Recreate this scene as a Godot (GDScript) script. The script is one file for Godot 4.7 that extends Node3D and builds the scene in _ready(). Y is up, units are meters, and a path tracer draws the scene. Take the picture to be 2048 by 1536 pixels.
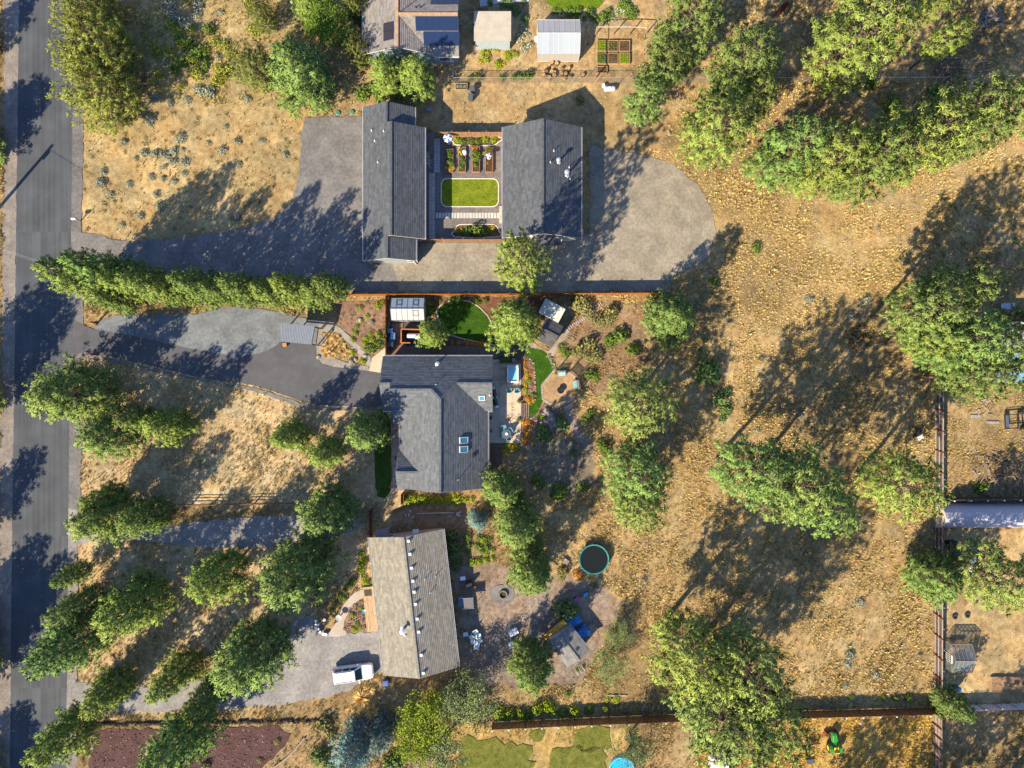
extends Node3D
# An overhead view of four rural lots: houses, pines, gravel drives and dry grass. Units are metres, y is up.
# at(px, py, h): the point at height h that the photograph shows at pixel (px, py); the lens hangs 85.33 m above the ground.
const H := 85.3333
var rng := RandomNumberGenerator.new()
var M := {}
var used := {}
var zone := PackedByteArray()
const ZW := 600
const ZH := 460
const ZC := 0.25
var zx0 := -75.0
var zz0 := -57.5

class MB:
	var v := PackedVector3Array()
	var n := PackedVector3Array()
	var c := PackedColorArray()
	var col := Color.WHITE
	func tri(a: Vector3, b: Vector3, d: Vector3) -> void:
		var nn := (b - a).cross(d - a).normalized()
		trin(a, b, d, nn, nn, nn)
	func trin(a: Vector3, b: Vector3, d: Vector3, na: Vector3, nb: Vector3, nd: Vector3) -> void:
		v.append(a); v.append(d); v.append(b)
		n.append(na); n.append(nd); n.append(nb)
		c.append(col); c.append(col); c.append(col)
	func quad(a: Vector3, b: Vector3, d: Vector3, e: Vector3) -> void:
		tri(a, b, d)
		tri(a, d, e)
	func box(p: Vector3, s: Vector3, b := Basis()) -> void:
		var x := b.x * s.x * 0.5
		var y := b.y * s.y * 0.5
		var z := b.z * s.z * 0.5
		quad(p + y - x + z, p + y + x + z, p + y + x - z, p + y - x - z)
		quad(p - y - x - z, p - y + x - z, p - y + x + z, p - y - x + z)
		quad(p + z - x - y, p + z + x - y, p + z + x + y, p + z - x + y)
		quad(p - z + x - y, p - z - x - y, p - z - x + y, p - z + x + y)
		quad(p + x + z - y, p + x - z - y, p + x - z + y, p + x + z + y)
		quad(p - x - z - y, p - x + z - y, p - x + z + y, p - x - z + y)
	func beam(a: Vector3, b: Vector3, w: float, h: float) -> void:
		var z := (b - a)
		var l := z.length()
		if l < 0.0001: return
		z /= l
		var up := Vector3.UP if absf(z.y) < 0.95 else Vector3.RIGHT
		var x := up.cross(z).normalized()
		box((a + b) * 0.5, Vector3(w, h, l), Basis(x, z.cross(x), z))
	func tube(a: Vector3, b: Vector3, r0: float, r1: float, k := 8, caps := true) -> void:
		var z := (b - a).normalized()
		var up := Vector3.UP if absf(z.y) < 0.95 else Vector3.RIGHT
		var x := up.cross(z).normalized()
		var y := z.cross(x)
		for i in k:
			var t0 := TAU * i / k
			var t1 := TAU * (i + 1) / k
			var d0 := x * cos(t0) + y * sin(t0)
			var d1 := x * cos(t1) + y * sin(t1)
			trin(a + d0 * r0, a + d1 * r0, b + d1 * r1, d0, d1, d1)
			trin(a + d0 * r0, b + d1 * r1, b + d0 * r1, d0, d1, d0)
			if caps:
				tri(b, b + d0 * r1, b + d1 * r1)
				tri(a, a + d1 * r0, a + d0 * r0)
	func lathe(p: Vector3, prof: Array, k := 12, b := Basis()) -> void:
		for j in prof.size() - 1:
			var r0: float = prof[j][0]
			var y0: float = prof[j][1]
			var r1: float = prof[j + 1][0]
			var y1: float = prof[j + 1][1]
			var s := Vector2(y1 - y0, r0 - r1).normalized()
			for i in k:
				var t0 := TAU * i / k
				var t1 := TAU * (i + 1) / k
				var d0 := b * Vector3(cos(t0), 0, -sin(t0))
				var d1 := b * Vector3(cos(t1), 0, -sin(t1))
				var n0 := (d0 * s.x + b.y * s.y).normalized()
				var n1 := (d1 * s.x + b.y * s.y).normalized()
				if r0 > 0.0: trin(p + d0 * r0 + b.y * y0, p + d1 * r0 + b.y * y0, p + d1 * r1 + b.y * y1, n0, n1, n1)
				if r1 > 0.0: trin(p + d0 * r0 + b.y * y0, p + d1 * r1 + b.y * y1, p + d0 * r1 + b.y * y1, n0, n1, n0)
	func blob(p: Vector3, r: Vector3, k: int, amp: float, rg: RandomNumberGenerator) -> void:
		var rows := maxi(3, k / 2)
		var g := []
		for j in rows + 1:
			var row := []
			for i in k:
				var th := PI * j / rows
				var ph := TAU * i / k
				var f := 1.0 + rg.randf_range(-amp, amp)
				row.append(p + Vector3(sin(th) * cos(ph) * r.x, cos(th) * r.y, -sin(th) * sin(ph) * r.z) * f)
			g.append(row)
		for i in k:
			g[0][i] = g[0][0]
			g[rows][i] = g[rows][0]
		for j in rows:
			for i in k:
				var i2 := (i + 1) % k
				if j < rows - 1: tri(g[j][i], g[j + 1][i], g[j + 1][i2])
				if j > 0: tri(g[j][i], g[j + 1][i2], g[j][i2])
	func sheet(pts: PackedVector2Array, y: float) -> void:
		var ix := Geometry2D.triangulate_polygon(pts)
		for i in range(0, ix.size(), 3):
			var a := Vector3(pts[ix[i]].x, y, pts[ix[i]].y)
			var b := Vector3(pts[ix[i + 1]].x, y, pts[ix[i + 1]].y)
			var d := Vector3(pts[ix[i + 2]].x, y, pts[ix[i + 2]].y)
			if (b - a).cross(d - a).y < 0: tri(a, d, b)
			else: tri(a, b, d)
	func prism(pts: PackedVector2Array, y0: float, y1: float) -> void:
		sheet(pts, y1)
		var k := pts.size()
		var cw := Geometry2D.is_polygon_clockwise(pts)
		for i in k:
			var a := pts[i]
			var b := pts[(i + 1) % k]
			if cw:
				var t := a
				a = b
				b = t
			quad(Vector3(b.x, y0, b.y), Vector3(a.x, y0, a.y), Vector3(a.x, y1, a.y), Vector3(b.x, y1, b.y))
	func mesh() -> ArrayMesh:
		var m := ArrayMesh.new()
		if v.is_empty(): return m
		var arr := []
		arr.resize(Mesh.ARRAY_MAX)
		arr[Mesh.ARRAY_VERTEX] = v
		arr[Mesh.ARRAY_NORMAL] = n
		arr[Mesh.ARRAY_COLOR] = c
		m.add_surface_from_arrays(Mesh.PRIMITIVE_TRIANGLES, arr)
		return m

# ---------------------------------------------------------------- helpers
func at(px: float, py: float, h := 0.0) -> Vector3:
	var k := (H - h) / H / 16.0
	return Vector3((px - 1024.0) * k, h, (py - 768.0) * k)

func numbered(s: String) -> String:
	var k: int = used.get(s, -1) + 1
	used[s] = k
	return s if k == 0 else "%s_%03d" % [s, k]

func tag(o: Node3D, label: String, cat: String, group := "") -> void:
	o.set_meta("label", label)
	o.set_meta("category", cat)
	if group != "": o.set_meta("group", group)

func thing(called: String, label: String, cat: String, pos := Vector3.ZERO, turn := 0.0, group := "") -> Node3D:
	var o := Node3D.new()
	o.name = numbered(called)
	add_child(o)
	o.position = pos
	o.rotation.y = turn
	tag(o, label, cat, group)
	return o

func part(parent: Node3D, called: String, mb, m: Material, kind := "") -> MeshInstance3D:
	var o := MeshInstance3D.new()
	o.name = called
	o.mesh = mb.mesh() if mb is MB else mb
	o.material_override = m
	parent.add_child(o, true)
	if kind != "": o.set_meta("kind", kind)
	return o

func single(called: String, label: String, cat: String, mb, m: Material, pos := Vector3.ZERO, turn := 0.0, group := "") -> MeshInstance3D:
	var o := part(self, numbered(called), mb, m)
	o.position = pos
	o.rotation.y = turn
	tag(o, label, cat, group)
	return o

func struct(called: String, mb, m: Material) -> MeshInstance3D:
	var o := part(self, numbered(called), mb, m)
	o.set_meta("kind", "structure")
	return o

func copy_of(o: Node3D, pos: Vector3, turn: float, label := "") -> Node3D:
	var base := String(o.name).rstrip("0123456789").trim_suffix("_")
	var c: Node3D = o.duplicate()
	c.name = numbered(base)
	add_child(c)
	c.position = pos
	c.rotation.y = turn
	if label != "": c.set_meta("label", label)
	return c

func lc(r: float, g: float, b: float) -> Color:
	return Color(r, g, b)

func sc(hex: String) -> Color:       # an sRGB colour, as a linear one
	return Color(hex).srgb_to_linear()

func vary(c: Color, amount: float) -> Color:
	var f := 1.0 + rng.randf_range(-amount, amount)
	return Color(c.r * f * (1.0 + rng.randf_range(-amount, amount) * 0.25), c.g * f, c.b * f * (1.0 + rng.randf_range(-amount, amount) * 0.25))

func texture(seed_: int, size: int, layers: Array, lo: Color, hi: Color, contrast := 1.6) -> ImageTexture:
	var sum := PackedFloat32Array()
	sum.resize(size * size)
	var total := 0.0
	for l in layers:
		var nz := FastNoiseLite.new()
		nz.seed = seed_ + int(l[0] * 1000)
		nz.noise_type = l[2] if l.size() > 2 else FastNoiseLite.TYPE_SIMPLEX_SMOOTH
		nz.frequency = l[0]
		nz.fractal_octaves = 3
		var im := nz.get_seamless_image(size, size)
		im.convert(Image.FORMAT_L8)
		if l.size() > 3:                                    # drawn out along z, as wheels and pavers do
			im.resize(size, maxi(2, size / int(l[3])), Image.INTERPOLATE_CUBIC)
			im.crop(size, maxi(2, size / int(l[3])))
			im.resize(size, size, Image.INTERPOLATE_CUBIC)
		var d := im.get_data()
		var w: float = l[1] / 255.0
		total += l[1]
		for i in size * size: sum[i] += d[i] * w
	var out := PackedByteArray()
	out.resize(size * size * 3)
	for i in size * size:
		var t := clampf((sum[i] / total - 0.5) * contrast + 0.5, 0.0, 1.0)
		out[i * 3] = int(255.0 * lerpf(lo.r, hi.r, t))
		out[i * 3 + 1] = int(255.0 * lerpf(lo.g, hi.g, t))
		out[i * 3 + 2] = int(255.0 * lerpf(lo.b, hi.b, t))
	return ImageTexture.create_from_image(Image.create_from_data(size, size, false, Image.FORMAT_RGB8, out))

func mat(key: String, rough := 0.92, tex: Texture2D = null, tile := 24.0, spec := 0.35) -> StandardMaterial3D:
	var m := StandardMaterial3D.new()
	m.resource_name = key
	m.vertex_color_use_as_albedo = true
	m.roughness = rough
	m.metallic_specular = spec
	if tex:
		m.albedo_texture = tex
		m.uv1_triplanar = true
		m.uv1_world_triplanar = true
		m.uv1_scale = Vector3.ONE / tile
	M[key] = m
	return m

func poly(pts: Array, smooth := 0, jit := 0.0) -> PackedVector2Array:
	var w := PackedVector2Array()
	for p in pts:
		var q := at(p[0], p[1])
		w.append(Vector2(q.x, q.z))
	var out := w
	if smooth > 0:
		out = PackedVector2Array()
		var k := w.size()
		for i in k:
			for s in smooth:
				out.append(w[i].cubic_interpolate(w[(i + 1) % k], w[(i - 1 + k) % k], w[(i + 2) % k], float(s) / smooth))
	if jit > 0.0:
		var fine := PackedVector2Array()
		var k := out.size()
		for i in k:
			var a := out[i]
			var b := out[(i + 1) % k]
			var s := maxi(1, int(a.distance_to(b) / 0.6))
			for j in s:
				fine.append(a.lerp(b, float(j) / s) + Vector2(rng.randf_range(-jit, jit), rng.randf_range(-jit, jit)))
		out = fine
	return out

func mark(pts: PackedVector2Array, id: int) -> void:      # notes in the zone map what covers the ground there
	var lo := Vector2(1e9, 1e9)
	var hi := -lo
	for p in pts:
		lo = lo.min(p)
		hi = hi.max(p)
	for j in range(maxi(0, int((lo.y - zz0) / ZC)), mini(ZH - 1, int((hi.y - zz0) / ZC)) + 1):
		for i in range(maxi(0, int((lo.x - zx0) / ZC)), mini(ZW - 1, int((hi.x - zx0) / ZC)) + 1):
			if Geometry2D.is_point_in_polygon(Vector2(zx0 + (i + 0.5) * ZC, zz0 + (j + 0.5) * ZC), pts): zone[j * ZW + i] = id

func zone_at(x: float, z: float) -> int:
	var i := int((x - zx0) / ZC)
	var j := int((z - zz0) / ZC)
	return zone[j * ZW + i] if i >= 0 and j >= 0 and i < ZW and j < ZH else 0

func cover(called: String, pts: PackedVector2Array, y: float, m: Material, col: Color) -> MeshInstance3D:
	mark(pts, 100)
	var mb := MB.new()
	mb.col = col
	mb.sheet(pts, y)
	return struct(called, mb, m)

func kerb_line(mb: MB, pts: PackedVector2Array, w: float, y0: float, y1: float, closed := true) -> void:
	var k := pts.size()
	for i in (k if closed else k - 1):
		var a := pts[i]
		var b := pts[(i + 1) % k]
		var d := (b - a).normalized() * w * 0.3
		a -= d
		b += d
		mb.beam(Vector3(a.x, (y0 + y1) / 2 + 0.0004 * (i % 3), a.y), Vector3(b.x, (y0 + y1) / 2 + 0.0004 * (i % 3), b.y), w, y1 - y0)

func _ready() -> void:
	rng.seed = 20240
	# ---- camera, sky, sun, exposure
	var cam := Camera3D.new()
	cam.name = "camera"
	cam.position = Vector3(0, H, 0)
	cam.basis = Basis(Vector3(1, 0, 0), Vector3(0, 0, -1), Vector3(0, 1, 0))
	cam.fov = rad_to_deg(2.0 * atan(768.0 / (H * 16.0)))
	cam.near = 1.0
	cam.far = 1500.0
	add_child(cam)
	var skym := ProceduralSkyMaterial.new()
	skym.sky_top_color = Color(0.33, 0.44, 0.63)
	skym.sky_horizon_color = Color(0.63, 0.69, 0.77)
	skym.sky_curve = 0.18
	skym.ground_bottom_color = Color(0.40, 0.34, 0.26)
	skym.ground_horizon_color = Color(0.52, 0.52, 0.50)
	skym.sky_energy_multiplier = 1.0
	var sky := Sky.new()
	sky.sky_material = skym
	var env := Environment.new()
	env.background_mode = Environment.BG_SKY
	env.sky = sky
	env.tonemap_mode = Environment.TONE_MAPPER_LINEAR
	env.tonemap_exposure = 2.45
	env.sdfgi_enabled = true
	env.ssao_enabled = true
	env.ssil_enabled = true
	var we := WorldEnvironment.new()
	we.name = "world_environment"
	we.environment = env
	add_child(we)
	var sun := DirectionalLight3D.new()
	sun.name = "sun"
	sun.light_energy = 1.55
	sun.light_color = Color(1.0, 0.925, 0.80)
	sun.light_angular_distance = 0.5
	sun.shadow_enabled = true
	add_child(sun)
	sun.look_at_from_position(Vector3.ZERO, Vector3(0.65 * 1.35, -1.0, -0.76 * 1.35), Vector3.UP)

	materials()
	ground()
	roads()
	print("ground ", Time.get_ticks_msec())
	yards()
	buildings()
	print("buildings ", Time.get_ticks_msec())
	fences()
	trees()
	print("trees ", Time.get_ticks_msec())
	shrubs()
	objects_north()
	objects_main()
	objects_south()
	objects_east()
	print("objects ", Time.get_ticks_msec())
	dry_grass()
	print("done ", Time.get_ticks_msec())

func materials() -> void:
	var w := Color.WHITE
	var soil := texture(1, 512, [[0.012, 0.7], [0.05, 0.9], [0.22, 1.3]], Color(0.62, 0.60, 0.60), w, 2.0)
	var grit := texture(2, 512, [[0.010, 0.5], [0.06, 0.5], [0.32, 1.4]], Color(0.62, 0.62, 0.64), w, 2.2)
	var fine := texture(3, 512, [[0.02, 0.5], [0.10, 0.6], [0.4, 0.9]], Color(0.82, 0.82, 0.82), w, 1.8)
	var worn := texture(4, 512, [[0.05, 1.0, FastNoiseLite.TYPE_SIMPLEX_SMOOTH, 512], [0.010, 0.7], [0.25, 0.9]], Color(0.74, 0.73, 0.74), w, 1.9)
	var turf := texture(5, 512, [[0.02, 0.9], [0.12, 1.0], [0.35, 1.0]], Color(0.55, 0.66, 0.45), Color(1.0, 0.98, 0.92), 2.0)
	var plank := texture(6, 512, [[0.09, 1.0, FastNoiseLite.TYPE_SIMPLEX_SMOOTH, 20], [0.3, 0.6]], Color(0.66, 0.62, 0.60), w, 2.0)
	mat("soil", 0.97, soil, 22.0, 0.2)
	mat("gravel", 0.95, grit, 17.0, 0.25)
	mat("asphalt", 0.93, worn, 19.0, 0.3)
	mat("tarmac", 0.93, texture(8, 512, [[0.008, 0.8], [0.04, 0.6], [0.3, 1.0]], Color(0.80, 0.80, 0.80), w, 1.8), 21.0, 0.3)
	mat("concrete", 0.9, fine, 12.0, 0.3)
	mat("turf", 0.95, turf, 14.0, 0.2)
	mat("shingle", 0.95, texture(7, 512, [[0.03, 0.5], [0.3, 1.2]], Color(0.72, 0.72, 0.73), w, 2.0), 9.0, 0.25)
	mat("wood", 0.88, plank, 5.0, 0.3)
	mat("paint", 0.6, fine, 6.0, 0.45)
	mat("matte", 0.95)
	mat("plastic", 0.5, null, 1.0, 0.5)
	mat("rock", 0.95, soil, 3.0, 0.2)
	mat("gloss", 0.22, null, 1.0, 0.5)
	mat("carpaint", 0.3, null, 1.0, 0.5)
	M.carpaint.clearcoat_enabled = true
	M.carpaint.clearcoat = 0.8
	mat("metal", 0.38)
	M.metal.metallic = 0.75
	mat("panel", 0.16, null, 1.0, 0.5)
	mat("bark", 0.97, plank, 2.0, 0.15)
	var leaf := mat("leaf", 0.75, null, 1.0, 0.3)
	leaf.backlight = Color(0.45, 0.5, 0.2)
	leaf.cull_mode = BaseMaterial3D.CULL_DISABLED
	var needle := mat("needle", 0.7, null, 1.0, 0.3)
	needle.backlight = Color(0.40, 0.46, 0.18)
	needle.cull_mode = BaseMaterial3D.CULL_DISABLED
	var straw := mat("straw", 0.85, null, 1.0, 0.3)
	straw.backlight = Color(0.4, 0.36, 0.25)
	straw.cull_mode = BaseMaterial3D.CULL_DISABLED
	var glass := mat("glass", 0.06, null, 1.0, 0.5)
	glass.transparency = BaseMaterial3D.TRANSPARENCY_ALPHA
	glass.albedo_color = Color(0.80, 0.88, 0.92, 0.28)
	var film := mat("film", 0.45, null, 1.0, 0.5)
	film.transparency = BaseMaterial3D.TRANSPARENCY_ALPHA
	film.albedo_color = Color(1, 1, 1, 0.80)
	var water := mat("water", 0.03, null, 1.0, 0.6)
	water.albedo_color = Color(1, 1, 1)

# ---------------------------------------------------------------- ground
const ZONE_COL := {0: [0.40, 0.295, 0.15], 1: [0.46, 0.345, 0.175], 2: [0.47, 0.36, 0.175], 3: [0.56, 0.435, 0.245], 4: [0.45, 0.335, 0.17], 5: [0.50, 0.38, 0.19], 6: [0.33, 0.265, 0.205], 7: [0.42, 0.325, 0.16], 8: [0.50, 0.33, 0.11], 9: [0.46, 0.34, 0.13], 10: [0.24, 0.205, 0.15], 11: [0.33, 0.235, 0.145]}

func ground() -> void:
	zone.resize(ZW * ZH)
	zone.fill(0)
	var z := [
		[1, [[1160, 580], [1300, 300], [1440, 300], [1500, 160], [2100, 160], [2100, 560], [1890, 560], [1890, 1000], [1870, 1420], [1080, 1420], [1080, 1000], [1160, 900]]],
		[2, [[165, 200], [330, 190], [480, 210], [620, 225], [610, 400], [560, 440], [420, 470], [240, 485], [165, 470]]],
		[7, [[230, -60], [700, -60], [720, 200], [480, 215], [300, 190]]],
		[3, [[140, 700], [420, 750], [600, 800], [800, 810], [800, 1010], [140, 1010]]],
		[3, [[140, 1070], [560, 1090], [700, 1120], [560, 1330], [480, 1420], [140, 1440]]],
		[4, [[720, 110], [900, 130], [1330, 165], [1330, 300], [1180, 300], [1000, 300], [830, 260], [820, 200], [700, 230]]],
		[4, [[905, 60], [1330, -60], [1330, 160], [905, 160]]],
		[5, [[1888, 1055], [2160, 1055], [2160, 1405], [1888, 1405]]],
		[8, [[1550, 1430], [1885, 1430], [1885, 1700], [1400, 1700], [1400, 1450]]],
		[9, [[900, 1450], [1250, 1450], [1250, 1700], [880, 1700]]],
		[6, [[905, 1120], [1000, 1130], [1180, 1160], [1250, 1200], [1240, 1230], [1180, 1330], [1160, 1370], [990, 1370], [925, 1350]]],
		[11, [[742, 1018], [930, 1015], [930, 1060], [742, 1075]]],
		[11, [[1130, 640], [1300, 600], [1300, 720], [1200, 800], [1160, 760]]],
		[10, [[1060, 850], [1170, 880], [1200, 960], [1130, 990], [1040, 940]]],
		[3, [[600, 960], [790, 985], [742, 1200], [560, 1120]]],
	]
	for q in z: mark(poly(q[1]), q[0])
	var xs := PackedFloat32Array([-420, -260, -150, -100])
	for i in 421: xs.append(-70.0 + i / 3.0)
	xs.append_array([100, 150, 260, 420])
	var zs := PackedFloat32Array([-400, -240, -130, -80])
	for i in 331: zs.append(-55.0 + i / 3.0)
	zs.append_array([80, 130, 240, 400])
	var big := FastNoiseLite.new()
	big.seed = 5
	big.frequency = 0.09
	big.fractal_octaves = 3
	var litter := FastNoiseLite.new()       # brown needle litter lying in patches
	litter.seed = 21
	litter.frequency = 0.045
	litter.fractal_octaves = 3
	var small := FastNoiseLite.new()
	small.seed = 9
	small.frequency = 0.55
	small.fractal_octaves = 2
	var nx := xs.size()
	var nz := zs.size()
	var v := PackedVector3Array()
	var c := PackedColorArray()
	var ix := PackedInt32Array()
	for j in nz:
		for i in nx:
			var x := xs[i]
			var zz := zs[j]
			var b := big.get_noise_2d(x, zz)
			var s := small.get_noise_2d(x, zz)
			var y := -0.05 + 0.05 * s if absf(x) < 72.0 and absf(zz) < 56.0 else -0.05
			v.append(Vector3(x, minf(y, -0.004), zz))
			var id := zone_at(x + 1.3 * small.get_noise_2d(zz * 0.6 + 40.0, x * 0.6), zz + 1.3 * small.get_noise_2d(x * 0.6, zz * 0.6 + 90.0))
			var k: Array = ZONE_COL[id if id < 12 else 0]
			var f := 1.0 + 0.30 * b + 0.16 * s
			if id < 2: f *= 1.0 - 0.38 * clampf((litter.get_noise_2d(x, zz) - 0.05) * 4.0 + 0.6 * s, 0.0, 1.0)
			var r := 1.0 + 0.12 * small.get_noise_2d(x * 0.4 + 7.0, zz * 0.4)
			c.append(Color(k[0] * f * r, k[1] * f, k[2] * f / r))
	for j in nz - 1:
		for i in nx - 1:
			var a := j * nx + i
			ix.append_array([a, a + 1, a + nx, a + 1, a + nx + 1, a + nx])
	var arr := []
	arr.resize(Mesh.ARRAY_MAX)
	arr[Mesh.ARRAY_VERTEX] = v
	arr[Mesh.ARRAY_COLOR] = c
	arr[Mesh.ARRAY_INDEX] = ix
	var st := SurfaceTool.new()
	st.create_from_arrays(arr)
	st.generate_normals()
	var o := MeshInstance3D.new()
	o.name = "ground"
	o.mesh = st.commit()
	o.material_override = M.soil
	o.set_meta("kind", "structure")
	add_child(o)

func strip_side(y0: float, y1: float, off0: float, off1: float) -> PackedVector2Array:   # along the road's east edge
	var pts := []
	var edge := func(y): return 147.0 - y * 0.0098
	for i in 9:
		var y := lerpf(y0, y1, i / 8.0)
		pts.append([edge.call(y) + off0, y])
	for i in 9:
		var y := lerpf(y1, y0, i / 8.0)
		pts.append([edge.call(y) + off1 + rng.randf_range(-2, 2), y])
	return poly(pts, 0, 0.12)

const DRIVE := [[134, 632], [150, 641], [165, 648], [190, 659], [260, 670], [340, 688], [400, 701], [450, 709], [500, 710], [535, 701], [556, 688], [566, 681], [600, 684], [631, 690], [631, 706], [636, 720], [650, 730], [680, 735], [740, 742], [775, 746], [775, 811], [640, 809], [600, 801], [560, 787], [500, 769], [440, 762], [400, 755], [330, 738], [260, 722], [200, 709], [172, 705], [152, 709], [134, 722]]

func roads() -> void:
	cover("road_shoulder", poly([[6, -300], [40, -300], [40, 0], [30, 700], [22, 1536], [20, 1900], [-10, 1900], [-4, 1200], [4, 700], [8, 300]], 0, 0.15), 0.004, M.gravel, lc(0.30, 0.27, 0.235))
	cover("road_shoulder", strip_side(-300, 505, -3, 22), 0.004, M.gravel, lc(0.20, 0.195, 0.19))
	cover("road_shoulder", strip_side(500, 1040, -3, 24), 0.004, M.gravel, lc(0.215, 0.21, 0.205))
	cover("road_shoulder", strip_side(1035, 1800, -3, 20), 0.004, M.gravel, lc(0.30, 0.27, 0.24))
	cover("road", poly([[38, -300], [147, -300], [147, 0], [145, 200], [143, 400], [141, 640], [139, 800], [137, 1000], [135, 1200], [132, 1536], [129, 1800], [17, 1800], [20, 1536], [22, 1300], [25, 1000], [28, 800], [31, 600], [33, 400], [36, 200], [38, 0]], 0, 0.03), 0.014, M.asphalt, lc(0.090, 0.099, 0.112))
	# tar-filled cracks in the road
	for q in [[[79, -60], [79, 90], [80, 200], [82, 300], [80, 420]], [[70, 780], [68, 900], [67, 1010]], [[62, 1250], [58, 1380], [54, 1500]], [[24, 1405], [45, 1410], [75, 1412], [128, 1404]]]:
		var mb := MB.new()
		mb.col = lc(0.075, 0.075, 0.08)
		var pts := poly(q, 0, 0.03)
		for i in q.size() - 1:
			var a := at(q[i][0], q[i][1])
			var b := at(q[i + 1][0], q[i + 1][1])
			var s := int(a.distance_to(b) / 0.7)
			var last := a
			for k in s:
				var p := a.lerp(b, (k + 1.0) / s) + Vector3(rng.randf_range(-0.05, 0.05), 0, rng.randf_range(-0.05, 0.05))
				mb.beam(Vector3(last.x, 0.016, last.z), Vector3(p.x, 0.016, p.z), 0.035, 0.006)
				last = p
		struct("road_crack", mb, M.matte)
	# gravel drive and courts of the north lot
	cover("gravel_driveway", poly([[140, 462], [190, 468], [240, 482], [330, 479], [420, 468], [500, 455], [555, 432], [585, 402], [598, 350], [603, 260], [612, 238], [640, 234], [735, 232], [745, 400], [762, 480], [790, 540], [800, 584], [700, 584], [640, 566], [400, 556], [240, 540], [140, 530]], 0, 0.14), 0.012, M.gravel, lc(0.232, 0.226, 0.212))
	cover("gravel_driveway", poly([[742, 468], [1180, 468], [1180, 291], [1210, 298], [1290, 310], [1350, 332], [1395, 370], [1424, 420], [1432, 465], [1420, 508], [1380, 540], [1342, 560], [1330, 584], [742, 584]], 0, 0.14), 0.008, M.gravel, lc(0.345, 0.308, 0.238))
	for k in 5:
		var mb := MB.new()
		mb.col = lc(0.375, 0.335, 0.262)
		var r := 84.0 + k * 10.5 + rng.randf_range(-4, 4)
		var wob := rng.randf_range(-6, 6)
		var last := Vector3.ZERO
		for s in 26:
			var t := -1.15 + 0.25 * (k % 3) + (1.5 + 0.1 * (k % 2)) * s / 25.0
			var p := at(1278 + wob + cos(t) * r, 452 + sin(t + wob * 0.01) * r * 0.95) + Vector3(0, 0.013, 0)
			if s > 0: mb.beam(last, p, 0.16, 0.004)
			last = p
		struct("tyre_track", mb, M.gravel)
	# paved drive of the middle lot, its gravel pull-out and edging
	cover("gravel_pull_out", poly([[186, 657], [196, 642], [230, 630], [330, 629], [395, 628], [425, 618], [470, 614], [520, 618], [580, 628], [610, 637], [640, 640], [660, 646], [655, 690], [566, 692], [540, 706], [500, 716], [400, 708], [260, 676]], 0, 0.1), 0.009, M.gravel, lc(0.222, 0.245, 0.262))
	cover("driveway", poly(DRIVE, 2, 0.0), 0.016, M.tarmac, lc(0.102, 0.108, 0.118))
	cover("driveway_margin", poly([[134, 724], [152, 712], [172, 708], [200, 712], [330, 742], [440, 766], [500, 773], [560, 791], [600, 806], [640, 815], [790, 818], [790, 822], [640, 820], [590, 811], [550, 796], [490, 779], [330, 748], [200, 718], [160, 718]], 0, 0.08), 0.006, M.gravel, lc(0.235, 0.22, 0.20))
	# drives of the south lot
	cover("gravel_driveway", poly([[130, 1012], [155, 1020], [180, 1062], [240, 1060], [330, 1052], [430, 1040], [540, 1030], [660, 1030], [720, 1034], [720, 1060], [640, 1080], [560, 1090], [450, 1100], [360, 1088], [260, 1082], [170, 1084], [130, 1110]], 0, 0.2), 0.007, M.gravel, lc(0.335, 0.325, 0.305))
	cover("gravel_driveway", poly([[128, 1355], [190, 1372], [300, 1374], [380, 1366], [440, 1340], [500, 1300], [560, 1262], [590, 1238], [625, 1232], [650, 1262], [700, 1268], [758, 1262], [775, 1340], [740, 1350], [700, 1380], [660, 1392], [560, 1408], [420, 1420], [300, 1424], [200, 1420], [128, 1424]], 0, 0.2), 0.007, M.gravel, lc(0.335, 0.328, 0.315))
	cover("cinder_bed", poly([[180, 1460], [560, 1452], [580, 1470], [560, 1500], [520, 1540], [500, 1700], [170, 1700]], 0, 0.2), 0.006, M.gravel, lc(0.125, 0.068, 0.066))

# ---------------------------------------------------------------- yards
var lawns := []

func struct_node(called: String) -> Node3D:
	var o := Node3D.new()
	o.name = numbered(called)
	o.set_meta("kind", "structure")
	add_child(o)
	return o

func lawn(pts: PackedVector2Array, col: Color, dens := 1.0) -> MeshInstance3D:
	var o := cover("lawn", pts, 0.02, M.turf, col)
	lawns.append([pts, col, dens])
	return o

func edging(called: String, label: String, pts: PackedVector2Array, col: Color, w := 0.12, h := 0.08, closed := true) -> void:
	var mb := MB.new()
	mb.col = col
	kerb_line(mb, pts, w, 0.0, h, closed)
	single(called, label, "edging", mb, M.concrete)

func pavers(called: String, cells: Array, y: float, col: Color, m: Material, gap := 0.03) -> Node3D:
	var o := struct_node(called)
	for q in cells:                     # [px0, py0, px1, py1]
		var mb := MB.new()
		mb.col = vary(col, 0.1)
		var a := at(q[0], q[1])
		var b := at(q[2], q[3])
		mb.box(Vector3((a.x + b.x) / 2, y / 2, (a.z + b.z) / 2), Vector3(b.x - a.x - gap, y, b.z - a.z - gap), Basis(Vector3.UP, rng.randf_range(-0.012, 0.012)))
		part(o, "paver", mb, m)
	return o

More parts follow.
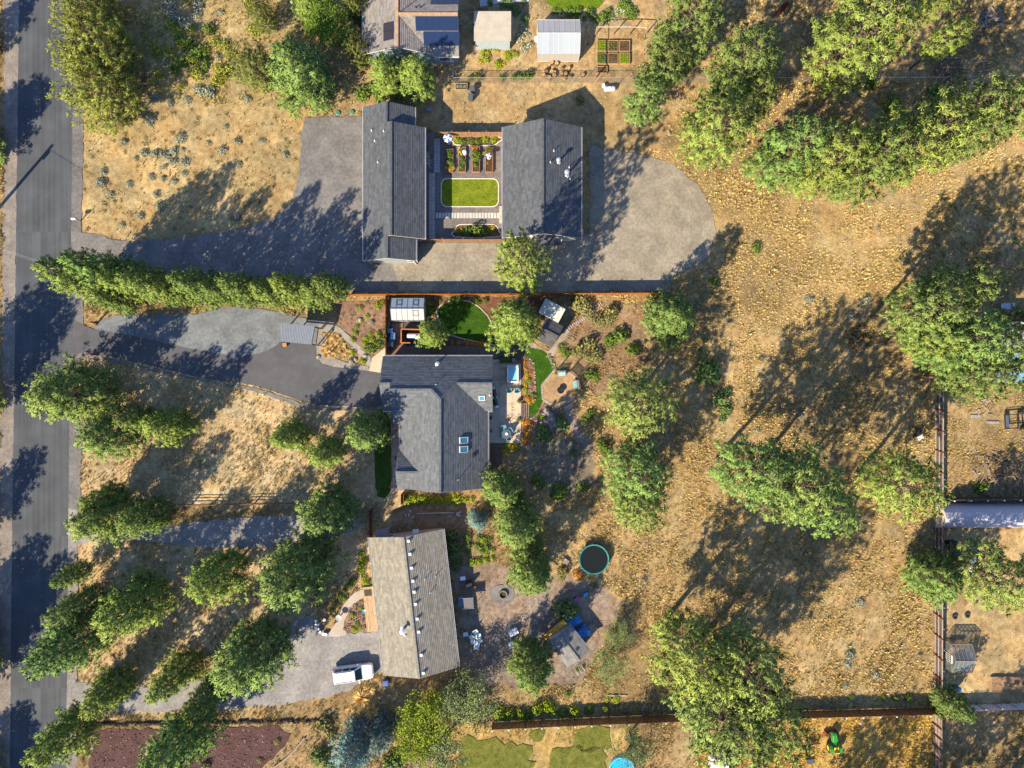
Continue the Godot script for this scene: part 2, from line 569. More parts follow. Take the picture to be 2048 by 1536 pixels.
func boards(mb: MB, x0: float, x1: float, z0: float, z1: float, y: float, along_x: bool, pitch: float, col: Color, v := 0.14) -> void:
	var n := int((z1 - z0 if along_x else x1 - x0) / pitch)
	for i in n:
		mb.col = vary(col, v)
		var s := (i + 0.5) * pitch
		if along_x: mb.box(Vector3((x0 + x1) / 2, y - 0.02, z0 + s), Vector3(x1 - x0, 0.04, pitch - 0.012))
		else: mb.box(Vector3(x0 + s, y - 0.02, (z0 + z1) / 2), Vector3(pitch - 0.012, 0.04, z1 - z0))

const LAWN_A := [[873, 622], [877, 615], [889, 606], [901, 602], [916, 601], [934, 602], [948, 608], [960, 616], [970, 626], [980, 640], [993, 686], [980, 689], [947, 682], [924, 677], [906, 671], [892, 662], [884, 653], [877, 636]]
const LAWN_B := [[1046, 712], [1052, 703], [1062, 697], [1080, 699], [1093, 706], [1101, 722], [1107, 738], [1107, 743], [1086, 768], [1083, 775], [1086, 800], [1080, 812], [1074, 826], [1062, 836], [1058, 834], [1058, 808], [1070, 800], [1072, 782], [1070, 760], [1069, 740], [1066, 724], [1058, 716]]
const OCTAGON := [[1083.3, 771], [1108, 741.7], [1138, 745], [1155, 758.6], [1157.5, 780.7], [1143, 799], [1114.5, 814.6], [1086, 800]]

func yards() -> void:
	# courtyard between the two dark-roofed buildings
	cover("courtyard_gravel", poly([[838, 266], [1020, 266], [1020, 486], [838, 486]]), 0.012, M.gravel, lc(0.225, 0.20, 0.19))
	var cells := []
	for i in 11:
		for k in 2: cells.append([868 + k * 6, 277 + i * 6.2, 874 + k * 6, 283.2 + i * 6.2])
	for i in 19:
		for k in 2: cells.append([858 + k * 6, 346 + i * 6.9, 864 + k * 6, 352.9 + i * 6.9])
	pavers("paver_walk", cells, 0.04, lc(0.40, 0.40, 0.40), M.concrete)
	cells = []
	for i in 21: cells.append([871 + i * 6.1, 425, 877.1 + i * 6.1, 437])
	pavers("stepping_path", cells, 0.04, lc(0.52, 0.50, 0.46), M.concrete, 0.07)
	var rr := []
	for q in [[894.5, 370, PI], [985, 370, 1.5 * PI], [985, 401, 0.0], [894.5, 401, 0.5 * PI]]:
		for s in 6: rr.append([q[0] + 12.0 * cos(q[2] + s * PI / 10), q[1] + 12.5 * sin(q[2] + s * PI / 10)])
	lawn(poly(rr), lc(0.22, 0.255, 0.03))
	edging("lawn_edging", "pale concrete edging round the rectangular courtyard lawn", poly(rr), lc(0.62, 0.58, 0.50))
	var bed_a := poly([[903, 274], [906, 284], [913, 290], [950, 291], [985, 291], [996, 285], [1000, 275]], 3)
	var bed_b := poly([[909, 474], [909, 461], [914, 452], [925, 449], [960, 449], [985, 449], [994, 454], [998, 463], [998, 474]], 2)
	for q in [[bed_a, "pale curved edging of the shrub bed along the courtyard's north fence"], [bed_b, "pale curved edging of the flower bed at the courtyard's south fence"]]:
		cover("planting_bed", q[0], 0.03, M.soil, lc(0.16, 0.11, 0.07))
		edging("bed_edging", q[1], q[0], lc(0.60, 0.55, 0.46))
	# middle lot
	lawn(poly(LAWN_A, 2), lc(0.055, 0.125, 0.018))
	edging("lawn_edging", "pale concrete curb round the dark green lawn beside the glass greenhouse", poly(LAWN_A, 2), lc(0.50, 0.43, 0.34))
	lawn(poly(LAWN_B, 2), lc(0.055, 0.13, 0.018))
	lawn(poly([[752, 836], [768, 824], [781, 840], [782, 900], [781, 985], [756, 992], [750, 940]], 2, 0.1), lc(0.07, 0.11, 0.03), 0.7)
	cover("front_path", poly([[781, 824], [800, 815], [812, 822], [812, 980], [786, 982], [783, 900]]), 0.012, M.gravel, lc(0.36, 0.32, 0.28))
	cover("bark_mulch", poly([[868, 596], [985, 594], [1100, 594], [1100, 640], [985, 640], [970, 620], [948, 603], [916, 597], [889, 602], [870, 622]], 0, 0.08), 0.010, M.soil, lc(0.22, 0.12, 0.08))
	cover("bark_mulch", poly([[675, 604], [777, 600], [777, 690], [757, 700], [742, 714], [722, 690], [700, 668], [680, 650], [672, 630]], 0, 0.12), 0.010, M.soil, lc(0.31, 0.20, 0.145))
	cover("stone_path", poly([[632, 690], [634, 660], [640, 645], [660, 640], [676, 652], [700, 672], [722, 694], [742, 716], [740, 742], [725, 716], [700, 690], [676, 664], [645, 664], [644, 690], [648, 708], [690, 724], [742, 734], [742, 742], [680, 737], [645, 728], [634, 712]], 0, 0.04), 0.012, M.gravel, lc(0.36, 0.33, 0.29))
	cover("concrete_pad", poly([[744, 716], [777, 690], [777, 748], [738, 742]]), 0.018, M.concrete, lc(0.50, 0.43, 0.33))
	cover("gravel_yard", poly([[780, 594], [868, 594], [868, 640], [884, 660], [900, 672], [985, 690], [1060, 690], [1060, 720], [780, 720]]), 0.008, M.gravel, lc(0.13, 0.115, 0.105))
	var deck := struct_node("deck")
	var mb := MB.new()
	var a := at(781, 676)
	var b := at(812, 716)
	boards(mb, a.x, b.x, a.z, b.z, 0.10, true, 0.15, lc(0.25, 0.165, 0.125))
	a = at(812, 692)
	b = at(994, 716)
	boards(mb, a.x, b.x, a.z, b.z, 0.10, true, 0.15, lc(0.22, 0.175, 0.145))
	a = at(784, 646)
	b = at(806, 676)
	boards(mb, a.x, b.x, a.z, b.z, 0.10, true, 0.15, lc(0.27, 0.19, 0.16))
	part(deck, "deck_boards", mb, M.wood, "stuff")
	deck = struct_node("deck")
	mb = MB.new()
	a = at(968, 886)
	b = at(1006, 968)
	boards(mb, a.x, b.x, a.z, b.z, 0.10, false, 0.15, lc(0.22, 0.145, 0.11))
	part(deck, "deck_boards", mb, M.wood, "stuff")
	var patio := struct_node("patio")
	for q in [[965, 719, 999, 727], [965, 727, 998.6, 752], [965, 752, 998.6, 788], [965, 788, 998.6, 820], [965, 820, 998.6, 852], [965, 852, 998.6, 886], [998.6, 727, 1013.6, 766], [998.6, 766, 1013.6, 806], [998.6, 806, 1013.6, 846], [998.6, 846, 1013.6, 886], [1013.6, 727, 1042, 768], [1013.6, 768, 1024.5, 806], [1024.5, 768, 1042, 806], [1013.6, 806, 1024.5, 846], [1024.5, 806, 1042, 846], [1013.6, 846, 1024.5, 886], [1024.5, 846, 1042, 886]]:
		mb = MB.new()
		mb.col = vary(lc(0.57, 0.47, 0.36), 0.05)
		a = at(q[0], q[1])
		b = at(q[2], q[3])
		mb.box(Vector3((a.x + b.x) / 2, 0.045, (a.z + b.z) / 2), Vector3(b.x - a.x - 0.02, 0.09, b.z - a.z - 0.02))
		part(patio, "slab", mb, M.concrete)
	cover("garden_bed", poly([[1042, 714], [1050, 712], [1064, 724], [1069, 745], [1071, 785], [1068, 802], [1056, 808], [1043, 806]], 0, 0.05), 0.014, M.soil, lc(0.27, 0.17, 0.12))
	cover("garden_bed", poly([[1042, 838], [1060, 836], [1076, 826], [1088, 806], [1110, 818], [1128, 830], [1136, 852], [1120, 866], [1104, 872], [1084, 880], [1074, 892], [1042, 892]], 0, 0.08), 0.014, M.soil, lc(0.26, 0.18, 0.135))
	cover("stone_path", poly([[1128, 812], [1146, 800], [1140, 822], [1156, 846], [1172, 872], [1190, 892], [1182, 902], [1162, 886], [1144, 862], [1132, 838]], 0, 0.08), 0.010, M.gravel, lc(0.36, 0.30, 0.26))
	cover("stone_path", poly([[1058, 690], [1064, 682], [1080, 694], [1096, 702], [1110, 690], [1126, 664], [1132, 656], [1139, 662], [1124, 690], [1108, 712], [1096, 712], [1080, 701], [1066, 696]], 0, 0.05), 0.010, M.gravel, lc(0.42, 0.35, 0.28))
	# octagonal paver terrace with a border course
	mb = MB.new()
	mb.col = lc(0.46, 0.31, 0.17)
	var oct := poly(OCTAGON)
	mark(oct, 100)
	mb.prism(oct, 0.0, 0.06)
	var terrace := struct("terrace", mb, M.gravel)
	mb = MB.new()
	for i in 8:
		var p := oct[i]
		var q := oct[(i + 1) % 8]
		var n := int(p.distance_to(q) / 0.32)
		for k in n:
			mb.col = vary(lc(0.36, 0.31, 0.27), 0.15)
			var u := p.lerp(q, (k + 0.06) / n)
			var w := p.lerp(q, (k + 0.94) / n)
			mb.beam(Vector3(u.x, 0.05, u.y), Vector3(w.x, 0.05, w.y), 0.26, 0.10)
	part(terrace, "border_stones", mb, M.concrete, "stuff")
	# boardwalk climbing away from the sheds
	var walk := struct_node("boardwalk")
	var line := [[1132, 661], [1144, 652], [1158, 643], [1172, 633], [1186, 620], [1196, 611], [1204, 606]]
	var k2 := 0
	for i in line.size() - 1:
		var p := at(line[i][0], line[i][1])
		var q := at(line[i + 1][0], line[i + 1][1])
		var n := int(p.distance_to(q) / 0.24)
		for s in n:
			mb = MB.new()
			mb.col = vary(lc(0.48, 0.43, 0.40), 0.16)
			var dir := (q - p).normalized()
			mb.box(p.lerp(q, (s + 0.5) / n) + Vector3(0, 0.05, 0), Vector3(0.46, 0.07, 0.17), Basis(Vector3.UP, atan2(dir.x, dir.z) + rng.randf_range(-0.08, 0.08)))
			part(walk, "plank", mb, M.wood)
			k2 += 1
	# south lot
	cover("front_walk", poly([[729, 1179], [713, 1183], [702, 1192], [689, 1207], [681.5, 1222], [677.5, 1238], [666, 1254], [657, 1273], [693, 1270], [688, 1257.5], [689, 1241], [696, 1228], [705, 1212], [718, 1200], [732, 1192]], 2), 0.014, M.concrete, lc(0.43, 0.38, 0.32))
	cover("garden_bed", poly([[690, 1240], [697, 1228], [706, 1213], [719, 1201], [731, 1196], [738, 1262], [700, 1266], [690, 1258]], 0, 0.06), 0.010, M.soil, lc(0.30, 0.21, 0.15))
	var ring := []
	for i in 14:
		var t := TAU * i / 14
		ring.append([1004 + (23.0 + 3.0 * sin(2 * t + 1.0)) * cos(t), 1189 + (22.0 + 3.0 * cos(t * 2)) * sin(t)])
	cover("gravel_circle", poly(ring, 2), 0.008, M.gravel, lc(0.24, 0.235, 0.225))
	for q in [[[922, 1482], [960, 1474], [1010, 1484], [1060, 1500], [1050, 1560], [960, 1580], [915, 1540]], [[1152, 1464], [1190, 1456], [1224, 1462], [1216, 1492], [1180, 1500], [1150, 1490]], [[1105, 1504], [1150, 1496], [1206, 1506], [1200, 1580], [1120, 1590], [1092, 1540]], [[1060, 1462], [1085, 1458], [1092, 1474], [1068, 1480]]]:
		lawn(poly(q, 2, 0.5), lc(0.20, 0.195, 0.06), 0.4)
	lawn(poly([[1085, -60], [1215, -60], [1205, 8], [1180, 16], [1130, 18], [1095, 10]], 2, 0.1), lc(0.15, 0.22, 0.02))
	cover("concrete_slab", poly([[955, -60], [1060, -60], [1058, 4], [1000, 6], [960, 14]]), 0.016, M.concrete, lc(0.42, 0.42, 0.42))

# ---------------------------------------------------------------- roofs and walls
func roof_plane(parent: Node3D, pts: Array, col: Color, thick := 0.16, expo := 0.23, fascia := Color(0.62, 0.62, 0.60)) -> void:
	var nrm: Vector3 = (pts[1] - pts[0]).cross(pts[2] - pts[0]).normalized()
	if nrm.y < 0: nrm = -nrm
	var u := Vector3.UP.cross(nrm).normalized()
	var up := nrm.cross(u)
	if up.y < 0:
		up = -up
		u = -u
	var flat := PackedVector2Array()
	for p in pts: flat.append(Vector2((p - pts[0]).dot(u), (p - pts[0]).dot(up)))
	var deck := MB.new()
	deck.col = fascia
	var ix := Geometry2D.triangulate_polygon(flat)
	for i in range(0, ix.size(), 3):
		var a: Vector3 = pts[ix[i]]
		var b: Vector3 = pts[ix[i + 1]]
		var d: Vector3 = pts[ix[i + 2]]
		if (b - a).cross(d - a).y < 0:
			var t := b
			b = d
			d = t
		deck.tri(a, b, d)
		var dn := Vector3(0, -thick, 0)
		deck.tri(a + dn, d + dn, b + dn)
	for i in pts.size():
		var a: Vector3 = pts[i]
		var b: Vector3 = pts[(i + 1) % pts.size()]
		var dn := Vector3(0, -thick, 0)
		deck.quad(a + dn, b + dn, b, a)
	var o := part(parent, "roof_slope", deck, M.paint)
	var mb := MB.new()
	var lo := Vector2(1e9, 1e9)
	var hi := -lo
	for p in flat:
		lo = lo.min(p)
		hi = hi.max(p)
	var rows := int(ceil((hi.y - lo.y) / expo))
	for r in rows:
		var a := lo.y + r * expo
		var b := a + expo
		var rect := PackedVector2Array([Vector2(lo.x - 1, a), Vector2(hi.x + 1, a), Vector2(hi.x + 1, b), Vector2(lo.x - 1, b)])
		for piece in Geometry2D.intersect_polygons(flat, rect):
			var x0 := 1e9
			var x1 := -1e9
			for p in piece:
				x0 = minf(x0, p.x)
				x1 = maxf(x1, p.x)
			var x := x0 - rng.randf_range(0.0, 0.8)
			while x < x1:
				var w := rng.randf_range(0.45, 0.95)
				mb.col = vary(col, 0.18)
				var tab := clip_x(clip_x(piece, x, true), x + w, false)
				for t in range(1, tab.size() - 1):
					var q := []
					for s in [0, t, t + 1]:
						var f: float = clampf(1.0 - (tab[s].y - a) / expo, 0.0, 1.0)
						q.append(pts[0] + u * tab[s].x + up * tab[s].y + nrm * (0.006 + 0.040 * f))
					if (q[1] - q[0]).cross(q[2] - q[0]).dot(nrm) < 0: mb.tri(q[0], q[2], q[1])
					else: mb.tri(q[0], q[1], q[2])
				x += w
	part(o, "shingles", mb, M.shingle, "stuff")

func clip_x(p: PackedVector2Array, x: float, keep_more: bool) -> PackedVector2Array:
	var out := PackedVector2Array()
	var k := p.size()
	for i in k:
		var a := p[i]
		var b := p[(i + 1) % k]
		var ia := a.x >= x if keep_more else a.x <= x
		var ib := b.x >= x if keep_more else b.x <= x
		if ia: out.append(a)
		if ia != ib: out.append(a.lerp(b, (x - a.x) / (b.x - a.x)))
	return out

func cap_line(parent: Node3D, a: Vector3, b: Vector3, col: Color, w := 0.26, called := "ridge_cap") -> void:
	var mb := MB.new()
	var n := maxi(1, int(a.distance_to(b) / 0.22))
	for i in n:
		mb.col = vary(col, 0.10)
		mb.beam(a.lerp(b, (i + 0.03) / n) + Vector3(0, 0.045, 0), a.lerp(b, (i + 0.97) / n) + Vector3(0, 0.055, 0), w, 0.05)
	part(parent, called, mb, M.shingle, "stuff")

func gutter(parent: Node3D, a: Vector3, b: Vector3, out: Vector3, col := Color(0.78, 0.78, 0.76)) -> void:
	var mb := MB.new()
	mb.col = col
	var o := out * 0.07
	mb.beam(a + o + Vector3(0, -0.13, 0), b + o + Vector3(0, -0.13, 0), 0.12, 0.02)
	mb.beam(a + o + out * 0.06 + Vector3(0, -0.07, 0), b + o + out * 0.06 + Vector3(0, -0.07, 0), 0.02, 0.13)
	part(parent, "gutter", mb, M.paint)

func window(parent: Node3D, p: Vector3, w: float, h: float, out: Vector3, frame := Color(0.75, 0.75, 0.73), called := "window", pane := Color(0.06, 0.08, 0.10)) -> void:
	var side := Vector3.UP.cross(out).normalized()
	var b := Basis(side, Vector3.UP, out)
	var mb := MB.new()
	mb.col = frame
	for s in [-1, 1]:
		mb.box(p + side * s * (w / 2 + 0.04) + out * 0.02, Vector3(0.08, h + 0.16, 0.06), b)
		mb.box(p + Vector3(0, s * (h / 2 + 0.04), 0) + out * 0.022, Vector3(w, 0.08, 0.06), b)
	var f := part(parent, called, mb, M.paint)
	mb = MB.new()
	mb.col = pane
	mb.box(p + out * 0.008, Vector3(w, h, 0.02), b)
	part(f, "pane" if called == "window" else "leaf", mb, M.panel if called == "window" else M.paint)

func gable(t: Node3D, c: Vector2, w: float, l: float, eave: float, pitch: float, over: float, roof: Color, wall: Color, trim := Color(0.70, 0.70, 0.68), gutters := true, expo := 0.23) -> float:
	var rh := eave + w / 2 * pitch
	var z0 := c.y - l / 2
	var z1 := c.y + l / 2
	var wx := w / 2 - over
	var wl := l / 2 - over
	var we := eave + over * pitch - 0.17
	var wr := rh - 0.17
	var mb := MB.new()
	mb.col = wall
	var f := func(x, y, z): return Vector3(c.x + x, y, c.y + z)
	for s in [-1.0, 1.0]:
		var z: float = wl * s
		var q := [f.call(-wx, 0, z), f.call(wx, 0, z), f.call(wx, we, z), f.call(0, wr, z), f.call(-wx, we, z)]
		for i in [1, 2, 3]:
			if s > 0: mb.tri(q[0], q[i], q[i + 1])
			else: mb.tri(q[0], q[i + 1], q[i])
		var x: float = wx * s
		if s > 0: mb.quad(f.call(x, 0, wl), f.call(x, 0, -wl), f.call(x, we, -wl), f.call(x, we, wl))
		else: mb.quad(f.call(x, 0, -wl), f.call(x, 0, wl), f.call(x, we, wl), f.call(x, we, -wl))
	part(t, "wall", mb, M.paint)
	for s in [-1.0, 1.0]:
		roof_plane(t, [Vector3(c.x + s * w / 2, eave, z0), Vector3(c.x + s * w / 2, eave, z1), Vector3(c.x, rh, z1), Vector3(c.x, rh, z0)], roof, 0.16, expo, trim)
		if gutters: gutter(t, Vector3(c.x + s * w / 2, eave, z0), Vector3(c.x + s * w / 2, eave, z1), Vector3(s, 0, 0))
	cap_line(t, Vector3(c.x, rh, z0), Vector3(c.x, rh, z1), roof)
	return rh

func pipe_vent(t: Node3D, p: Vector3, h: float, r := 0.05, cap := false, col := Color(0.72, 0.73, 0.74)) -> void:
	var mb := MB.new()
	mb.col = col
	mb.tube(p - Vector3(0, 0.15, 0), p + Vector3(0, h, 0), r, r, 10)
	mb.lathe(p, [[r * 3.0, -0.05], [r * 2.0, 0.02], [r, 0.10]], 10)
	var o := part(t, "vent_pipe", mb, M.metal if cap else M.paint)
	if cap:
		mb = MB.new()
		mb.col = col
		mb.lathe(p + Vector3(0, h, 0), [[r * 1.1, -0.02], [r * 2.2, 0.06], [r * 2.2, 0.10], [0.0, 0.22]], 12)
		part(o, "cap", mb, M.metal)

func buildings() -> void:
	var dark := lc(0.110, 0.123, 0.138)
	# ---- long building west of the courtyard: three lengths under one charcoal roof
	var t := thing("garage_barn", "long charcoal-roofed building with a stepped roof, west of the courtyard", "building")
	gable(t, Vector2(-14.17, -24.12), 7.34, 13.4, 3.3, 0.55, 0.35, dark, lc(0.30, 0.34, 0.36))
	gable(t, Vector2(-14.77, -32.05), 6.14, 2.44, 3.3, 0.55, 0.30, dark, lc(0.30, 0.34, 0.36))
	gable(t, Vector2(-14.70, -16.10), 6.28, 2.60, 3.3, 0.55, 0.30, dark, lc(0.30, 0.34, 0.36))
	for q in [[743, 260], [770, 267], [750, 282], [757, 326]]:
		var x := at(q[0], q[1], 4.1)
		pipe_vent(t, Vector3(x.x, 3.3 + (x.x + 17.84) * 0.55, x.z), 0.35, 0.05)
	for z in [-28.5, -25.5, -22.0, -19.0]: window(t, Vector3(-10.85, 1.6, z), 1.1, 1.1, Vector3(1, 0, 0))
	window(t, Vector3(-10.85, 1.05, -23.8), 0.9, 2.0, Vector3(1, 0, 0), lc(0.7, 0.7, 0.7), "door", lc(0.3, 0.34, 0.38))
	for z in [-28.0, -23.6, -19.6]: window(t, Vector3(-17.5, 1.3, z), 2.8, 2.3, Vector3(-1, 0, 0), lc(0.7, 0.7, 0.7), "garage_door", lc(0.55, 0.56, 0.57))
	for z in [-17.1]: window(t, Vector3(-12.2, 1.4, -15.1), 1.0, 1.0, Vector3(0, 0, 1))
	for s in [-1, 1]:
		var mb := MB.new()
		mb.col = lc(0.7, 0.66, 0.6)
		mb.beam(Vector3(-14.7 + s * 2.75, 0, -14.98), Vector3(-14.7 + s * 2.75, 3.1, -14.98), 0.14, 0.14)
		part(t, "post", mb, M.wood)
	# ---- shop east of the courtyard
	t = thing("workshop_barn", "big charcoal-roofed gable workshop with flue pipes, east of the courtyard", "building")
	var rh := gable(t, Vector2(3.59, -24.13), 9.34, 13.3, 3.6, 0.56, 0.4, dark, lc(0.62, 0.60, 0.56))
	for q in [[1107, 304, 0.45, 0.05, false], [1100, 328, 0.45, 0.05, false], [1116, 324, 0.8, 0.11, true], [1139, 331, 0.45, 0.05, false], [1133, 347, 1.1, 0.13, true], [1141, 355, 0.4, 0.05, false]]:
		var x := at(q[0], q[1], 5.2)
		pipe_vent(t, Vector3(x.x, rh - (x.x - 3.59) * 0.56, x.z), q[2], q[3], q[4])
	window(t, Vector3(1.2, 1.5, -17.88), 2.6, 2.6, Vector3(0, 0, 1), lc(0.8, 0.78, 0.74), "garage_door", lc(0.68, 0.66, 0.6))
	window(t, Vector3(6.4, 1.5, -17.88), 1.6, 2.6, Vector3(0, 0, 1), lc(0.8, 0.78, 0.74), "garage_door", lc(0.68, 0.66, 0.6))
	for z in [-28.0, -24.0, -20.5]: window(t, Vector3(7.86, 1.7, z), 1.4, 1.1, Vector3(1, 0, 0))
	for z in [-27.0, -22.0]: window(t, Vector3(-0.68, 1.6, z), 1.2, 1.2, Vector3(-1, 0, 0))
	for x in [3.25, 5.5]:
		var porch := MB.new()
		porch.col = lc(0.80, 0.78, 0.74)
		porch.beam(Vector3(x, 0, -16.85), Vector3(x, 2.75, -16.85), 0.16, 0.16)
		part(t, "porch_post", porch, M.paint)
	roof_plane(t, [Vector3(2.95, 2.80, -16.75), Vector3(5.9, 2.80, -16.75), Vector3(5.9, 3.35, -17.86), Vector3(2.95, 3.35, -17.86)], dark, 0.14)
	# ---- house of the middle lot
	main_house()
	# ---- north-west house with solar panels
	north_house()
	# ---- long house of the south lot
	var taupe := lc(0.305, 0.287, 0.24)
	t = thing("long_house", "long low house with a taupe shingle roof and a row of white vents", "house", Vector3(-11.9, 0, 26.42), 0.112)
	rh = gable(t, Vector2.ZERO, 9.1, 16.8, 2.7, 0.46, 0.35, taupe, lc(0.56, 0.47, 0.44), lc(0.55, 0.50, 0.45))
	for i in 10:
		var z: float = [-7.85, -6.3, -4.65, -3.1, -1.8, -0.35, 1.4, 2.95, 5.7, 7.85][i]
		var mb := MB.new()
		mb.col = lc(0.60, 0.61, 0.60)
		mb.box(Vector3(0.55, rh - 0.20, z), Vector3(0.26, 0.26, 0.26))
		mb.box(Vector3(0.55, rh - 0.06, z), Vector3(0.33, 0.05, 0.33))
		part(t, "roof_vent", mb, M.paint)
	pipe_vent(t, Vector3(-1.25, rh - 0.58, 2.5), 1.0, 0.14, true)
	pipe_vent(t, Vector3(-1.15, rh - 0.53, 3.3), 0.35, 0.07)
	for q in [[1.9, -3.0], [3.1, -3.05], [2.3, -1.3]]: pipe_vent(t, Vector3(q[0], rh - q[0] * 0.46, q[1]), 0.5, 0.045)
	for z in [-6.0, -1.5, 4.5]: window(t, Vector3(-4.2, 1.5, z), 1.5, 1.1, Vector3(-1, 0, 0))
	window(t, Vector3(-4.2, 1.05, 1.2), 0.95, 2.05, Vector3(-1, 0, 0), lc(0.7, 0.7, 0.7), "door", lc(0.25, 0.10, 0.08))
	for z in [-5.5, 0.0, 5.0]: window(t, Vector3(4.2, 1.5, z), 1.5, 1.1, Vector3(1, 0, 0))
	for x in [-2.4]: window(t, Vector3(x, 1.5, -8.05), 1.3, 1.1, Vector3(0, 0, -1))
	var ac := MB.new()
	ac.col = lc(0.75, 0.75, 0.73)
	ac.box(Vector3(1.1, 1.9, -8.32), Vector3(0.75, 0.5, 0.5))
	part(t, "window_cooler", ac, M.paint)
	# lean-to at the north wall
	t = thing("lean_to_shed", "small grey flat-roofed lean-to at the long house's north wall", "shed", at(769, 1063), 0.112)
	var mb2 := MB.new()
	mb2.col = lc(0.40, 0.38, 0.36)
	mb2.box(Vector3(0, 0.95, 0), Vector3(1.35, 1.9, 0.9))
	part(t, "wall", mb2, M.paint)
	mb2 = MB.new()
	mb2.col = lc(0.26, 0.25, 0.245)
	mb2.box(Vector3(0, 1.95, 0), Vector3(1.6, 0.07, 1.25), Basis(Vector3.RIGHT, -0.12))
	part(t, "roof_panel", mb2, M.paint)
	# ---- garden sheds
	t = thing("potting_shed", "shed with a pale green sheet-metal roof standing by the cedar fence", "shed", at(1103, 623, 1.2), 0.0)
	t.position.y = 0
	t.rotation.y = -0.49
	mb2 = MB.new()
	mb2.col = lc(0.45, 0.50, 0.47)
	mb2.box(Vector3(0, 1.0, 0), Vector3(2.2, 2.0, 1.5))
	part(t, "wall", mb2, M.paint)
	metal_roof(t, 2.75, 1.0, 0.55, 2.35, 2.05, lc(0.46, 0.50, 0.44), 9)
	t = thing("garden_shed", "small shed with a charcoal shingled gable roof beside the boardwalk", "shed", at(1099, 665, 2.3), 0.0)
	t.position.y = 0
	t.rotation.y = -0.49 + PI / 2
	gable(t, Vector2.ZERO, 2.95, 2.3, 1.95, 0.45, 0.15, lc(0.12, 0.12, 0.13), lc(0.30, 0.27, 0.25), lc(0.2, 0.2, 0.2), false, 0.16)
	# ---- playhouse shed in the south yard
	t = thing("playhouse_shed", "weathered playhouse shed with a grey shingled roof beside the blue tarpaulins", "shed", at(1138, 1293, 2.4), 0.0)
	t.position.y = 0
	t.rotation.y = 0.66
	gable(t, Vector2.ZERO, 3.5, 4.0, 2.1, 0.35, 0.2, lc(0.26, 0.26, 0.25), lc(0.55, 0.52, 0.48), lc(0.5, 0.48, 0.45), false, 0.18)
	window(t, Vector3(0.0, 1.2, 1.82), 0.7, 0.7, Vector3(0, 0, 1))
	for q in [[0.7, -0.7], [0.65, 0.8]]:
		mb2 = MB.new()
		mb2.col = lc(0.05, 0.06, 0.08)
		mb2.box(Vector3(q[0], 2.72 - q[0] * 0.35, q[1]), Vector3(0.36, 0.16, 0.36), Basis(Vector3.BACK, -0.34))
		part(t, "roof_vent", mb2, M.paint)
	# ---- flat-roofed shed and greenhouse of the north garden
	t = thing("flat_roofed_shed", "pale blue garden shed with a stained white flat roof", "shed", at(985, 52, 2.5), 0.0)
	t.position.y = 0
	mb2 = MB.new()
	mb2.col = lc(0.36, 0.45, 0.50)
	mb2.box(Vector3(0, 1.2, 0), Vector3(4.2, 2.4, 3.3))
	part(t, "wall", mb2, M.paint)
	mb2 = MB.new()
	mb2.col = lc(0.45, 0.41, 0.34)
	mb2.box(Vector3(0, 2.46, 0), Vector3(4.5, 0.10, 3.55), Basis(Vector3.RIGHT, 0.02))
	part(t, "roof_panel", mb2, M.concrete)
	mb2 = MB.new()
	mb2.col = lc(0.42, 0.22, 0.08)
	mb2.box(Vector3(2.12, 1.1, 1.2), Vector3(0.06, 2.0, 0.7))
	part(t, "door", mb2, M.wood)
	east_buildings()
	greenhouses()
	carport()

func metal_roof(t: Node3D, w: float, d0: float, d1: float, hi: float, lo: float, col: Color, ribs: int) -> void:
	# ridge along x at z = -d1 + something; one long slope to +z and a short one to -z
	var p := [Vector3(-w / 2, hi, -0.95), Vector3(w / 2, hi, -0.95), Vector3(w / 2, lo, 0.95), Vector3(-w / 2, lo, 0.95)]
	var mb := MB.new()
	mb.col = col
	var nrm: Vector3 = (p[3] - p[0]).cross(p[1] - p[0]).normalized()
	mb.quad(p[0], p[3], p[2], p[1])
	mb.quad(p[0] - nrm * 0.04, p[1] - nrm * 0.04, p[2] - nrm * 0.04, p[3] - nrm * 0.04)
	for i in 4: mb.quad(p[i], p[(i + 1) % 4], p[(i + 1) % 4] - nrm * 0.04, p[i] - nrm * 0.04)
	for i in ribs:
		var f := (i + 0.5) / ribs
		mb.beam(p[0].lerp(p[1], f) + nrm * 0.012, p[3].lerp(p[2], f) + nrm * 0.012, 0.04, 0.025)
	part(t, "metal_roof", mb, M.paint)

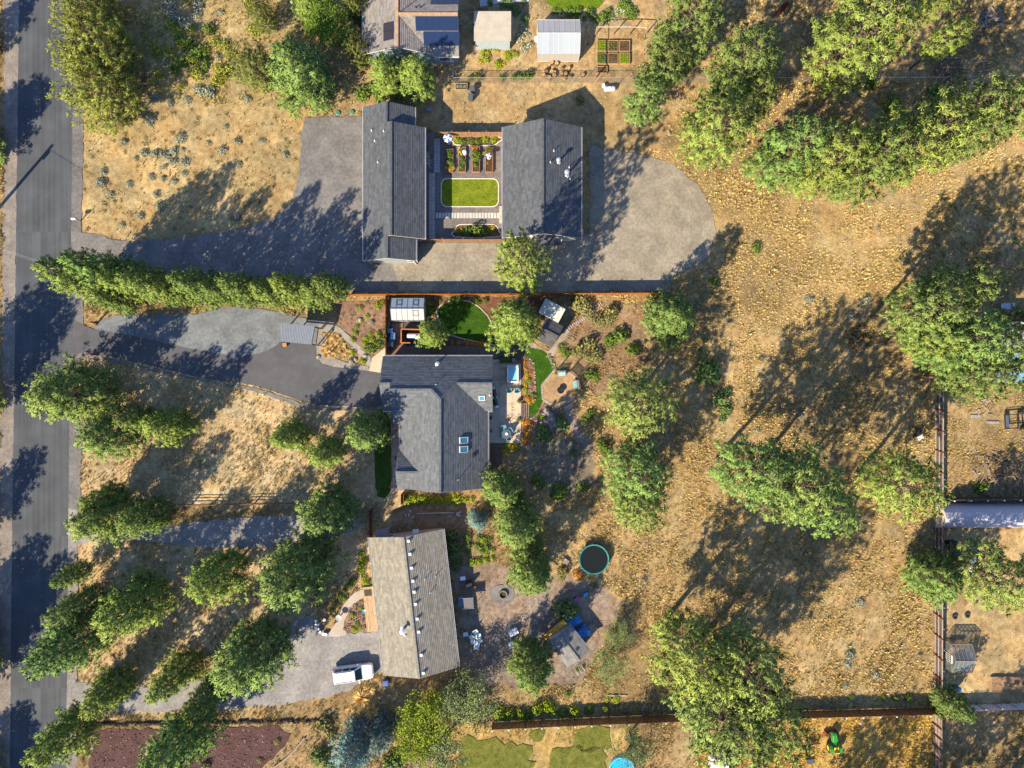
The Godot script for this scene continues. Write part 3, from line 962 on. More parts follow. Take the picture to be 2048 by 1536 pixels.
func main_house() -> void:
	var t := thing("house", "charcoal-roofed house with skylights at the end of the asphalt driveway", "house")
	var k := (H - 3.6) / H / 16.0
	var e := 2.75
	var pp := 0.7 * k
	var hn := func(y): return e + pp * (y - 712.0)
	var r1: float = hn.call(767.0)
	var r2: float = hn.call(779.0)
	var r3: float = hn.call(797.0)
	var P := func(x, y, h): return Vector3((x - 1024.0) * k, h, (y - 768.0) * k)
	var planes := []
	var add := func(pts, hf):
		var out := []
		for q in pts: out.append(P.call(q[0], q[1], hf.call(q[0], q[1])))
		planes.append([pts, hf, out])
	add.call([[763, 712], [763, 767], [784, 767], [784, 779], [867, 779], [885, 797], [915, 767], [985, 767], [985, 712]], func(_x, y): return hn.call(y))
	add.call([[763, 767], [763, 822], [784.0, 822], [784.0, 767]], func(_x, y): return r1 - pp * (y - 767.0))
	add.call([[784, 779], [867, 779], [798, 848], [784, 848]], func(_x, y): return r2 - pp * (y - 779.0))
	add.call([[867, 779], [885, 797], [885, 979], [801.5, 979], [838, 943], [797, 902], [798, 848]], func(x, _y): return r3 - pp * (885.0 - x))
	add.call([[838, 943], [797, 902], [793, 902], [793, 943]], func(_x, y): return r3 - 47.0 * pp - pp * (943.0 - y))
	add.call([[838, 943], [793, 943], [793, 979], [801.5, 979]], func(_x, y): return r3 - 47.0 * pp - pp * (y - 943.0))
	add.call([[885, 797], [915, 767], [970, 822], [975, 822], [975, 979], [885, 979]], func(x, _y): return r3 - pp * (x - 885.0))
	add.call([[915, 767], [985, 767], [985, 822], [970, 822]], func(_x, y): return r1 - pp * (y - 767.0))
	var slate := lc(0.150, 0.166, 0.184)
	for q in planes: roof_plane(t, q[2], slate)
	for q in [[763, 767, 784, 767, r1, r1], [784, 779, 867, 779, r2, r2], [867, 779, 885, 797, r2, r3], [885, 797, 915, 767, r3, r1], [915, 767, 985, 767, r1, r1], [885, 797, 885, 979, r3, r3], [793, 943, 838, 943, r3 - 47 * pp, r3 - 47 * pp]]:
		cap_line(t, P.call(q[0], q[1], q[4]), P.call(q[2], q[3], q[5]), slate)
	gutter(t, P.call(763, 712, e), P.call(985, 712, e), Vector3(0, 0, -1))
	gutter(t, P.call(975, 823, r3 - 90 * pp), P.call(975, 979, r3 - 90 * pp), Vector3(1, 0, 0))
	gutter(t, P.call(763, 822, r1 - 55 * pp), P.call(784, 822, r1 - 55 * pp), Vector3(0, 0, 1))
	gutter(t, P.call(797.5, 850, r3 - 87.5 * pp), P.call(797.5, 900, r3 - 87.5 * pp), Vector3(-1, 0, 0))
	gutter(t, P.call(976, 822, r1 - 55 * pp), P.call(985, 822, r1 - 55 * pp), Vector3(0, 0, 1))
	# walls follow the roof above them
	var foot := [[769, 718], [979, 718], [979, 816], [969, 816], [969, 973], [804, 973], [804, 842], [791, 842], [791, 816], [769, 816]]
	var mb := MB.new()
	mb.col = lc(0.40, 0.29, 0.19)
	var roof_at := func(x, y):
		for q in planes:
			var pts := PackedVector2Array()
			for p in q[0]: pts.append(Vector2(p[0], p[1]))
			if Geometry2D.is_point_in_polygon(Vector2(x, y), pts): return float(q[1].call(x, y))
		return e
	for i in foot.size():
		var a: Array = foot[i]
		var b: Array = foot[(i + 1) % foot.size()]
		var n := maxi(1, int(Vector2(a[0], a[1]).distance_to(Vector2(b[0], b[1])) / 5.0))
		for s in n:
			var x0: float = lerpf(a[0], b[0], float(s) / n)
			var y0: float = lerpf(a[1], b[1], float(s) / n)
			var x1: float = lerpf(a[0], b[0], float(s + 1) / n)
			var y1: float = lerpf(a[1], b[1], float(s + 1) / n)
			mb.quad(P.call(x1, y1, 0.0), P.call(x0, y0, 0.0), P.call(x0, y0, roof_at.call(x0, y0) - 0.17), P.call(x1, y1, roof_at.call(x1, y1) - 0.17))
	part(t, "wall", mb, M.paint)
	window(t, P.call(769, 745, 1.25), 2.7, 2.2, Vector3(-1, 0, 0), lc(0.7, 0.68, 0.64), "garage_door", lc(0.50, 0.46, 0.40))
	window(t, P.call(769, 790, 1.25), 2.7, 2.2, Vector3(-1, 0, 0), lc(0.7, 0.68, 0.64), "garage_door", lc(0.50, 0.46, 0.40))
	window(t, P.call(804, 870, 1.05), 1.0, 2.05, Vector3(-1, 0, 0), lc(0.7, 0.68, 0.64), "door", lc(0.16, 0.08, 0.05))
	for y in [895, 940]: window(t, P.call(804, y, 1.5), 1.4, 1.2, Vector3(-1, 0, 0))
	for y in [845, 880, 930]: window(t, P.call(969, y, 1.4), 1.8, 1.5, Vector3(1, 0, 0))
	for y in [750, 790]: window(t, P.call(979, y, 1.3), 1.8, 1.8, Vector3(1, 0, 0))
	for x in [830, 930]: window(t, P.call(x, 973, 1.5), 1.5, 1.2, Vector3(0, 0, 1))
	for x in [810, 880, 940]: window(t, P.call(x, 718, 1.5), 1.4, 1.1, Vector3(0, 0, -1))
	# skylights and pipes
	for q in [[928, 879, 17, 10], [928, 897, 17, 10]]:
		var h: float = r3 - pp * (q[0] - 885.0)
		skylight(t, P.call(q[0], q[1], h + 0.05), 1.05, 0.68, Basis(Vector3.BACK, -atan(0.7)))
	skylight(t, P.call(964, 795, r1 - 28 * pp + 0.05), 0.65, 0.62, Basis(Vector3.RIGHT, atan(0.7)))
	pipe_vent(t, P.call(875, 728, hn.call(728.0)), 0.6, 0.11, true)
	pipe_vent(t, P.call(918, 956, r3 - 33 * pp), 0.7, 0.04)
	pipe_vent(t, P.call(980, 790, r1 - 23 * pp), 0.4, 0.05)
	pipe_vent(t, P.call(875, 769, hn.call(769.0)), 0.5, 0.04)
	mb = MB.new()
	mb.col = lc(0.03, 0.035, 0.04)
	mb.box(P.call(948, 910, r3 - 63 * pp + 0.08), Vector3(0.35, 0.2, 0.4), Basis(Vector3.BACK, -atan(0.7)))
	part(t, "roof_vent", mb, M.paint)

func skylight(t: Node3D, p: Vector3, w: float, d: float, b: Basis) -> void:
	var mb := MB.new()
	mb.col = lc(0.62, 0.66, 0.68)
	for s in [-1, 1]:
		mb.box(p + b * Vector3(s * (w / 2), 0.06, 0), Vector3(0.08, 0.2, d + 0.08), b)
		mb.box(p + b * Vector3(0, 0.062, s * (d / 2)), Vector3(w - 0.08, 0.2, 0.08), b)
	var f := part(t, "skylight", mb, M.paint)
	mb = MB.new()
	mb.col = lc(0.05, 0.22, 0.30)
	mb.box(p + b * Vector3(0, 0.12, 0), Vector3(w - 0.08, 0.02, d - 0.08), b)
	part(f, "pane", mb, M.panel)

func north_house() -> void:
	var t := thing("solar_house", "pale blue house with a weathered grey roof carrying dark solar panels", "house")
	var e := 3.4
	var grey := lc(0.27, 0.255, 0.24)
	var p := 0.42
	var rw := e + 4.38 * p
	var S := 4.05
	var pw := (rw - e) / S
	var zr := -43.4
	var xr := -13.5
	roof_plane(t, [Vector3(-17.88, e, -39.55), Vector3(-17.88, e, -58), Vector3(xr, rw, -58), Vector3(xr, rw, -39.55)], grey)
	roof_plane(t, [Vector3(xr, rw, zr), Vector3(xr, rw, -39.55), Vector3(-9.45, e + 0.02, -39.55)], grey)
	roof_plane(t, [Vector3(xr, rw, zr), Vector3(-6.36, rw, zr), Vector3(-6.36, e, zr + S), Vector3(-9.45, e, zr + S)], grey)
	roof_plane(t, [Vector3(xr, rw, zr), Vector3(-6.36, rw, zr), Vector3(-6.36, e, zr - S), Vector3(-9.45, e, zr - S)], grey)
	roof_plane(t, [Vector3(xr, rw, zr), Vector3(-9.45, e, zr - S), Vector3(-9.45, e, -58), Vector3(xr, rw, -58)], grey)
	var tan_ := lc(0.50, 0.33, 0.20)
	cap_line(t, Vector3(xr, rw, -58), Vector3(xr, rw, -39.55), tan_, 0.34)
	cap_line(t, Vector3(xr, rw, zr), Vector3(-6.36, rw, zr), tan_, 0.34)
	var mb := MB.new()
	mb.col = lc(0.34, 0.20, 0.10)
	mb.beam(Vector3(xr, rw + 0.03, zr), Vector3(-9.45, e + 0.05, zr + S - 0.1), 0.18, 0.05)
	part(t, "valley_flashing", mb, M.metal)
	mb = MB.new()
	mb.col = lc(0.12, 0.11, 0.11)
	mb.beam(Vector3(xr, rw + 0.03, zr), Vector3(-9.45, e + 0.05, zr - S + 0.1), 0.14, 0.05)
	part(t, "valley_flashing", mb, M.metal)
	gutter(t, Vector3(-9.3, e, zr + S), Vector3(-6.36, e, zr + S), Vector3(0, 0, 1))
	gutter(t, Vector3(-17.88, e, -39.55), Vector3(-17.88, e, -58), Vector3(-1, 0, 0))
	mb = MB.new()
	mb.col = lc(0.26, 0.38, 0.46)
	var wz := -39.95
	var b := [Vector3(-17.4, 0, wz), Vector3(-9.6, 0, wz), Vector3(-9.6, e - 0.2, wz), Vector3(xr, rw - 0.2, wz), Vector3(-17.4, e, wz)]
	for i in [1, 2, 3]: mb.tri(b[0], b[i], b[i + 1])
	mb.quad(Vector3(-17.4, 0, -57), Vector3(-17.4, 0, wz), Vector3(-17.4, e, wz), Vector3(-17.4, e, -57))
	mb.quad(Vector3(-9.6, 0, wz + 0.002), Vector3(-6.75, 0, wz + 0.002), Vector3(-6.75, e - 0.1, wz + 0.002), Vector3(-9.6, e - 0.1, wz + 0.002))
	var z1 := zr - S + 0.4
	var q := [Vector3(-6.75, 0, wz), Vector3(-6.75, 0, z1), Vector3(-6.75, e, z1), Vector3(-6.75, rw - 0.2, zr), Vector3(-6.75, e, wz)]
	for i in [1, 2, 3]: mb.tri(q[0], q[i], q[i + 1])
	mb.quad(Vector3(-6.75, 0, z1), Vector3(-9.6, 0, z1), Vector3(-9.6, e, z1), Vector3(-6.75, e, z1))
	part(t, "wall", mb, M.paint)
	for x in [-16.0, -12.0, -8.2]: window(t, Vector3(x, 1.6, wz + 0.004), 1.3, 1.2, Vector3(0, 0, 1))
	# solar panels
	var rows := [[zr + 0.28, zr + 1.62, -11.35, 6, 1.0], [zr + 1.72, zr + 3.06, -10.5, 5, 1.0], [zr - 1.5, zr - 2.85, -9.6, 4, -1.0], [zr - 2.95, zr - 4.0, -10.0, 4, -1.0]]
	for r in rows:
		for i in r[3]:
			var x0: float = r[2] + i * 0.845
			var y0: float = rw - absf(r[0] - zr) * pw + 0.10
			var y1: float = rw - absf(r[1] - zr) * pw + 0.10
			solar(t, Vector3(x0 + 0.42, (y0 + y1) / 2, (r[0] + r[1]) / 2), 0.83, Vector2(r[1] - r[0], y1 - y0).length(), Basis(Vector3.RIGHT, atan(pw) * r[4]), lc(0.012, 0.025, 0.07))
	for i in 2:
		var x := -14.55
		solar(t, Vector3(x, e + (x + 17.88) * p + 0.10, -42.1 + i * 1.05), 1.35, 1.0, Basis(Vector3.BACK, atan(p)), lc(0.03, 0.027, 0.03))
	for v in [[735, 86], [755, 92], [833, 19], [842, 19]]:
		var w := at(v[0], v[1], 4.4)
		var y := e + (w.x + 17.88) * p if w.x < xr else rw - absf(w.z - zr) * pw
		pipe_vent(t, Vector3(w.x, y, w.z), 0.3, 0.08, false, lc(0.05, 0.05, 0.05))

func solar(t: Node3D, p: Vector3, w: float, d: float, b: Basis, col: Color) -> void:
	var mb := MB.new()
	mb.col = col
	mb.box(p, Vector3(w, 0.04, d), b)
	var o := part(t, "solar_panel", mb, M.panel)
	mb = MB.new()
	mb.col = lc(0.05, 0.06, 0.09)
	for s in [-1, 1]:
		mb.box(p + b * Vector3(s * w / 2, 0.005, 0), Vector3(0.03, 0.05, d), b)
		mb.box(p + b * Vector3(0, 0.004, s * d / 2), Vector3(w, 0.05, 0.03), b)
	part(o, "frame", mb, M.metal)

func glazed(t: Node3D, w: float, d: float, eave: float, ridge: float, n: int, frame: Color, roof_n: Color, roof_s: Color, wallc: Color, m: Material) -> void:
	# ridge along x; panes are parts, the bars one frame
	var mb := MB.new()
	mb.col = frame
	var bar := 0.05
	for i in n + 1:
		var x := -w / 2 + w * i / n
		for s in [-1.0, 1.0]:
			mb.beam(Vector3(x, 0, s * d / 2), Vector3(x, eave, s * d / 2), bar, bar)
			mb.beam(Vector3(x, eave, s * d / 2), Vector3(x, ridge, 0), bar, bar)
	for s in [-1.0, 1.0]:
		mb.beam(Vector3(-w / 2, eave, s * d / 2), Vector3(w / 2, eave, s * d / 2), bar * 1.2, bar * 1.2)
		mb.beam(Vector3(-w / 2, 0.05, s * d / 2), Vector3(w / 2, 0.05, s * d / 2), bar * 1.4, 0.1)
		for z in [-d / 4, d / 4]: mb.beam(Vector3(s * w / 2, 0, z), Vector3(s * w / 2, lerpf(eave, ridge, 0.5), z), bar, bar)
		mb.beam(Vector3(s * w / 2, eave, -d / 2), Vector3(s * w / 2, eave, d / 2), bar, bar)
		mb.beam(Vector3(s * w / 2, 0.05, -d / 2), Vector3(s * w / 2, 0.05, d / 2), bar, 0.1)
	mb.beam(Vector3(-w / 2, ridge, 0), Vector3(w / 2, ridge, 0), bar * 1.6, bar * 1.6)
	part(t, "frame", mb, M.paint)
	for i in n:
		var x0 := -w / 2 + w * i / n + bar / 2
		var x1 := -w / 2 + w * (i + 1) / n - bar / 2
		for s in [-1.0, 1.0]:
			var a := Vector3(0, eave, s * d / 2)
			var b := Vector3(0, ridge, 0)
			mb = MB.new()
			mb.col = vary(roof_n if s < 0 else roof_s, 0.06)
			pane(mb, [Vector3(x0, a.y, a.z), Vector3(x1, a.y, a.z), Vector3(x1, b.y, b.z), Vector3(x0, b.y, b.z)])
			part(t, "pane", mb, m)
			mb = MB.new()
			mb.col = wallc
			pane(mb, [Vector3(x0, 0.1, a.z), Vector3(x1, 0.1, a.z), Vector3(x1, a.y, a.z), Vector3(x0, a.y, a.z)])
			part(t, "wall_pane", mb, m)
	for s in [-1.0, 1.0]:
		mb = MB.new()
		mb.col = wallc
		pane(mb, [Vector3(s * w / 2, 0.1, -d / 2), Vector3(s * w / 2, 0.1, d / 2), Vector3(s * w / 2, eave, d / 2), Vector3(s * w / 2, eave, -d / 2)])
		mb.tri(Vector3(s * w / 2, eave, -d / 2), Vector3(s * w / 2, eave, d / 2), Vector3(s * w / 2, ridge, 0))
		part(t, "end_pane", mb, m)

func pane(mb: MB, q: Array) -> void:
	mb.quad(q[0], q[1], q[2], q[3])

func greenhouses() -> void:
	var t := thing("glass_greenhouse", "aluminium greenhouse with pale glazed roof beside the cedar fence", "greenhouse", at(815, 618, 2.0))
	t.position.y = 0
	glazed(t, 4.05, 2.7, 1.75, 2.45, 6, lc(0.10, 0.12, 0.13), lc(0.28, 0.36, 0.44), lc(0.40, 0.42, 0.43), lc(0.38, 0.42, 0.44), M.film)  # south panes whiter, north bluer: sky reflection painted into their colours
	var mb := MB.new()
	mb.col = lc(0.08, 0.09, 0.10)
	for q in [[-1.02, -0.75], [1.0, -0.75], [1.0, 0.55]]:
		var s := signf(q[1])
		for e in [[-0.3, -0.3, 0.3, -0.3], [0.3, -0.3, 0.3, 0.3], [0.3, 0.3, -0.3, 0.3], [-0.3, 0.3, -0.3, -0.3]]:
			var a := Vector3(q[0] + e[0], 0, q[1] + e[1])
			var b := Vector3(q[0] + e[2], 0, q[1] + e[3])
			a.y = 2.45 - absf(a.z) * 0.52 + 0.05
			b.y = 2.45 - absf(b.z) * 0.52 + 0.05
			mb.beam(a, b, 0.035, 0.035)
	part(t, "roof_vent", mb, M.paint)
	t = thing("plastic_greenhouse", "white film-covered greenhouse between the flat-roofed shed and the vegetable beds", "greenhouse", Vector3(5.69, 0, -42.35))
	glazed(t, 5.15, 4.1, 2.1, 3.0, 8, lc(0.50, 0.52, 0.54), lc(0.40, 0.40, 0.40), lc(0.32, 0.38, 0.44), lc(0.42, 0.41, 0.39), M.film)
	mb = MB.new()
	mb.col = lc(0.42, 0.24, 0.10)
	mb.box(Vector3(-2.62, 0.9, 1.6), Vector3(0.06, 1.8, 0.75))
	part(t, "door", mb, M.wood)
	mb = MB.new()
	mb.col = lc(0.75, 0.72, 0.68)
	mb.box(Vector3(-2.75, 1.9, 0.2), Vector3(0.35, 0.5, 0.5))
	part(t, "fan_box", mb, M.paint)
	t = thing("timber_greenhouse", "timber-framed greenhouse with a white panelled door in the bare dirt yard", "greenhouse", Vector3(55.1, 0, 33.6))
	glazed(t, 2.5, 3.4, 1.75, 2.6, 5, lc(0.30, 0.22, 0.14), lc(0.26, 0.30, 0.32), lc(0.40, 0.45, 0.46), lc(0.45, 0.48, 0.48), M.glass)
	mb = MB.new()
	mb.col = lc(0.80, 0.80, 0.80)
	mb.box(Vector3(-1.30, 0.95, 0.1), Vector3(0.06, 1.9, 1.0))
	var d := part(t, "door", mb, M.paint)
	mb = MB.new()
	mb.col = lc(0.02, 0.025, 0.03)
	for i in 4:
		for j in 5: mb.box(Vector3(-1.335, 0.35 + j * 0.32, -0.26 + i * 0.24), Vector3(0.02, 0.24, 0.17))
	part(d, "lites", mb, M.panel)
	mb = MB.new()
	mb.col = lc(0.20, 0.14, 0.09)
	for j in 2:
		for i in 3: mb.box(Vector3(-0.6 + i * 0.65, 0.72, -1.2 + j * 2.3), Vector3(0.6, 0.06, 0.5))
		for x in [-0.85, 0.95]: mb.beam(Vector3(x, 0, -1.2 + j * 2.3), Vector3(x, 0.7, -1.2 + j * 2.3), 0.06, 0.06)
	part(t, "bench", mb, M.wood)

func carport() -> void:
	var h := 2.85
	var c := [at(563, 646, h), at(630, 653, h), at(623, 689, h), at(561, 683, h)]
	var o: Vector3 = (c[0] + c[1] + c[2] + c[3]) / 4
	o.y = 0
	var t := thing("carport", "open carport with a ribbed blue-grey metal roof beside the driveway", "carport", o)
	for i in 4: c[i] -= o
	c[0].y += 0.12
	c[1].y += 0.12
	var mb := MB.new()
	mb.col = lc(0.17, 0.20, 0.25)
	mb.quad(c[0], c[3], c[2], c[1])
	var dn := Vector3(0, -0.06, 0)
	mb.quad(c[0] + dn, c[1] + dn, c[2] + dn, c[3] + dn)
	for i in 4: mb.quad(c[i], c[(i + 1) % 4], c[(i + 1) % 4] + dn, c[i] + dn)
	var roof := part(t, "metal_roof", mb, M.paint)
	for i in 20:
		var f := (i + 0.5) / 20.0
		mb = MB.new()
		mb.col = lc(0.23, 0.27, 0.33)
		mb.beam(c[0].lerp(c[1], f) + Vector3(0, 0.02, 0), c[3].lerp(c[2], f) + Vector3(0, 0.02, 0), 0.06, 0.045)
		part(roof, "rib", mb, M.paint)
	mb = MB.new()
	mb.col = lc(0.09, 0.085, 0.08)
	for i in 4:
		var a: Vector3 = c[i] * 0.96
		var p := MB.new()
		p.col = lc(0.12, 0.11, 0.10)
		p.beam(Vector3(a.x, 0, a.z), Vector3(a.x, a.y - 0.22, a.z), 0.12, 0.12)
		part(t, "post", p, M.wood)
		var b: Vector3 = c[(i + 1) % 4] * 0.96
		mb.beam(Vector3(a.x, a.y - 0.15, a.z), Vector3(b.x, b.y - 0.15, b.z), 0.08, 0.14)
	part(t, "frame_beam", mb, M.wood)
	# open side frame with its own posts
	mb = MB.new()
	mb.col = lc(0.06, 0.06, 0.06)
	var s0 := at(637, 655, 1.9) - o
	var s1 := at(632, 690, 1.9) - o
	for a in [s0, s1]: mb.beam(Vector3(a.x, 0, a.z), a, 0.08, 0.08)
	mb.beam(s0, s1, 0.08, 0.08)
	mb.beam(s0, c[1] * 0.96 - Vector3(0, 0.9, 0), 0.06, 0.06)
	mb.beam(s1, c[2] * 0.96 - Vector3(0, 0.9, 0), 0.06, 0.06)
	part(t, "side_frame", mb, M.metal)

func east_buildings() -> void:
	var t := thing("hoop_shed", "long tarpaulin-covered hoop shelter beside the bare dirt yard", "shelter", Vector3(60.2, 0, 16.35))
	var mb := MB.new()
	mb.col = lc(0.40, 0.38, 0.40)
	var n := 14
	for i in 8:
		var x0 := -7.4 + i * 1.9
		var x1 := x0 + 1.9
		for k in n:
			var t0 := PI * k / n
			var t1 := PI * (k + 1) / n
			var sag := 1.0 - 0.012 * (i % 2)
			var f := func(x, a, r): return Vector3(x, sin(a) * 2.3 * r, -cos(a) * 1.55 * r)
			mb.quad(f.call(x0, t0, 1.0), f.call(x0, t1, 1.0), f.call((x0 + x1) / 2, t1, 0.985 * sag), f.call((x0 + x1) / 2, t0, 0.985 * sag))
			mb.quad(f.call((x0 + x1) / 2, t0, 0.985 * sag), f.call((x0 + x1) / 2, t1, 0.985 * sag), f.call(x1, t1, 1.0), f.call(x1, t0, 1.0))
	part(t, "tarpaulin", mb, M.matte)
	mb = MB.new()
	mb.col = lc(0.52, 0.46, 0.40)
	for k in n: mb.tri(Vector3(-7.38, 0, 0), Vector3(-7.38, sin(PI * (k + 1) / n) * 2.28, -cos(PI * (k + 1) / n) * 1.53), Vector3(-7.38, sin(PI * k / n) * 2.28, -cos(PI * k / n) * 1.53))
	part(t, "end_cover", mb, M.plastic)
	t = thing("metal_building", "white-roofed building with a blue lower roof, half hidden under pines", "building", Vector3(64.5, 0, -3.9))
	mb = MB.new()
	mb.col = lc(0.50, 0.56, 0.60)
	mb.box(Vector3(0, 1.45, 0), Vector3(12.6, 2.9, 6.6))
	part(t, "wall", mb, M.paint)
	mb = MB.new()
	mb.col = lc(0.52, 0.54, 0.54)
	mb.box(Vector3(0, 3.05, -1.75), Vector3(13.2, 0.1, 3.7), Basis(Vector3.RIGHT, 0.03))
	part(t, "white_roof", mb, M.paint)
	mb = MB.new()
	mb.col = lc(0.16, 0.34, 0.46)
	mb.box(Vector3(0, 2.95, 1.2), Vector3(13.2, 0.08, 2.1), Basis(Vector3.RIGHT, -0.10))
	mb.box(Vector3(0, 2.93, 2.95), Vector3(13.2, 0.08, 1.5), Basis(Vector3.RIGHT, 0.14))
	for i in 30: mb.beam(Vector3(-6.5 + i * 0.45, 2.92, 0.2), Vector3(-6.5 + i * 0.45, 3.12, 2.2), 0.04, 0.04)
	part(t, "blue_roof", mb, M.paint)
	mb = MB.new()
	mb.col = lc(0.8, 0.8, 0.8)
	mb.beam(Vector3(-6.6, 3.10, 2.25), Vector3(6.6, 3.10, 2.25), 0.28, 0.06)
	part(t, "ridge_cap", mb, M.paint)

# ---------------------------------------------------------------- fences
func board_fence(called: String, label: String, line: Array, h: float, col: Color, post: Color, spacing := 2.4, pitch := 0.15, caps := false, side := 1.0) -> void:
	var o := at(line[0][0], line[0][1])
	var t := thing(called, label, "fence", o)
	var mb := MB.new()
	var rails := MB.new()
	rails.col = post
	for i in line.size() - 1:
		var a := at(line[i][0], line[i][1]) - o
		var b := at(line[i + 1][0], line[i + 1][1]) - o
		var l := a.distance_to(b)
		var d := (b - a) / l
		var n := Vector3(-d.z, 0, d.x) * side
		var bs := Basis(d, Vector3.UP, d.cross(Vector3.UP))
		var k := int(l / pitch)
		for s in k:
			mb.col = vary(col, 0.16)
			var hh := h + rng.randf_range(-0.015, 0.015)
			mb.box(a + d * ((s + 0.5) * l / k) + Vector3(0, hh / 2, 0) + n * rng.randf_range(0.0, 0.006), Vector3(l / k - 0.012, hh, 0.022), bs)
		for y in [0.3, h * 0.52, h - 0.2]: rails.beam(a - n * 0.035 + Vector3(0, y, 0), b - n * 0.035 + Vector3(0, y, 0), 0.045, 0.09)
		var m := maxi(1, int(round(l / spacing)))
		for s in (m + 1 if i == line.size() - 2 else m):
			var p := MB.new()
			p.col = vary(post, 0.1)
			var q := a + d * (l * s / m) - n * 0.11
			p.box(q + Vector3(0, (h + 0.06) / 2, 0), Vector3(0.10, h + 0.06, 0.10), bs)
			var po := part(t, "post", p, M.wood)
			if caps:
				p = MB.new()
				p.col = lc(0.75, 0.73, 0.70)
				p.box(q + Vector3(0, h + 0.075, 0), Vector3(0.16, 0.03, 0.16), bs)
				p.box(q + Vector3(0, h + 0.10, 0), Vector3(0.10, 0.03, 0.10), bs)
				part(po, "cap", p, M.paint)
	part(t, "rails", rails, M.wood)
	part(t, "fence_boards", mb, M.wood, "stuff")

func fences() -> void:
	var cedar := lc(0.42, 0.17, 0.045)
	var brown := lc(0.26, 0.145, 0.075)
	board_fence("cedar_fence", "orange cedar board fence between the turnaround and the greenhouse garden", [[700, 592], [1060, 591], [1338, 589]], 1.8, cedar, lc(0.30, 0.14, 0.05))
	board_fence("cedar_fence", "short reddish cedar fence beside the greenhouse and the trash bins", [[776, 594], [776, 714]], 1.8, lc(0.30, 0.11, 0.04), lc(0.26, 0.11, 0.04))
	board_fence("wood_fence", "wooden fence closing the courtyard's north side behind the shrub bed", [[872, 274], [1008, 274]], 1.7, lc(0.40, 0.24, 0.14), lc(0.40, 0.26, 0.17))
	board_fence("wood_fence", "wooden fence closing the courtyard's south side behind the flower bed", [[846, 484], [1052, 484]], 1.7, lc(0.36, 0.21, 0.11), lc(0.40, 0.25, 0.14))
	board_fence("wood_fence", "long brown board fence with pale post caps between dry field and green lawn", [[985, 1445], [1180, 1436], [1362, 1429], [1580, 1423], [1876, 1415]], 1.8, brown, lc(0.35, 0.24, 0.16), 2.15, 0.15, true, -1.0)
	board_fence("wood_fence", "short brown fence beside the long house's north-west corner", [[744, 1016], [744, 1072]], 1.7, lc(0.16, 0.07, 0.05), lc(0.16, 0.08, 0.05))
	board_fence("wood_fence", "short reddish fence at the charcoal-roofed house's south corner", [[806, 984], [806, 1004]], 1.7, lc(0.26, 0.09, 0.05), lc(0.26, 0.1, 0.06))
	board_fence("wood_fence", "dark board fence with pale caps behind the hoop shelter", [[1892, 996], [2120, 993]], 1.6, lc(0.12, 0.10, 0.09), lc(0.3, 0.28, 0.26), 1.95, 0.15, true, -1.0)
	board_fence("white_fence", "white vinyl board fence south of the bare dirt yard", [[1890, 1412], [2120, 1404]], 1.5, lc(0.66, 0.68, 0.72), lc(0.75, 0.76, 0.78), 2.0, 0.3)
	board_fence("pale_fence", "pale weathered board fence south of the railed fence's end", [[1866, 1424], [1868, 1760]], 1.8, lc(0.50, 0.42, 0.38), lc(0.22, 0.13, 0.09), 1.3, 0.15, false, -1.0)
	board_fence("railed_fence", "weathered grey fence with pale rails and rust-red posts along the field's east edge", [[1871, 600], [1870, 1000], [1868, 1414]], 1.75, lc(0.17, 0.155, 0.15), lc(0.42, 0.36, 0.33), 2.66, 0.15, false, 1.0)
	# pale top rails and rust-red braces on the field side of that fence
	var o := at(1871, 600)
	var t: Node3D = get_node("railed_fence")
	var a := Vector3(-0.05, 0, 0)
	var b := at(1868, 1414) - o + Vector3(-0.05, 0, 0)
	for y in [0.25, 0.95, 1.68]:
		var mb := MB.new()
		mb.col = lc(0.55, 0.50, 0.47)
		mb.beam(a + Vector3(0, y, 0), b + Vector3(0, y, 0), 0.06, 0.10)
		part(t, "pale_rail", mb, M.wood)
	for i in 20:
		var p := a.lerp(b, (i + 0.4) / 20.0)
		var mb := MB.new()
		mb.col = lc(0.40, 0.13, 0.04)
		mb.beam(p + Vector3(-0.06, 0, -0.12), p + Vector3(-0.06, 1.85, 0.12), 0.12, 0.10)
		part(t, "brace", mb, M.wood)
	chain_fence("chain_link_fence", "galvanised chain-link fence south of the vegetable garden and pines", [[908, 166], [1240, 166], [1560, 166], [1880, 165]], 1.5)
	chain_fence("chain_link_fence", "short chain-link run up to the pale blue house", [[908, 166], [908, 118]], 1.5)
	# split rail fence in the front yard
	t = thing("split_rail_fence", "three-rail split timber fence in the dry front yard", "fence", at(300, 1010))
	o = at(300, 1010)
	for i in 9:
		var p := at(300 + i * 42, 1010 - i * 0.8) - o
		var mb := MB.new()
		mb.col = vary(lc(0.22, 0.15, 0.10), 0.15)
		mb.box(p + Vector3(0, 0.6, 0), Vector3(0.14, 1.2, 0.12))
		part(t, "post", mb, M.wood)
		if i < 8:
			var q := at(300 + (i + 1) * 42, 1010 - (i + 1) * 0.8) - o
			for y in [0.35, 0.72, 1.08]:
				mb = MB.new()
				mb.col = vary(lc(0.24, 0.165, 0.11), 0.15)
				mb.tube(p + Vector3(-0.1, y + rng.randf_range(-0.03, 0.03), 0), q + Vector3(0.1, y + rng.randf_range(-0.03, 0.03), 0), 0.055, 0.045, 6)
				part(t, "rail", mb, M.wood)
	# utility pole west of the road with its wires; its shadow crosses the asphalt
	t = thing("utility_pole", "wooden utility pole west of the road carrying wires", "pole", at(-52, 474))
	var mb := MB.new()
	mb.col = lc(0.20, 0.15, 0.11)
	mb.tube(Vector3.ZERO, Vector3(0, 11.2, 0), 0.24, 0.17, 12)
	part(t, "mast", mb, M.bark)
	mb = MB.new()
	mb.col = lc(0.20, 0.2, 0.2)
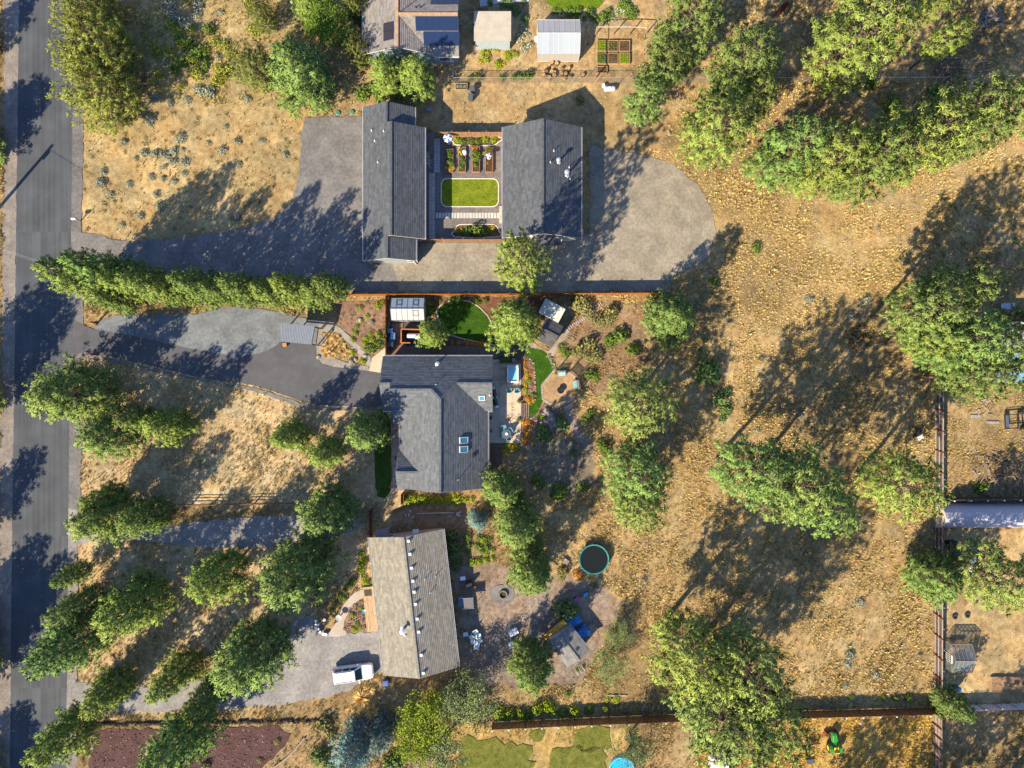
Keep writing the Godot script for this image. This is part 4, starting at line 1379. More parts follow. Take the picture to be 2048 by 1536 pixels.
	mb.tube(Vector3(0.25, 9.6, 0), Vector3(0.25, 10.4, 0), 0.2, 0.2, 12)
	part(t, "transformer", mb, M.metal)
	var top := at(-52, 474)
	for q in [[0.9, 7.0, 9.3], [-0.7, 6.9, 8.3]]:
		mb = MB.new()
		mb.col = lc(0.22, 0.24, 0.26)
		var s := Vector3(0, 10.75, q[0] * 0.15)
		var e := Vector3(21.2, q[2], q[1])
		for k in 16:
			var f0 := k / 16.0
			var f1 := (k + 1) / 16.0
			mb.tube(s.lerp(e, f0) - Vector3(0, sin(PI * f0) * 0.7, 0), s.lerp(e, f1) - Vector3(0, sin(PI * f1) * 0.7, 0), 0.014, 0.014, 5, false)
		part(t, "wire", mb, M.metal)
	t = thing("utility_pole", "wooden service pole among the screening pines where the wires end", "pole", top + Vector3(21.2, 0, 7.0))
	mb = MB.new()
	mb.col = lc(0.20, 0.15, 0.11)
	mb.tube(Vector3.ZERO, Vector3(0, 9.5, 0), 0.16, 0.11, 10)
	part(t, "mast", mb, M.bark)

func chain_fence(called: String, label: String, line: Array, h: float) -> void:
	var o := at(line[0][0], line[0][1])
	var t := thing(called, label, "fence", o)
	var wire := MB.new()
	wire.col = lc(0.52, 0.53, 0.54)
	for i in line.size() - 1:
		var a := at(line[i][0], line[i][1]) - o
		var b := at(line[i + 1][0], line[i + 1][1]) - o
		var l := a.distance_to(b)
		var d := (b - a) / l
		var n := int(l / 2.6)
		for s in n + 1:
			var mb := MB.new()
			mb.col = lc(0.55, 0.56, 0.57)
			var p := a + d * (l * s / n)
			mb.tube(p, p + Vector3(0, h + 0.05, 0), 0.03, 0.03, 6)
			part(t, "post", mb, M.metal)
		var r := MB.new()
		r.col = lc(0.55, 0.56, 0.57)
		r.tube(a + Vector3(0, h, 0), b + Vector3(0, h, 0), 0.022, 0.022, 6)
		part(t, "top_rail", r, M.metal)
		var k := int(l / 0.11)
		for s in k:
			var x := l * s / k
			for sg: float in [-1.0, 1.0]:
				var x2: float = x + sg * h * 0.9
				var y1 := h
				if x2 < 0.0:
					y1 = h * (x / (x - x2))
					x2 = 0.0
				elif x2 > l:
					y1 = h * ((l - x) / (x2 - x))
					x2 = l
				var p := a + d * x + Vector3(0, 0.03, 0)
				var q := a + d * x2 + Vector3(0, y1, 0)
				var sd := (q - p).normalized().cross(Vector3(-d.z, 0, d.x)).normalized() * 0.0055
				wire.quad(p - sd, p + sd, q + sd, q - sd)
	part(t, "wire_mesh", wire, M.metal, "stuff")

# ---------------------------------------------------------------- trees
var protos := {}

func unit() -> Vector3:
	var z := rng.randf_range(-1.0, 1.0)
	var t := rng.randf_range(0.0, TAU)
	var r := sqrt(1.0 - z * z)
	return Vector3(r * cos(t), z, r * sin(t))

func tuft(mb: MB, p: Vector3, dir: Vector3, l: float, w: float, n: int, col: Color) -> void:
	for i in n:
		var d := (dir * 0.75 + unit()).normalized()
		var s := d.cross(unit()).normalized() * w * 0.5
		var e := p + d * l * rng.randf_range(0.65, 1.1)
		mb.col = vary(col, 0.2)
		var a := p - s if i % 3 == 0 else p + d * l * 0.1
		var b := p + s if i % 3 == 0 else e + s
		var f := e if i % 3 == 0 else e - s
		var nn := (d * 0.7 + dir * 0.7).normalized()
		if (b - a).cross(f - a).dot(nn) < 0.0: mb.trin(a, f, b, nn, nn, nn)
		else: mb.trin(a, b, f, nn, nn, nn)

func conifer(h: float, R: float, base: float, dy: float, nb: int, spacing: float, tl: float, tw: float, tn: int, col: Color, prof: Callable, rise: Callable, lateral: float, inner: float) -> Array:
	var tr := MB.new()
	tr.col = lc(0.19, 0.15, 0.115)
	var cr := MB.new()
	var lean := Vector3(rng.randf_range(-0.03, 0.03), 0, rng.randf_range(-0.03, 0.03)) * h
	var axis := func(y): return Vector3(lean.x * y * y / h / h, y, lean.z * y * y / h / h)
	for i in 6: tr.tube(axis.call(h * i / 6.0), axis.call(h * (i + 1) / 6.0), 0.017 * h * (1.0 - i / 6.3), 0.017 * h * (1.0 - (i + 1) / 6.3), 8, false)
	var y := base * h
	var turn := 0.0
	var lobes := []
	for i in 7: lobes.append(rng.randf_range(0.72, 1.18))
	while y < h * 0.985:
		var t := (y - base * h) / (h * (1.0 - base))
		var k := maxi(3, int(nb * (1.0 - 0.45 * t)))
		for i in k:
			var az := turn + TAU * i / k + rng.randf_range(-0.35, 0.35)
			var lob: float = lerpf(lobes[int(fposmod(az, TAU) / TAU * 7) % 7], 1.0, t)
			var l: float = R * prof.call(t) * rng.randf_range(0.72, 1.1) * lob
			if l < 0.15: continue
			var d := Vector3(cos(az), 0, sin(az))
			var p0: Vector3 = axis.call(y + rng.randf_range(-0.5, 0.5) * dy)
			var up: float = rise.call(t) + rng.randf_range(-0.12, 0.12)
			var mid := p0 + d * l * 0.55 + Vector3(0, l * 0.55 * up * 0.7, 0)
			var tip := p0 + d * l + Vector3(0, l * up, 0)
			var br := clampf(l * 0.013, 0.012, 0.09)
			tr.tube(p0, mid, br, br * 0.6, 4, false)
			tr.tube(mid, tip, br * 0.6, br * 0.2, 4, false)
			var n := maxi(2, int(l * (1.0 - inner) / spacing))
			var side := Vector3(-d.z, 0, d.x)
			var tone := vary(col, 0.16)
			for j in n:
				var f := inner + (1.0 - inner) * (j + rng.randf_range(0.3, 1.0)) / n
				var q := p0.lerp(mid, f / 0.55) if f < 0.55 else mid.lerp(tip, (f - 0.55) / 0.45)
				var spread := l * lateral * (1.15 - f) + tl * 0.5
				var off := side * rng.randf_range(-1.0, 1.0) * spread
				var e := q + off + d * absf(off.dot(side)) * 0.4 + Vector3(0, rng.randf_range(-0.1, 0.5) * tl, 0)
				if off.length() > tl * 0.9: tr.tube(q, e, br * 0.3, br * 0.15, 3, false)
				tuft(cr, e, (d * 0.45 + Vector3.UP * 0.75 + off.normalized() * 0.3).normalized(), tl * rng.randf_range(0.8, 1.15), tw, tn, tone)
		turn += 1.1
		y += dy * rng.randf_range(0.8, 1.2)
	tuft(cr, axis.call(h * 0.985), Vector3.UP, tl, tw, tn, col)
	return [tr.mesh(), cr.mesh(), h, R]

func broadleaf(h: float, R: float, clumps: int, leaves: int, size: float, col: Color, flat := 0.8) -> Array:
	var tr := MB.new()
	tr.col = lc(0.20, 0.165, 0.13)
	var cr := MB.new()
	tr.tube(Vector3.ZERO, Vector3(0, h * 0.4, 0), 0.03 * h, 0.02 * h, 8, false)
	var lob := []
	for i in 9: lob.append(rng.randf_range(0.7, 1.15))
	for i in clumps:
		var d := unit()
		d.y = absf(d.y) * 1.25 - 0.3
		d = d.normalized()
		var f: float = pow(rng.randf(), 0.4) * lob[int(fposmod(atan2(d.z, d.x), TAU) / TAU * 9) % 9]
		var c := Vector3(d.x * R * f, h * 0.58 + d.y * h * 0.42 * flat * f, d.z * R * f)
		if i % 3 == 0: tr.tube(Vector3(0, h * rng.randf_range(0.25, 0.42), 0), c, 0.008 * h, 0.003 * h, 4, false)
		var tone := vary(col, 0.22)
		var cs := R * rng.randf_range(0.16, 0.28)
		for j in leaves:
			var p := c + unit() * cs * sqrt(rng.randf())
			var n := (unit() + Vector3.UP * 0.6 + d * 0.4).normalized()
			var u := n.cross(unit()).normalized() * size * rng.randf_range(0.7, 1.2)
			var w := n.cross(u) * 0.6
			cr.col = vary(tone, 0.18)
			cr.quad(p - u, p - w, p + u, p + w)
	return [tr.mesh(), cr.mesh(), h, R]

func make_protos() -> void:
	rng.seed = 77
	var ponderosa := func(t): return pow(sin(PI * clampf(0.10 + 0.86 * t, 0.0, 1.0)), 0.65) * (1.0 - 0.35 * t)
	var cone := func(t): return pow(1.0 - t, 0.56) * minf(1.0, 0.72 + t * 3.0)
	var egg := func(t): return pow(sin(PI * clampf(0.30 + 0.68 * t, 0.0, 1.0)), 0.6)
	var rise_p := func(t): return -0.05 + 0.75 * t
	var rise_y := func(t): return 0.12 + 0.7 * t
	var rise_j := func(t): return 0.55 + 0.9 * t
	var P := []
	for i in 5: P.append(conifer(18.0, 5.0, 0.16 + 0.05 * i, 0.64, 7, 0.42, 0.50, 0.105, 30, lc(0.215, 0.285, 0.07), ponderosa, rise_p, 0.32, 0.30))
	protos["pine"] = P
	P = []
	for i in 5: P.append(conifer(9.0, 3.2, 0.05 + 0.02 * i, 0.34, 8, 0.27, 0.38, 0.08, 24, lc(0.19, 0.27, 0.065), cone, rise_y, 0.30, 0.25))
	protos["young"] = P
	P = []
	for i in 3: P.append(conifer(7.0, 3.6, 0.02, 0.30, 9, 0.30, 0.34, 0.065, 22, lc(0.205, 0.235, 0.05), egg, rise_j, 0.26, 0.35))
	protos["juniper"] = P
	P = []
	for i in 2: P.append(conifer(8.0, 2.9, 0.04, 0.30, 9, 0.26, 0.32, 0.07, 16, lc(0.19, 0.28, 0.24), cone, func(t): return -0.08 + 0.35 * t, 0.26, 0.2))
	protos["spruce"] = P
	P = []
	for i in 2: P.append(broadleaf(8.0, 3.8, 150, 44, 0.12, lc(0.17, 0.25, 0.03)))
	protos["maple"] = P
	P = []
	for i in 3: P.append(broadleaf(7.0, 3.4, 120, 46, 0.09, lc(0.20, 0.25, 0.09)))
	protos["willow"] = P
	for q in [["needle_a", 1.0, 1.0, 1.0], ["needle_b", 0.86, 0.93, 1.0], ["needle_c", 1.05, 1.06, 0.92], ["needle_d", 0.78, 0.84, 0.85], ["needle_e", 1.08, 1.04, 0.9], ["needle_f", 0.82, 1.02, 1.05], ["needle_blue", 0.85, 1.0, 1.1]]:
		var m: StandardMaterial3D = M.needle.duplicate()
		m.albedo_color = Color(q[1] * 0.9, q[2] * 0.9, q[3] * 0.9).linear_to_srgb()
		M[q[0]] = m
	for q in [["leaf_a", 1.0, 1.0, 1.0], ["leaf_gold", 1.25, 1.1, 0.8], ["leaf_dark", 0.62, 0.72, 0.8]]:
		var m: StandardMaterial3D = M.leaf.duplicate()
		m.albedo_color = Color(q[1] * 0.9, q[2] * 0.9, q[3] * 0.9).linear_to_srgb()
		M[q[0]] = m

const KIND_NAME := {"pine": "pine_tree", "young": "young_pine", "juniper": "juniper_tree", "spruce": "spruce_tree", "maple": "leafy_tree", "willow": "willow_tree"}

func tree(kind: String, cx: float, cy: float, rpx: float, h: float, label: String, group: String, tint := "") -> Node3D:
	# (cx, cy): where the photograph shows the middle of the crown, which stands at a share of the tree's height
	var share := 0.56 if kind == "pine" else 0.46
	if kind == "west":
		kind = "young"
		share = 0.0
	var k := (H - share * h) / H
	var R := rpx / 16.0 * k * (1.1 if kind == "pine" else 1.08)
	var pos := Vector3((cx - 1024.0) / 16.0 * k, 0, (cy - 768.0) / 16.0 * k)
	var list: Array = protos[kind]
	var pr: Array = list[rng.randi() % list.size()]
	var t := thing(KIND_NAME[kind], label, "tree", pos, rng.randf_range(0.0, TAU), group)
	var s := Vector3(R / pr[3], h / pr[2], R / pr[3])
	var o := part(t, "trunk", pr[0], M.bark)
	o.scale = s
	if tint == "": tint = ["needle_a", "needle_b", "needle_c", "needle_d", "needle_e", "needle_f"][rng.randi() % 6] if kind != "maple" and kind != "willow" else "leaf_a"
	o = part(t, "crown", pr[1], M[tint])
	o.scale = s
	return t

func trees() -> void:
	make_protos()
	rng.seed = 501
	# [kind, label, group, tint, [[cx, cy, r, h], ...]]
	var all := [
		["juniper", ["olive juniper by the road, farthest from the sagebrush slope", "wide olive juniper in the middle of the roadside row", "olive juniper at the sagebrush end of the roadside row", "small juniper on the road side of the roadside row"], "junipers beside the road", "needle_c", [[188, 20, 62, 6.5], [212, 100, 72, 7.2], [215, 190, 72, 7.2], [180, 130, 42, 5.5]]],
		["juniper", ["bushy dark juniper at the west edge of the pine clump", "small juniper bush north of the clump's dark juniper"], "junipers in the north-west clump", "needle_b", [[520, 145, 42, 6.0], [532, 40, 26, 4.5]]],
		["young", "dense blue-green pine in the clump west of the solar house", "pines west of the solar house", "needle_b", [[605, 150, 74, 10.5]]],
		["maple", "round dark-green leafy tree between the pines and the solar house", "", "leaf_dark", [[656, 60, 46, 7.5]]],
		["young", "light-green pine at the top of the clump west of the solar house", "", "needle_c", [[622, 10, 44, 8.0]]],
		["juniper", "dark evergreen shading the solar house's west wall", "evergreens at the solar house", "needle_d", [[718, 20, 24, 6.0], [722, 110, 24, 5.0], [700, -30, 30, 6.0]]],
		["young", ["wide pine against the blue gable wall of the solar house", "pine in front of the solar panel slope's gutter"], "pines at the solar house's south wall", "needle_c", [[772, 148, 42, 7.0], [835, 158, 46, 8.0]]],
		["pine", ["tall open-crowned pine north-east of the vegetable beds", "lower pine against the vegetable enclosure's east side"], "pines beside the vegetable garden", "", [[1370, 60, 70, 19.0], [1325, 145, 50, 15.0]]],
		["pine", "pine leaning over the chain-link fence by the blue tank", "pines over the chain-link fence", "", [[1285, 205, 48, 12.0]]],
		["pine", ["tall pine where the chain-link fence passes north of the turnaround", "broad pine touching the turnaround's gravel edge", "narrow pine between the two turnaround pines"], "pines north of the turnaround", "", [[1485, 140, 74, 16.0], [1425, 265, 84, 16.0], [1500, 215, 45, 14.0]]],
		["pine", "big pine with a bare leaning trunk crossing the chain-link fence", "", "needle_c", [[1718, 72, 96, 20.0]]],
		["pine", ["small bright pine standing next to the wood heap", "yellowish pine beyond the one next to the wood heap"], "pines beyond the wood heap", "needle_c", [[1882, 88, 40, 11.0], [1865, 10, 42, 11.0]]],
		["pine", ["first pine from the turnaround in the long open stand along the dry field", "second pine from the turnaround in the long open stand along the dry field", "third pine from the turnaround in the long open stand along the dry field", "fourth pine from the turnaround in the long open stand along the dry field", "fifth pine from the turnaround in the long open stand along the dry field", "sixth pine from the turnaround in the long open stand along the dry field"], "pines east of the turnaround", "", [[1575, 305, 72, 17.0], [1650, 330, 70, 18.0], [1735, 330, 78, 19.0], [1820, 290, 90, 20.0], [1905, 235, 66, 18.0], [1930, 285, 50, 16.0]]],
		["pine", "pine at the field's far north-east edge", "", "", [[2030, 225, 66, 16.0]]],
		["pine", ["pine at the field edge of the stand over the railed fence", "pine of that stand just north of the bare grey dead pine", "pine rising beside the railed fence in the stand by the metal building", "pine whose crown covers the metal building's white roof", "pine beside the cut sticks south of the metal building", "shorter pine under the field-edge pine by the railed fence", "pine behind the metal table north of the metal building"], "pines over the metal building", "", [[1832, 618, 72, 17.0], [1900, 582, 62, 16.0], [1900, 680, 76, 18.0], [1985, 700, 74, 18.0], [1945, 752, 58, 16.0], [1850, 680, 46, 15.0], [2034, 640, 36, 14.0]]],
		["young", "round solitary pine south of the cedar fence's east end", "", "needle_b", [[1336, 636, 58, 11.0]]],
		["pine", "broad pine east of the octagonal terrace", "", "needle_a", [[1276, 812, 80, 13.0]]],
		["pine", ["pine between the broad terrace pine and the south boundary", "pine on the south boundary closest to the trampoline"], "pines on the south boundary", "", [[1275, 945, 74, 14.0], [1270, 1010, 62, 13.0]]],
		["pine", ["pine of the back field group closest to the terrace", "middle and tallest pine of the back field group", "pine of the back field group on the lot boundary"], "pines in the back field", "", [[1490, 935, 82, 18.0], [1570, 965, 90, 19.0], [1630, 1005, 70, 17.0]]],
		["pine", "pine in the back field close to the railed fence", "", "needle_c", [[1790, 965, 84, 15.0]]],
		["young", "bushy pine standing against the railed fence by the dirt yard", "", "needle_b", [[1862, 1152, 62, 8.5]]],
		["pine", "ragged pine in the dirt yard beside the hoop shelter", "", "needle_a", [[1988, 1150, 76, 14.0]]],
		["young", "small pine at the corner where three fences meet", "", "needle_d", [[1905, 1406, 32, 6.5]]],
		["pine", ["giant pine closest to the playhouse shed at the south field's corner", "giant pine reaching farthest into the open south field", "giant pine towering over the brown board fence", "giant pine on the tractor side of the south field corner"], "giant pines in the south field", "", [[1375, 1300, 90, 18.5], [1480, 1330, 92, 20.0], [1440, 1430, 96, 21.0], [1530, 1415, 72, 19.0]]],
		["young", "blue-green pine south-west of the playhouse shed", "", "needle_d", [[1063, 1335, 54, 9.5]]],
		["young", "dark pine between the vegetable patch and the trampoline", "", "needle_d", [[1064, 1140, 54, 9.5]]],
		["young", ["pine next to the small turquoise-blue spruce on the lot line", "pine at the charcoal-roofed house's south-east corner"], "pines on the lot line", "needle_b", [[1032, 1045, 54, 12.0], [1005, 975, 46, 11.0]]],
		["pine", "tall pine standing in the cedar fence line", "", "needle_c", [[1042, 530, 62, 20.0]]],
		["young", "full yellow-green pine beside the dark lawn and the sheds", "", "needle_c", [[1030, 645, 62, 15.0]]],
		["young", "small light-green pine between the propane tank and the dark lawn", "", "needle_c", [[866, 668, 33, 6.0]]],
		["young", "pine overhanging the road at the paved driveway's south side", "", "needle_a", [[148, 790, 76, 11.5]]],
		["young", ["largest pine of the dry front yard cluster", "pine of the front yard cluster farthest from the road", "small dark pine between the other two of the front yard cluster"], "pines in the front yard cluster", "", [[222, 868, 56, 9.0], [336, 850, 44, 9.0], [282, 838, 34, 8.5]]],
		["young", ["small pine farther from the charcoal-roofed house's front door", "small pine beside the larger dark one at the front path"], "small pines before the house", "needle_c", [[580, 873, 37, 8.0], [652, 908, 40, 8.0]]],
		["young", "larger dark pine closest to the charcoal-roofed house's front path", "", "needle_b", [[730, 864, 48, 9.5]]],
		["young", ["pine overhanging the upper south driveway's road end", "second pine along the upper south driveway", "small pine inside the fence at the upper south driveway"], "pines at the upper south driveway", "", [[212, 1035, 54, 10.0], [292, 1035, 44, 9.0], [216, 995, 36, 8.5]]],
		["young", "broad pine on the lot line north-west of the long house", "", "needle_b", [[658, 1024, 58, 11.0]]],
		["young", "big broad pine west of the long house", "", "needle_b", [[590, 1145, 82, 13.0]]],
		["young", ["pine just below the upper south driveway, beside the biggest pine", "pine in the middle of the south grove", "pine overhanging the road at the south grove's edge", "slim pine behind the one overhanging the road", "largest pine of the south grove beside the parked car's gravel", "small pine at the mouth of the lower south driveway", "pine on the verge of the lower south driveway, beside the largest pine", "light pine leaning over the lower south driveway", "small pine at the roadside north of the grove"], "pines in the south grove", "", [[438, 1150, 60, 11.0], [268, 1215, 66, 12.0], [145, 1290, 60, 12.0], [160, 1210, 38, 10.0], [508, 1305, 82, 14.0], [226, 1380, 46, 10.0], [352, 1352, 44, 10.0], [420, 1384, 38, 10.0], [150, 1148, 28, 7.0]]],
		["young", ["roadside pine at the red cinder bed's corner", "pine leaning across the middle of the red cinder bed"], "pines beside the cinder bed", "", [[134, 1470, 52, 10.5], [365, 1480, 62, 14.0]]],
		["young", ["first pine from the road in the dense row screening the paved driveway", "second pine from the road in the dense row screening the paved driveway", "third pine from the road in the dense row screening the paved driveway", "fourth pine from the road in the dense row screening the paved driveway", "fifth pine from the road in the dense row screening the paved driveway", "sixth pine from the road in the dense row screening the paved driveway", "seventh pine from the road in the dense row screening the paved driveway", "eighth pine from the road in the dense row screening the paved driveway", "ninth pine from the road in the dense row screening the paved driveway", "tenth pine from the road in the dense row screening the paved driveway", "eleventh pine from the road in the dense row screening the paved driveway", "twelfth pine from the road in the dense row screening the paved driveway", "thirteenth pine from the road in the dense row screening the paved driveway"], "pines in the screening row", "", [[165, 556, 50, 13.0], [215, 542, 46, 13.5], [265, 572, 38, 11.5], [236, 602, 30, 9.0], [310, 570, 42, 12.5], [354, 584, 32, 10.0], [404, 574, 40, 13.0], [448, 586, 32, 10.5], [494, 576, 39, 12.5], [542, 586, 33, 10.0], [590, 578, 38, 12.5], [634, 586, 31, 9.5], [664, 574, 33, 11.0]]],
		["maple", ["yellow-green leafy tree touching the long house's south end", "smaller yellow-green leafy tree behind the one at the long house"], "", "leaf_gold", [[852, 1425, 58, 7.5], [838, 1475, 44, 7.0]]],
		["willow", ["grey-green leafy tree at the long house's south-east corner", "grey-green leafy tree south of the yellow-green ones"], "grey-green trees by the long house", "leaf_a", [[935, 1390, 56, 7.5], [885, 1500, 56, 7.0]]],
		["spruce", "big blue spruce south of the golden shrub mound", "", "needle_blue", [[705, 1505, 52, 8.0]]],
		["spruce", "dark spruce beside the big blue spruce", "", "needle_d", [[765, 1470, 36, 7.0]]],
		["spruce", "small turquoise-blue spruce above the vegetable patch", "", "needle_blue", [[956, 1040, 25, 3.8]]],
		["willow", "olive leafy tree over the blue paddling pool", "", "leaf_dark", [[1268, 1488, 42, 6.0]]],
		["willow", ["scrubby leafy tree south-east of the playhouse shed", "scrubby leafy tree east of the climbing bars"], "scrubby trees by the playhouse", "leaf_a", [[1218, 1322, 38, 4.0], [1235, 1265, 30, 3.5]]],
		["west", "pine west of the road, beyond the shoulder", "pines west of the road", "", [[-24, 96, 40, 6.5], [-30, 300, 62, 8.2], [-70, 330, 60, 9.0], [-24, 795, 66, 11.2], [-60, 770, 66, 12.0], [-30, 1034, 50, 7.6], [-40, 1225, 56, 9.0], [-22, 1300, 60, 11.0], [-50, 1340, 60, 11.0], [-24, 1505, 46, 5.5], [-30, 1565, 46, 7.0], [-26, 1628, 52, 8.2]]],
		["pine", "pine south of the golden grass by the tractor", "pines south of the tractor", "", [[1700, 1700, 70, 13.0], [1850, 1690, 60, 12.0], [1960, 1640, 70, 13.0], [2080, 1640, 60, 12.0]]],
	]
	for q in all:
		for i in q[4].size():
			var p: Array = q[4][i]
			var label: String = q[1][i] if q[1] is Array else q[1]
			tree(q[0], p[0], p[1], p[2], p[3], label, q[2] if q[2] != "" or q[4].size() == 1 else label, q[3])
	# dead snag
	var t := thing("dead_pine", "bare grey dead pine beside the metal table", "tree", at(1915, 648))
	var mb := MB.new()
	mb.col = lc(0.42, 0.34, 0.28)
	var hh := 9.5
	mb.tube(Vector3.ZERO, Vector3(0.5, hh, -0.4), 0.20, 0.02, 8)
	part(t, "trunk", mb, M.bark)
	mb = MB.new()
	mb.col = lc(0.50, 0.44, 0.39)
	for i in 46:
		var f := rng.randf_range(0.25, 0.97)
		var az := rng.randf_range(0.0, TAU)
		var l := rng.randf_range(0.7, 2.2) * (1.15 - f)
		var p := Vector3(0.5 * f, hh * f, -0.4 * f)
		var d := Vector3(cos(az), rng.randf_range(-0.1, 0.5), sin(az))
		mb.tube(p, p + d * l, 0.04, 0.02, 4, false)
		mb.tube(p + d * l, p + d * l * 1.6 + Vector3(rng.randf_range(-0.3, 0.3), 0.25, rng.randf_range(-0.3, 0.3)), 0.02, 0.008, 4, false)
	part(t, "branches", mb, M.bark, "stuff")

# ---------------------------------------------------------------- shrubs and flowers
func bush(R: float, h: float, n: int, size: float, cols: Array, blade := false) -> ArrayMesh:
	var mb := MB.new()
	for i in n:
		var d := unit()
		d.y = absf(d.y)
		var f := pow(rng.randf(), 0.35)
		var p := Vector3(d.x * R * f, d.y * h * f, d.z * R * f)
		mb.col = vary(cols[rng.randi() % cols.size()], 0.22)
		if blade:
			var root := Vector3(d.x, 0, d.z) * R * 0.25 * rng.randf()
			var e := Vector3(d.x * R, d.y * h, d.z * R) * rng.randf_range(0.7, 1.1)
			var s := (e - root).cross(Vector3.UP).normalized() * size * 0.5
			mb.tri(root - s, root + s, e)
		else:
			var nn := (unit() + d + Vector3.UP * 0.4).normalized()
			var u := nn.cross(unit()).normalized() * size * rng.randf_range(0.7, 1.3)
			var w := nn.cross(u) * 0.7
			mb.quad(p - u, p - w, p + u, p + w)
	return mb.mesh()

var bushes := {}

func make_bushes() -> void:
	rng.seed = 31
	var spec := {
		"sage": [0.5, 0.42, 190, 0.07, [lc(0.235, 0.26, 0.19), lc(0.18, 0.21, 0.15), lc(0.31, 0.325, 0.24)], false],
		"rabbit": [0.5, 0.5, 200, 0.06, [lc(0.26, 0.27, 0.03), lc(0.20, 0.24, 0.03)], false],
		"green": [0.5, 0.5, 200, 0.075, [lc(0.11, 0.17, 0.03), lc(0.08, 0.14, 0.025), lc(0.15, 0.21, 0.03)], false],
		"dark": [0.5, 0.55, 230, 0.075, [lc(0.105, 0.17, 0.045), lc(0.135, 0.205, 0.06)], false],
		"lime": [0.5, 0.45, 200, 0.07, [lc(0.26, 0.32, 0.02), lc(0.19, 0.27, 0.02)], false],
		"olive": [0.5, 0.55, 240, 0.07, [lc(0.19, 0.185, 0.06), lc(0.14, 0.15, 0.05), lc(0.24, 0.22, 0.09)], false],
		"gold": [0.5, 0.5, 130, 0.05, [lc(0.60, 0.40, 0.13), lc(0.48, 0.31, 0.10), lc(0.66, 0.48, 0.20)], true],
		"orange": [0.5, 0.4, 190, 0.06, [lc(0.62, 0.20, 0.02), lc(0.66, 0.33, 0.03), lc(0.14, 0.18, 0.03), lc(0.55, 0.13, 0.03)], false],
		"yellow": [0.5, 0.4, 190, 0.06, [lc(0.70, 0.48, 0.02), lc(0.62, 0.40, 0.03), lc(0.14, 0.18, 0.03)], false],
		"pink": [0.5, 0.35, 180, 0.06, [lc(0.45, 0.22, 0.20), lc(0.30, 0.20, 0.14), lc(0.14, 0.17, 0.05), lc(0.55, 0.42, 0.38)], false],
		"white": [0.5, 0.4, 180, 0.06, [lc(0.62, 0.62, 0.56), lc(0.14, 0.19, 0.05), lc(0.18, 0.22, 0.06)], false],
		"blue": [0.5, 0.5, 220, 0.06, [lc(0.12, 0.22, 0.19), lc(0.17, 0.27, 0.23)], true],
		"weed": [0.5, 0.3, 70, 0.07, [lc(0.13, 0.14, 0.05), lc(0.20, 0.19, 0.08)], false],
	}
	for k in spec:
		var q: Array = spec[k]
		var l := []
		for i in 3: l.append(bush(q[0], q[1], q[2], q[3], q[4], q[5]))
		bushes[k] = l

func plant(kind: String, called: String, label: String, cat: String, group: String, spots: Array) -> void:
	for s in spots:                      # [px, py, radius in px, height in m (optional)]
		var l: Array = bushes[kind]
		var o := single(called, label, cat, l[rng.randi() % 3], M.straw if kind == "gold" else M.leaf_a, at(s[0], s[1]), rng.randf_range(0.0, TAU), group)
		var r: float = s[2] / 8.0 * (0.82 if kind == "sage" else 1.0)
		if s.size() < 4: r *= rng.randf_range(0.72, 1.25)
		o.scale = Vector3(r * rng.randf_range(0.85, 1.3), (s[3] * 2.0 if s.size() > 3 else r * rng.randf_range(0.7, 1.2)), r * rng.randf_range(0.75, 1.1))

func scatter(kind: String, called: String, label: String, cat: String, group: String, area: Array, n: int, r0: float, r1: float) -> void:
	var pts := poly(area)
	var lo := Vector2(1e9, 1e9)
	var hi := -lo
	for p in pts:
		lo = lo.min(p)
		hi = hi.max(p)
	var spots := []
	var tries := 0
	while spots.size() < n and tries < n * 40:
		tries += 1
		var p := Vector2(rng.randf_range(lo.x, hi.x), rng.randf_range(lo.y, hi.y))
		if Geometry2D.is_point_in_polygon(p, pts): spots.append([p.x * 16 + 1024, p.y * 16 + 768, rng.randf_range(r0, r1)])
	plant(kind, called, label, cat, group, spots)

